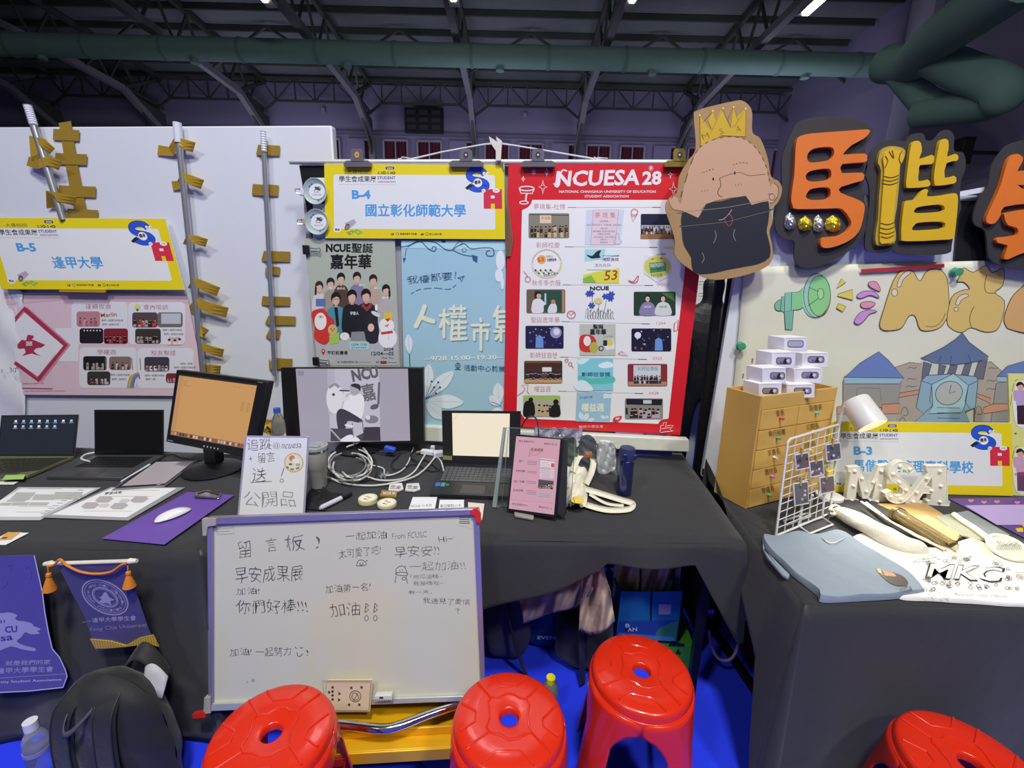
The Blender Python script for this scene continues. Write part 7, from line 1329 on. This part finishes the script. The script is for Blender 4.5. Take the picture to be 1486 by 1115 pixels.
p.ring(730, 280, 25, 2.5, '4a4030'); p.line(smooth([(715, 280), (722, 265), (738, 270), (745, 290), (728, 298), (716, 288)], 3), 2.5, '4a4030', closed=True); p.line([(722, 300), (742, 265)], 2, '4a4030'); p.build('print', cd_)
MB().slab((plWb[0]+plWb[1]*.030, plWb[1]), [(815+0, 280), (893, 276), (895, 302), (812, 310)], .02, zoom(280, 920, 3.096)).build('board_eraser', mat('eraser_grey', 'c9ccc8', .5), None, 'small pale eraser with a printed label on the whiteboard tray', 'eraser', bevel=.003)
p = Print((plWb[0]+plWb[1]*.030, plWb[1]), zoom(280, 920, 3.096)); p.rect(838, 283, 855, 292, '2c2c30'); 
for k in range(9): p.rect(820+k*8, 295, 824+k*8, 302, '4a4a50')
tag(p.build('print', None), 'dark printed bars on the label of the board eraser', 'label'); o = bpy.data.objects[[k.name for k in bpy.data.objects if k.get('category') == 'label'][-1]]
er = [k for k in bpy.data.objects if k.name.startswith('board_eraser')][0]; mw = o.location.copy(); del o['label'], o['category']; o.parent = er; o.location = mw-er.location
# cart
t = thing('platform_cart', 'yellow platform cart with a bent chrome handle under the whiteboard', 'cart', (-.42, 1.2, .012))
m_yc = mat('yellow_metal', 'e6ae12', .35, .2, noise=.08, nscale=8)
v = [at_z(*k, .17) for k in ((455, 1068), (690, 1052), (690, 1078), (470, 1093))]; fv = (v[1]-v[0]); v = [at_z(400, 1098, .17), at_z(668, 1083, .17)]; e = v[1]-v[0]; e[2] = 0
dn = np.array([-e[1], e[0], 0]); dn /= np.linalg.norm(dn)
MB().prism([v[0], v[1], v[1]+dn*.40, v[0]+dn*.40], (0, 0, -.012)).build('deck', m_yc, t, bevel=.002)
MB().prism([v[0]-dn*.006, v[1]-dn*.006, v[1]+dn*.002, v[0]+dn*.002], (0, 0, -.045)).build('front_rail', m_yc, t, bevel=.003); MB().prism([v[0]+dn*.04, v[1]+dn*.04, v[1]+dn*.05, v[0]+dn*.05], (0, 0, .03)).build('raised_lip', m_yc, t, bevel=.003)
for f_, dd in ((.12, .05), (.86, .05), (.12, .34), (.86, .34)):
    c = v[0]+e*f_+dn*dd; M = Matrix.Rotation(R(90), 3, 'X'); MB().lathe([(.002, -.014), (.048, -.014), (.052, -.008), (.052, .008), (.048, .014), (.002, .014)], (c[0], c[1], .066), 24, M).build('caster_wheel', m_black, t); MB().box((c[0], c[1], .13), (.03, .05, .05)).build('caster_fork', m_chrome, t, bevel=.003)
cz = lambda x, y, z=.235: at_z(x, y, z)
MB().tube(smooth([cz(380, 1040), cz(440, 1052), cz(495, 1052), cz(548, 1058), cz(575, 1055), cz(620, 1038), cz(655, 1026), cz(700, 1010)], 4, False), .0135, 14).build('handle', m_chrome, t)
# ---------------------------------------------------------------- stools
m_red = mat('red_plastic', 'd92c14', .25, noise=.05, nscale=6, coat=.3, spec=.5)
def stool():
    t = thing('plastic_stool', 'x', 'stool', (0, 0, 0), 'red plastic stools'); b = MB(); R0 = .148; n = 64
    prof = [(.026, -.022), (.026, -.002), (.029, .0), (.034, .0012), (.10, .0015), (.137, 0), (.144, -.004), (.148, -.012), (.150, -.03)]
    v = []; 
    for r, z in prof:
        for k in range(n): a = 2*pi*k/n; v.append((r*cos(a), r*sin(a), .45+z))
    b.add(v, [(i*n+k, i*n+(k+1) % n, (i+1)*n+(k+1) % n, (i+1)*n+k) for i in range(len(prof)-1) for k in range(n)]); b.build('seat', m_red, t, ang=60)
    def rad(z, a):
        s_ = (.42-z)/.42; r = .150+.055*s_; return r*(1+.10*s_*abs(sin(2*a))**3)
    b = MB()
    for k in range(4):
        def fn(u, v, k=k):
            z = .42-.408*v
            hw = 45 if v < .10 else (45-27*min(1, ((v-.10)/.16))**.5 if v < .26 else 18-6.5*(v-.26)/.74)
            a = R(45+90*k+(u*2-1)*hw); r = rad(z, a)+.004*(1-abs(u*2-1)); return (r*cos(a), r*sin(a), z)
        MB().grid(fn, 14, 22).build('leg', m_red, t, solid=.0045, ang=50)
    def rg(u, v): a = u*2*pi; z = .424-.02*v; r = rad(.42, a)+.0005; return (r*cos(a), r*sin(a), z)
    MB().grid(rg, 64, 2).build('skirt', m_red, t, solid=.005)
    for k in range(4):
        a0 = R(45+90*k); a1 = a0+pi/2; r = rad(.15, a0)*.985; MB().bar((r*cos(a0), r*sin(a0), .15), (r*cos(a1), r*sin(a1), .15), .006, .03).build('cross_bar', m_red, t, bevel=.001)
    def U_(pts): return [((x-168)/235*.137, -(y-862)/235*.137, .4518) for x, y in pts]
    inner = [(78, 772), (118, 772), (145, 752), (165, 745), (195, 752), (215, 768), (250, 770), (262, 800), (252, 850), (256, 900), (268, 935), (235, 945), (200, 965), (165, 968), (130, 948), (85, 940), (66, 915), (78, 870), (72, 820), (66, 795)]
    lines = [inner+[inner[0]]]+[[(78, 772), (8, 690)], [(250, 770), (325, 690)], [(268, 935), (360, 1035)], [(75, 938), (-15, 1008)], [(72, 645), (120, 705), (205, 705), (258, 640)], [(48, 1092), (112, 1020), (215, 1016), (280, 1085)], [(392, 800), (322, 870), (322, 905), (398, 955)], [(-58, 800), (12, 842), (12, 890), (-50, 935)]]
    for L_ in lines:
        q = [p_ for p_ in U_(L_)]; q = [(x*min(1, .137/max(math.hypot(x, y), 1e-6)), y*min(1, .137/max(math.hypot(x, y), 1e-6)), z) for x, y, z in q]
        MB().tube(q, .0030, 6).build('raised_ridge', m_red, t)
    return t
st0 = stool()
for i, (x, y, rot, lab, sc_) in enumerate(((393.7, 1063.7, 8, 'red plastic stool in front of the whiteboard, leftmost of the four', 1), (739, 1041, 0, 'red plastic stool whose seat is in front of the whiteboard corner', 1), (931, 973, -14, 'red plastic stool standing whole beside the blue carton', 1), (1409, 1108, -8, 'red plastic stool in front of the B-3 table, cut by the frame', 1))):
    s_ = st0 if i == 0 else copy_tree(st0); p_ = at_z(x, y, .462); s_.location = (p_[0], p_[1], .0125); s_.rotation_euler = (0, 0, R(rot)+PSI); s_['label'] = lab
# ---------------------------------------------------------------- hangings on the B-5 table
n5 = np.array([.113, -.9936, 0]); plH = plane(np.array([-1.09, 1.17, 0])+n5*.075, n5)
m_pf = mat('purple_satin', '41328f', .35, noise=.08, nscale=5, bump=.15, bscale=8, sheen=.3)
HZ = zoom(0, 790, 3.432)
fl = cut('purple_banner', [[(-120, 60), (175, 53), (192, 130), (215, 235), (228, 340), (246, 440), (265, 520), (300, 560), (330, 625), (338, 655), (318, 710), (150, 728), (-120, 745)]], plH, 0, .002, m_pf, None, HZ, 0, label='bright purple banner with a silver eagle hanging on the B-5 table', category='banner')
p = Print(plH, HZ, base=.0028); SV = 'a9a4c8'
p.line([(175, 53), (192, 130), (215, 235), (228, 340), (246, 440), (265, 520), (300, 560), (330, 625), (338, 655), (318, 710), (150, 728), (-100, 740)], 5, 'd4d0e6')
p.poly(smooth([(-20, 360), (20, 340), (60, 338), (92, 352), (80, 365), (95, 378), (120, 380), (165, 392), (172, 405), (210, 420), (190, 430), (205, 442), (160, 446), (130, 436), (110, 462), (88, 480), (120, 500), (180, 515), (175, 530), (110, 520), (60, 505), (10, 525), (-30, 520)], 2), SV)
p.text('CU', 30, 440, 92, 436, 34, '41328f', .03); p.text('sa', 10, 482, 70, 474, 24, '41328f', .02); p.text('31', 2, 392, 30, 390, 16, '41328f', .02)
p.text('學生會，就是我們的家', -120, 608, 255, 595, 24, SV, .02, skew=.2); p.text('我是逢甲大學學生會', -90, 645, 270, 632, 28, SV, .02, skew=.1); p.line([(-60, 668), (333, 642)], 3, SV); p.text('Feng Chia University Student Association', -210, 702, 310, 680, 16, 'd4d0e6', .01)
for q in ([(40, 110), (60, 100), (55, 130)], [(130, 120), (150, 110), (160, 160), (150, 170)], [(15, 215), (30, 205), (45, 180)]): p.line(smooth(q, 3, False), 3, '6a5cb0')
p.build('print', fl)
plH2 = plane(np.array([-1.09, 1.17, 0])+n5*.085, n5)
t = thing('pennant', 'dark purple pennant with a round emblem and gold fringe hung from a short rod', 'pennant', on(plH2, 150, 945))
MB().tube([on(plH2, *k) for k in ap(HZ, [(222, 99), (255, 96), (260, 97), (640, 84), (645, 85), (682, 83)])], [.006, .009, .006, .006, .009, .006], 12).build('rod', mat('ivory_rod', 'e2dcc8', .4), t)
m_og = mat('orange_cord', 'd9841c', .6)
MB().tube([on(plH2, *k)+plH2[1]*.012 for k in ap(HZ, smooth([(258, 98), (290, 90), (318, 64), (350, 92), (420, 125), (500, 135), (570, 125), (615, 95), (640, 84)], 4, False))], .0035, 8).build('cord', m_og, t)
for x, y0, y1, w in ((262, 100, 212, 28), (655, 95, 195, 22)):
    c = on(plH2, *ap(HZ, [(x, y0)])[0])+plH2[1]*.014; e = on(plH2, *ap(HZ, [(x+8, y1)])[0])+plH2[1]*.014; d = e-c
    MB().tube([c, c+d*.25, c+d*.28, c+d*.38, c+d*.42, c+d*.7, e], [.002, .002, .006, .007, .005, .011, .017], 12).build('tassel', m_og, t)
pb_ = cut('pennant_cloth', [[(285, 92), (635, 84), (665, 190), (700, 300), (745, 430), (770, 480), (700, 500), (600, 510), (480, 530), (462, 470), (420, 350), (360, 240), (320, 160)]], plH2, 0, .002, mat('dark_purple_satin', '30265e', .3, noise=.15, nscale=5, sheen=.3), t, HZ, 0)
cut('gold_fringe', [[(455, 468), (560, 478), (632, 500), (700, 462), (768, 447), (796, 505), (740, 490), (640, 505), (560, 512), (482, 515)]], plH2, .002, .005, mat('gold_fringe', 'c8a634', .5, wave=(40, 1, 'X', .4)), t, HZ, 0)
p = Print(plH2, HZ, base=.0026); cx, cy = 527, 262; SV2 = '9d97b8'
def el(rx, ry, w, rot=R(28)): p.line([(cx+rx*cos(a)*cos(rot)-ry*sin(a)*sin(rot), cy+rx*cos(a)*sin(rot)+ry*sin(a)*cos(rot)) for a in np.linspace(0, 2*pi, 41)], w, SV2)
el(122, 74, 7); el(110, 64, 3); el(68, 40, 6); el(60, 33, 2.5)
p.poly(smooth([(485, 255), (505, 262), (520, 240), (535, 238), (548, 262), (575, 275), (552, 282), (560, 302), (535, 290), (515, 292), (495, 285), (510, 272)], 2), SV2)
for k, ch in enumerate('FENG CHIA UNIVERSITY'):
    a = R(-170+k*8.6); x = cx+92*cos(a)*cos(R(28))-52*sin(a)*sin(R(28)); y = cy+92*cos(a)*sin(R(28))+52*sin(a)*cos(R(28))
    if ch != ' ': p.text(ch, x-5, y+7, x+6, y+9, 13, SV2, .01)
for k, ch in enumerate('STUDENT ASSOCIATION'):
    a = R(165-k*8.6); x = cx+92*cos(a)*cos(R(28))-52*sin(a)*sin(R(28)); y = cy+92*cos(a)*sin(R(28))+52*sin(a)*cos(R(28))
    if ch != ' ': p.text(ch, x-5, y+7, x+6, y+9, 13, SV2, .01)
p.text('逢甲大學學生會', 465, 388, 682, 376, 24, SV2, .02); p.text('Feng Chia University', 455, 436, 738, 412, 24, SV2, -.004, hand=.5); p.line([(414, 386), (460, 380)], 2, SV2)
p.build('print', t)
# ---------------------------------------------------------------- backpack and bottle
m_bp = mat('black_nylon', '1b1c1f', .7, noise=.15, nscale=50, bump=.35, bscale=18, sheen=.15); m_st = mat('strap_webbing', '2a2b2e', .6)
bc = np.array([-1.26, .99, .012])
t = thing('backpack', 'black backpack propped upright below the pennant, shoulder straps facing out', 'backpack', bc)
b = MB()
def fb2(u, v):
    a = u*2*pi; ca, sa = cos(a), sin(a); e_ = .55; r = (abs(ca)**(2/e_*.5)+abs(sa)**(2/e_*.5))**(-e_*.5) if True else 1
    zz_ = .44*v; prof_ = (.86+.14*sin(pi*min(v*1.25, 1)))*(1 if v < .72 else math.sqrt(max(0, 1-((v-.72)/.28)**2)))
    return (bc[0]+.165*ca*r*prof_*(1+.02*sin(v*21+u*17)), bc[1]+.095*sa*r*prof_*(1+.05*sin(v*13+u*29))-.02*v, .012+zz_+.004*sin(u*31)*(1-v))
b.grid(fb2, 40, 28); b.build('pack_body', m_bp, t, ang=70)
for sx in (-.075, .06):
    P_ = [(bc[0]+sx*.7, bc[1]-.04, .425), (bc[0]+sx*.9, bc[1]-.088, .385), (bc[0]+sx*1.0, bc[1]-.108, .28), (bc[0]+sx*1.0, bc[1]-.110, .15), (bc[0]+sx*1.05, bc[1]-.100, .04)]
    b = MB(); S_ = smooth(P_, 5, False); v = []
    for q in S_:
        for o_ in ((-.030, .006), (-.026, -.006), (.026, -.006), (.030, .006)): v.append((q[0]+o_[0], q[1]+o_[1], q[2]))
    b.add(v, [(4*i+k, 4*i+(k+1) % 4, 4*i+4+(k+1) % 4, 4*i+4+k) for i in range(len(S_)-1) for k in range(4)]); b.build('shoulder_strap', m_bp, t)
    MB().tube([(q[0]-.028, q[1]-.007, q[2]) for q in S_], .0022, 6).build('piping', m_st, t); MB().tube([(q[0]+.028, q[1]-.007, q[2]) for q in S_], .0022, 6).build('piping', m_st, t)
HL = smooth([(bc[0]-.06, bc[1]-.045, .415), (bc[0]-.052, bc[1]-.10, .375), (bc[0]-.035, bc[1]-.125, .352), (bc[0]-.005, bc[1]-.115, .368), (bc[0]+.025, bc[1]-.07, .41)], 6, False); b = MB(); v = []
for q in HL:
    for o_ in ((0, .008, .008), (0, -.008, -.008)): v.append((q[0], q[1]+o_[1]*.4, q[2]+o_[2]))
b.add(v, [(2*i, 2*i+1, 2*i+3, 2*i+2) for i in range(len(HL)-1)]); b.build('grab_handle', mat('grey_webbing', '4a4b50', .6), t, solid=.003)
b = MB(); b.grid(lambda u, v: (bc[0]+.03+.12*(u-.3), bc[1]+.04-.05*v, .40+.075*sin(pi*u)*(1-.3*v)), 14, 5); b.build('white_bag_in_pack', m_paper, t, solid=.002) if False else None
b = MB(); b.grid(lambda u, v: (bc[0]+.02+.14*(u-.35), bc[1]+.075-.04*v, .36+.12*sin(pi*(u*.9+.05))*(1-.25*v)), 16, 5); b.build('open_lid', m_bp, t, solid=.006)
MB().grid(lambda u, v: (bc[0]+.075+.07*u, bc[1]+.03-.03*v, .40+.05*sin(pi*(.25+u*.7))*(1-v)-.04*v), 10, 3).build('white_lining', mat('pale_lining', 'b9b9bd', .6), t, solid=.002)
c = at_z(66, 1128, .012); t = thing('water_bottle', 'clear water bottle with a white cap beside the black backpack', 'bottle', c)
zt = at_y(70, 1050, c[1])[2]; k_ = zt-.012
MB().lathe([(.002, 0), (.031, 0), (.033, .006), (.032, k_*.55), (.033, k_*.60), (.030, k_*.72), (.018, k_*.84), (.015, k_*.88), (.002, k_*.88)], c, 24).build('body', mat('bottle_clear', 'dfe6ea', .08, trans=.85, noise=0), t)
MB().lathe([(.002, k_*.87), (.018, k_*.87), (.018, k_), (.002, k_)], c, 20).build('cap', m_white, t); MB().lathe([(.0335, k_*.50), (.034, k_*.50), (.034, k_*.56), (.0335, k_*.56)], c, 24).build('label_band', mat('lilac_label', '8a86b8', .4), t)
# ---------------------------------------------------------------- things stored under the B-4 table
def blob(name, c, d, m, lab, cat, sq=.6, wr=.08, seed=0, top=None):
    b = MB(); c = np.array(c, float)
    def fn(u, v):
        a = u*2*pi; ph_ = (v-.5)*pi; s_ = lambda k: (abs(k)**sq)*(1 if k >= 0 else -1)
        w = 1+wr*(sin(a*3+seed+v*5)+.6*sin(a*5-v*9+seed*2)+.5*sin(v*17+a*2))
        return (c[0]+d[0]/2*s_(cos(ph_))*s_(cos(a))*w, c[1]+d[1]/2*s_(cos(ph_))*s_(sin(a))*w, c[2]+d[2]/2+d[2]/2*s_(sin(ph_))*(1+wr*.3*sin(a*4+seed)))
    b.grid(fn, 36, 18); return b.build(name, m, None, lab, cat, ang=80)
g = at_y(735, 990, 1.62); blob('grey_backpack', (g[0], 1.66, .013), (.19, .22, .40), mat('grey_nylon', '3c3d44', .7, bump=.4, bscale=20), 'dark grey backpack under the B-4 table beside the whiteboard', 'backpack', seed=1)
MB().tube(smooth([(g[0]-.02, 1.54, .40), (g[0]+.01, 1.52, .30), (g[0]+.05, 1.51, .15), (g[0]+.09, 1.51, .03)], 5, False), .008, 8).build('bag_strap', m_st, label='grey strap hanging down the dark grey backpack', cat='strap')
g = at_y(785, 925, 1.66); o = blob('blue_bag', (g[0], 1.72, .013), (.16, .14, .31), mat('deep_blue_nylon', '16386a', .5), 'deep blue bag under the draped pink jacket', 'bag', wr=.03, seed=2)
p = Print(yp(1.640)); p.text('Double', 779, 921, 806, 920, 5, '0c1a3a', .02); p.text('EVEN', 780, 928, 806, 928, 5, 'a9b4c8', .02); p.build('lettering', o)
g = at_y(845, 985, 1.6); blob('black_bag', (g[0], 1.66, .013), (.24, .24, .28), m_bp, 'black bag standing behind the yellow capped bottle', 'bag', seed=3, wr=.05)
MB().bar((g[0]-.03, 1.52, .30), (g[0]-.01, 1.50, .03), .03, .006).build('bag_strap', m_st, label='flat black strap on the black bag', cat='strap')
def drape(name, pts, Y0, m, lab, cat, dep=.05, fr_=14, H=None):
    """a garment hung in folds: outline in photo pixels, ridged depth"""
    q = np.array(pts, float); b = MB()   # four corner curves: top L->R and bottom L->R of equal count
    k = len(q)//2; T_, B_ = q[:k], q[k:]
    def fn(u, v):
        f = u*(k-1); i = min(int(f), k-2); s_ = f-i; p_ = (T_[i]*(1-s_)+T_[i+1]*s_)*(1-v)+(B_[i]*(1-s_)+B_[i+1]*s_)*v
        Y_ = Y0-dep*(.5+.5*sin(u*fr_+v*3+sin(v*5)))-dep*.3*sin(u*fr_*2.3+v*9)-.02*sin(pi*u)
        return tuple(at_y(p_[0], p_[1], Y_))
    b.grid(fn, 40, 18); return b.build(name, m, None, lab, cat, solid=.004, ang=80)
m_pk = mat('pink_grey_cloth', 'a58e9c', .85, noise=.15, nscale=8, bump=.3, bscale=30); m_bg = mat('beige_pink_cloth', 'b9a197', .85, noise=.12, nscale=8, bump=.3, bscale=30)
drape('pink_jacket', [(750, 850), (790, 835), (835, 828), (868, 815), (760, 905), (800, 890), (835, 882), (862, 858)], 1.50, m_pk, 'dusty pink jacket bundled at the top of the stored bags', 'jacket')
drape('beige_jacket', [(845, 815), (860, 812), (872, 812), (886, 860), (840, 915), (858, 922), (876, 918), (892, 902)], 1.48, m_bg, 'pale beige pink jacket hanging beside the blue carton', 'jacket', .03, 9)
# blue carton with garments, green box below
plBx = yp(1.62); q8 = zoom(690, 790, 3.432)
zf = at_y(940, 935, 1.62)[2]
t = thing('blue_carton', 'open blue printed carton full of bunched cream and lilac cloth', 'carton', at_y(940, 930, 1.62))
m_bl = mat('blue_card', '2273b4', .45, noise=.05)
MB().slab(plBx, [(730, 235), (872, 238), (868, 480), (705, 470)], .004, q8).build('front_panel', m_bl, t); MB().slab(plBx, [(882, 238), (1028, 235), (995, 485), (872, 480)], .004, q8).build('front_panel', m_bl, t)
A = [on(plBx, *ap(q8, [k])[0]) for k in ((730, 235), (705, 470))]; E2 = [at_y(*ap(q8, [(660, 95)])[0], 1.86), None]; E2[1] = A[1]+(E2[0]-A[0])*np.array([1, 1, 0])
MB().prism([A[0], A[1], E2[1], E2[0]], (-.004, 0, 0)).build('side_panel', m_bl, t)
C = [on(plBx, *ap(q8, [k])[0]) for k in ((1028, 235), (995, 485))]; MB().prism([C[0], C[1], C[1]+np.array([-.01, .24, 0]), C[0]+np.array([-.01, .24, .0])], (.004, 0, 0)).build('side_panel', m_bl, t)
MB().prism([A[1], C[1], C[1]+np.array([-.01, .24, 0]), E2[1]], (0, 0, .003)).build('bottom_panel', m_bl, t)
p = Print(plBx, q8, base=.0008); p.poly([(715, 385), (1008, 378), (995, 482), (706, 470)], '2a4ea8'); p.poly(smooth([(900, 440), (930, 410), (1000, 385), (1003, 400), (990, 480), (905, 470)], 3), '3f8a6a'); p.poly([(715, 440), (900, 455), (990, 462), (992, 482), (706, 472)], '4a90c8'); p.text('B', 748, 415, 770, 412, 18, 'e8e8f0', .02); p.rect(745, 420, 800, 432, '2a2440'); p.text('AN', 758, 435, 805, 432, 18, 'e8e8f0', .02); p.build('print', t)
MB().slab(plBx, [(913, 298), (975, 300), (970, 350), (912, 348)], -.001, q8).build('white_sticker', mat('lilac_sticker', 'c8b4d0', .5), t)
drape('bunched_garment', [(893, 806), (905, 802), (918, 806), (928, 812), (888, 870), (906, 880), (926, 880), (942, 870)], 1.78, mat('pale_beige_cloth', 'e6d8cc', .85, noise=.12, nscale=8), 'bunched beige cloth in the left half of the blue carton', 'cloth', .07, 9)
drape('bunched_garment', [(932, 808), (955, 802), (975, 802), (990, 806), (930, 866), (950, 872), (965, 868), (985, 858)], 1.77, mat('lilac_cloth', 'dcc8d6', .85, noise=.25, nscale=12), 'bunched lilac cloth in the right half of the blue carton', 'cloth', .07, 11)
MB().bar((.685, 1.66, .012), (.685, 2.2, .012), .01) if False else None
g = at_y(978, 945, 1.66); o = MB().box((g[0]-.04, 1.74, .075), (.22, .22, .12)).build('green_box', mat('bright_green_card', '4fae2c', .5, noise=.1), label='bright green box on the carpet below the blue carton', cat='box', bevel=.002)
p = Print(yp(1.63)); p.text('4', 981, 953, 989, 950, 9, '1c3a18', .03); p.poly([(972, 932), (993, 934), (993, 939), (970, 938)], '1c2a20'); p.build('print', o)
c = at_z(797, 1030, .012); t = thing('drink_bottle', 'clear bottle with a yellow cap between two red stools', 'bottle', c); k_ = at_y(799, 983, c[1])[2]-.012
MB().lathe([(.002, 0), (.03, 0), (.032, .006), (.031, k_*.6), (.026, k_*.78), (.013, k_*.86), (.002, k_*.86)], c, 24).build('body', mat('yellow_drink', 'd8cf9a', .08, trans=.75, noise=0), t); MB().lathe([(.002, k_*.85), (.017, k_*.85), (.017, k_), (.002, k_)], c, 20).build('cap', mat('yellow_cap', 'e8dc1a', .35), t)
# ---------------------------------------------------------------- bags in the gap, table leg frame
t = thing('paper_bag', 'brown paper carrier bag with a pale rope handle under the B-3 table', 'bag', at_z(1085, 960, .012))
mb_ = mat('brown_bag_paper', '6a4a3e', .6, noise=.12); A = at_z(1075, 985, .015); E_ = at_z(1110, 1030, .015); A[0] += .12; E_[0] += .12
MB().prism([(.90, 1.80, .013), (.93, 1.50, .013), (.99, 1.50, .30), (.96, 1.80, .33)], (.16, .02, 0)).build('bag_body', mb_, t)
MB().tube(smooth([at_y(1029, 915, 1.62), at_y(1033, 940, 1.60), at_y(1044, 957, 1.60), at_y(1060, 957, 1.60), at_y(1070, 940, 1.60), at_y(1074, 910, 1.62)], 5, False), .006, 10).build('rope_handle', mat('pale_rope', 'a08a9a', .7), t)
blob('cream_tote', (1.02, 1.36, .013), (.20, .20, .30), mat('tote_cloth', 'b9aa98', .85, noise=.15, nscale=6), 'cream tote bag slumped under the corner of the B-3 table', 'bag', seed=4, wr=.05)
MB().bar((.80, 1.93, .03), (.905, 1.36, .03), .03, .03).build('floor_bar', m_blackm, label='black steel floor bar running under the edge of the B-3 table', cat='bar', bevel=.003)
blob('dark_brown_bag', (.93, 1.78, .34), (.16, .2, .14), mat('brown_leather', '3a2a1c', .35, noise=.4, nscale=20), 'glossy dark brown bag on top of the paper carrier', 'bag', seed=5)
# person in a black jacket, seen in the gap between the booths
m_jk = mat('black_jacket', '16161a', .55, bump=.5, bscale=12, noise=.1)
px_, py_ = at_y(1018, 500, 3.2)[0]+.05, 3.25
me = bpy.data.meshes.new('person'); J = [(0, 0, .90), (0, 0, 1.10), (0, 0, 1.35), (0, 0, 1.46), (0, -.01, 1.56), (0, 0, 1.66), (-.17, 0, 1.40), (-.24, .02, 1.15), (-.22, -.10, .95), (-.20, -.16, .90), (.17, 0, 1.40), (.24, .02, 1.15), (.22, -.10, .95), (.20, -.16, .90), (-.09, 0, .84), (-.10, -.02, .47), (-.10, 0, .10), (-.10, -.10, .05), (.09, 0, .84), (.10, -.02, .47), (.10, 0, .10), (.10, -.10, .05)]
Rr = [.14, .13, .15, .06, .075, .085, .075, .055, .045, .035, .075, .055, .045, .035, .09, .065, .05, .045, .09, .065, .05, .045]
me.from_pydata(J, [(0, 1), (1, 2), (2, 3), (3, 4), (4, 5), (2, 6), (6, 7), (7, 8), (8, 9), (2, 10), (10, 11), (11, 12), (12, 13), (0, 14), (14, 15), (15, 16), (16, 17), (0, 18), (18, 19), (19, 20), (20, 21)], [])
o = bpy.data.objects.new('person', me); COL.objects.link(o); me.skin_vertices or 0
mo = o.modifiers.new('skin', 'SKIN'); o.modifiers.new('sub', 'SUBSURF').levels = 1
for i, r in enumerate(Rr): me.skin_vertices[0].data[i].radius = (r, r*.8)
me.skin_vertices[0].data[0].use_root = True; me.materials.append(m_jk); o.location = (px_, py_, 0); tag(o, 'person in a black padded jacket standing with arms down behind the red poster', 'person')
# small dark cable pile by the last stool
b = MB()
for k in range(4): b.tube(smooth([at_z(1205+k*3, 1100, .03), at_z(1215+k*6, 1085, .05), at_z(1232+k*7, 1095, .04), at_z(1240+k*8, 1112, .03)], 4, False), .006, 6)
b.build('cable_bundle', m_bc, label='black cable bundle on the carpet beside the last stool', cat='cable', kind='stuff')
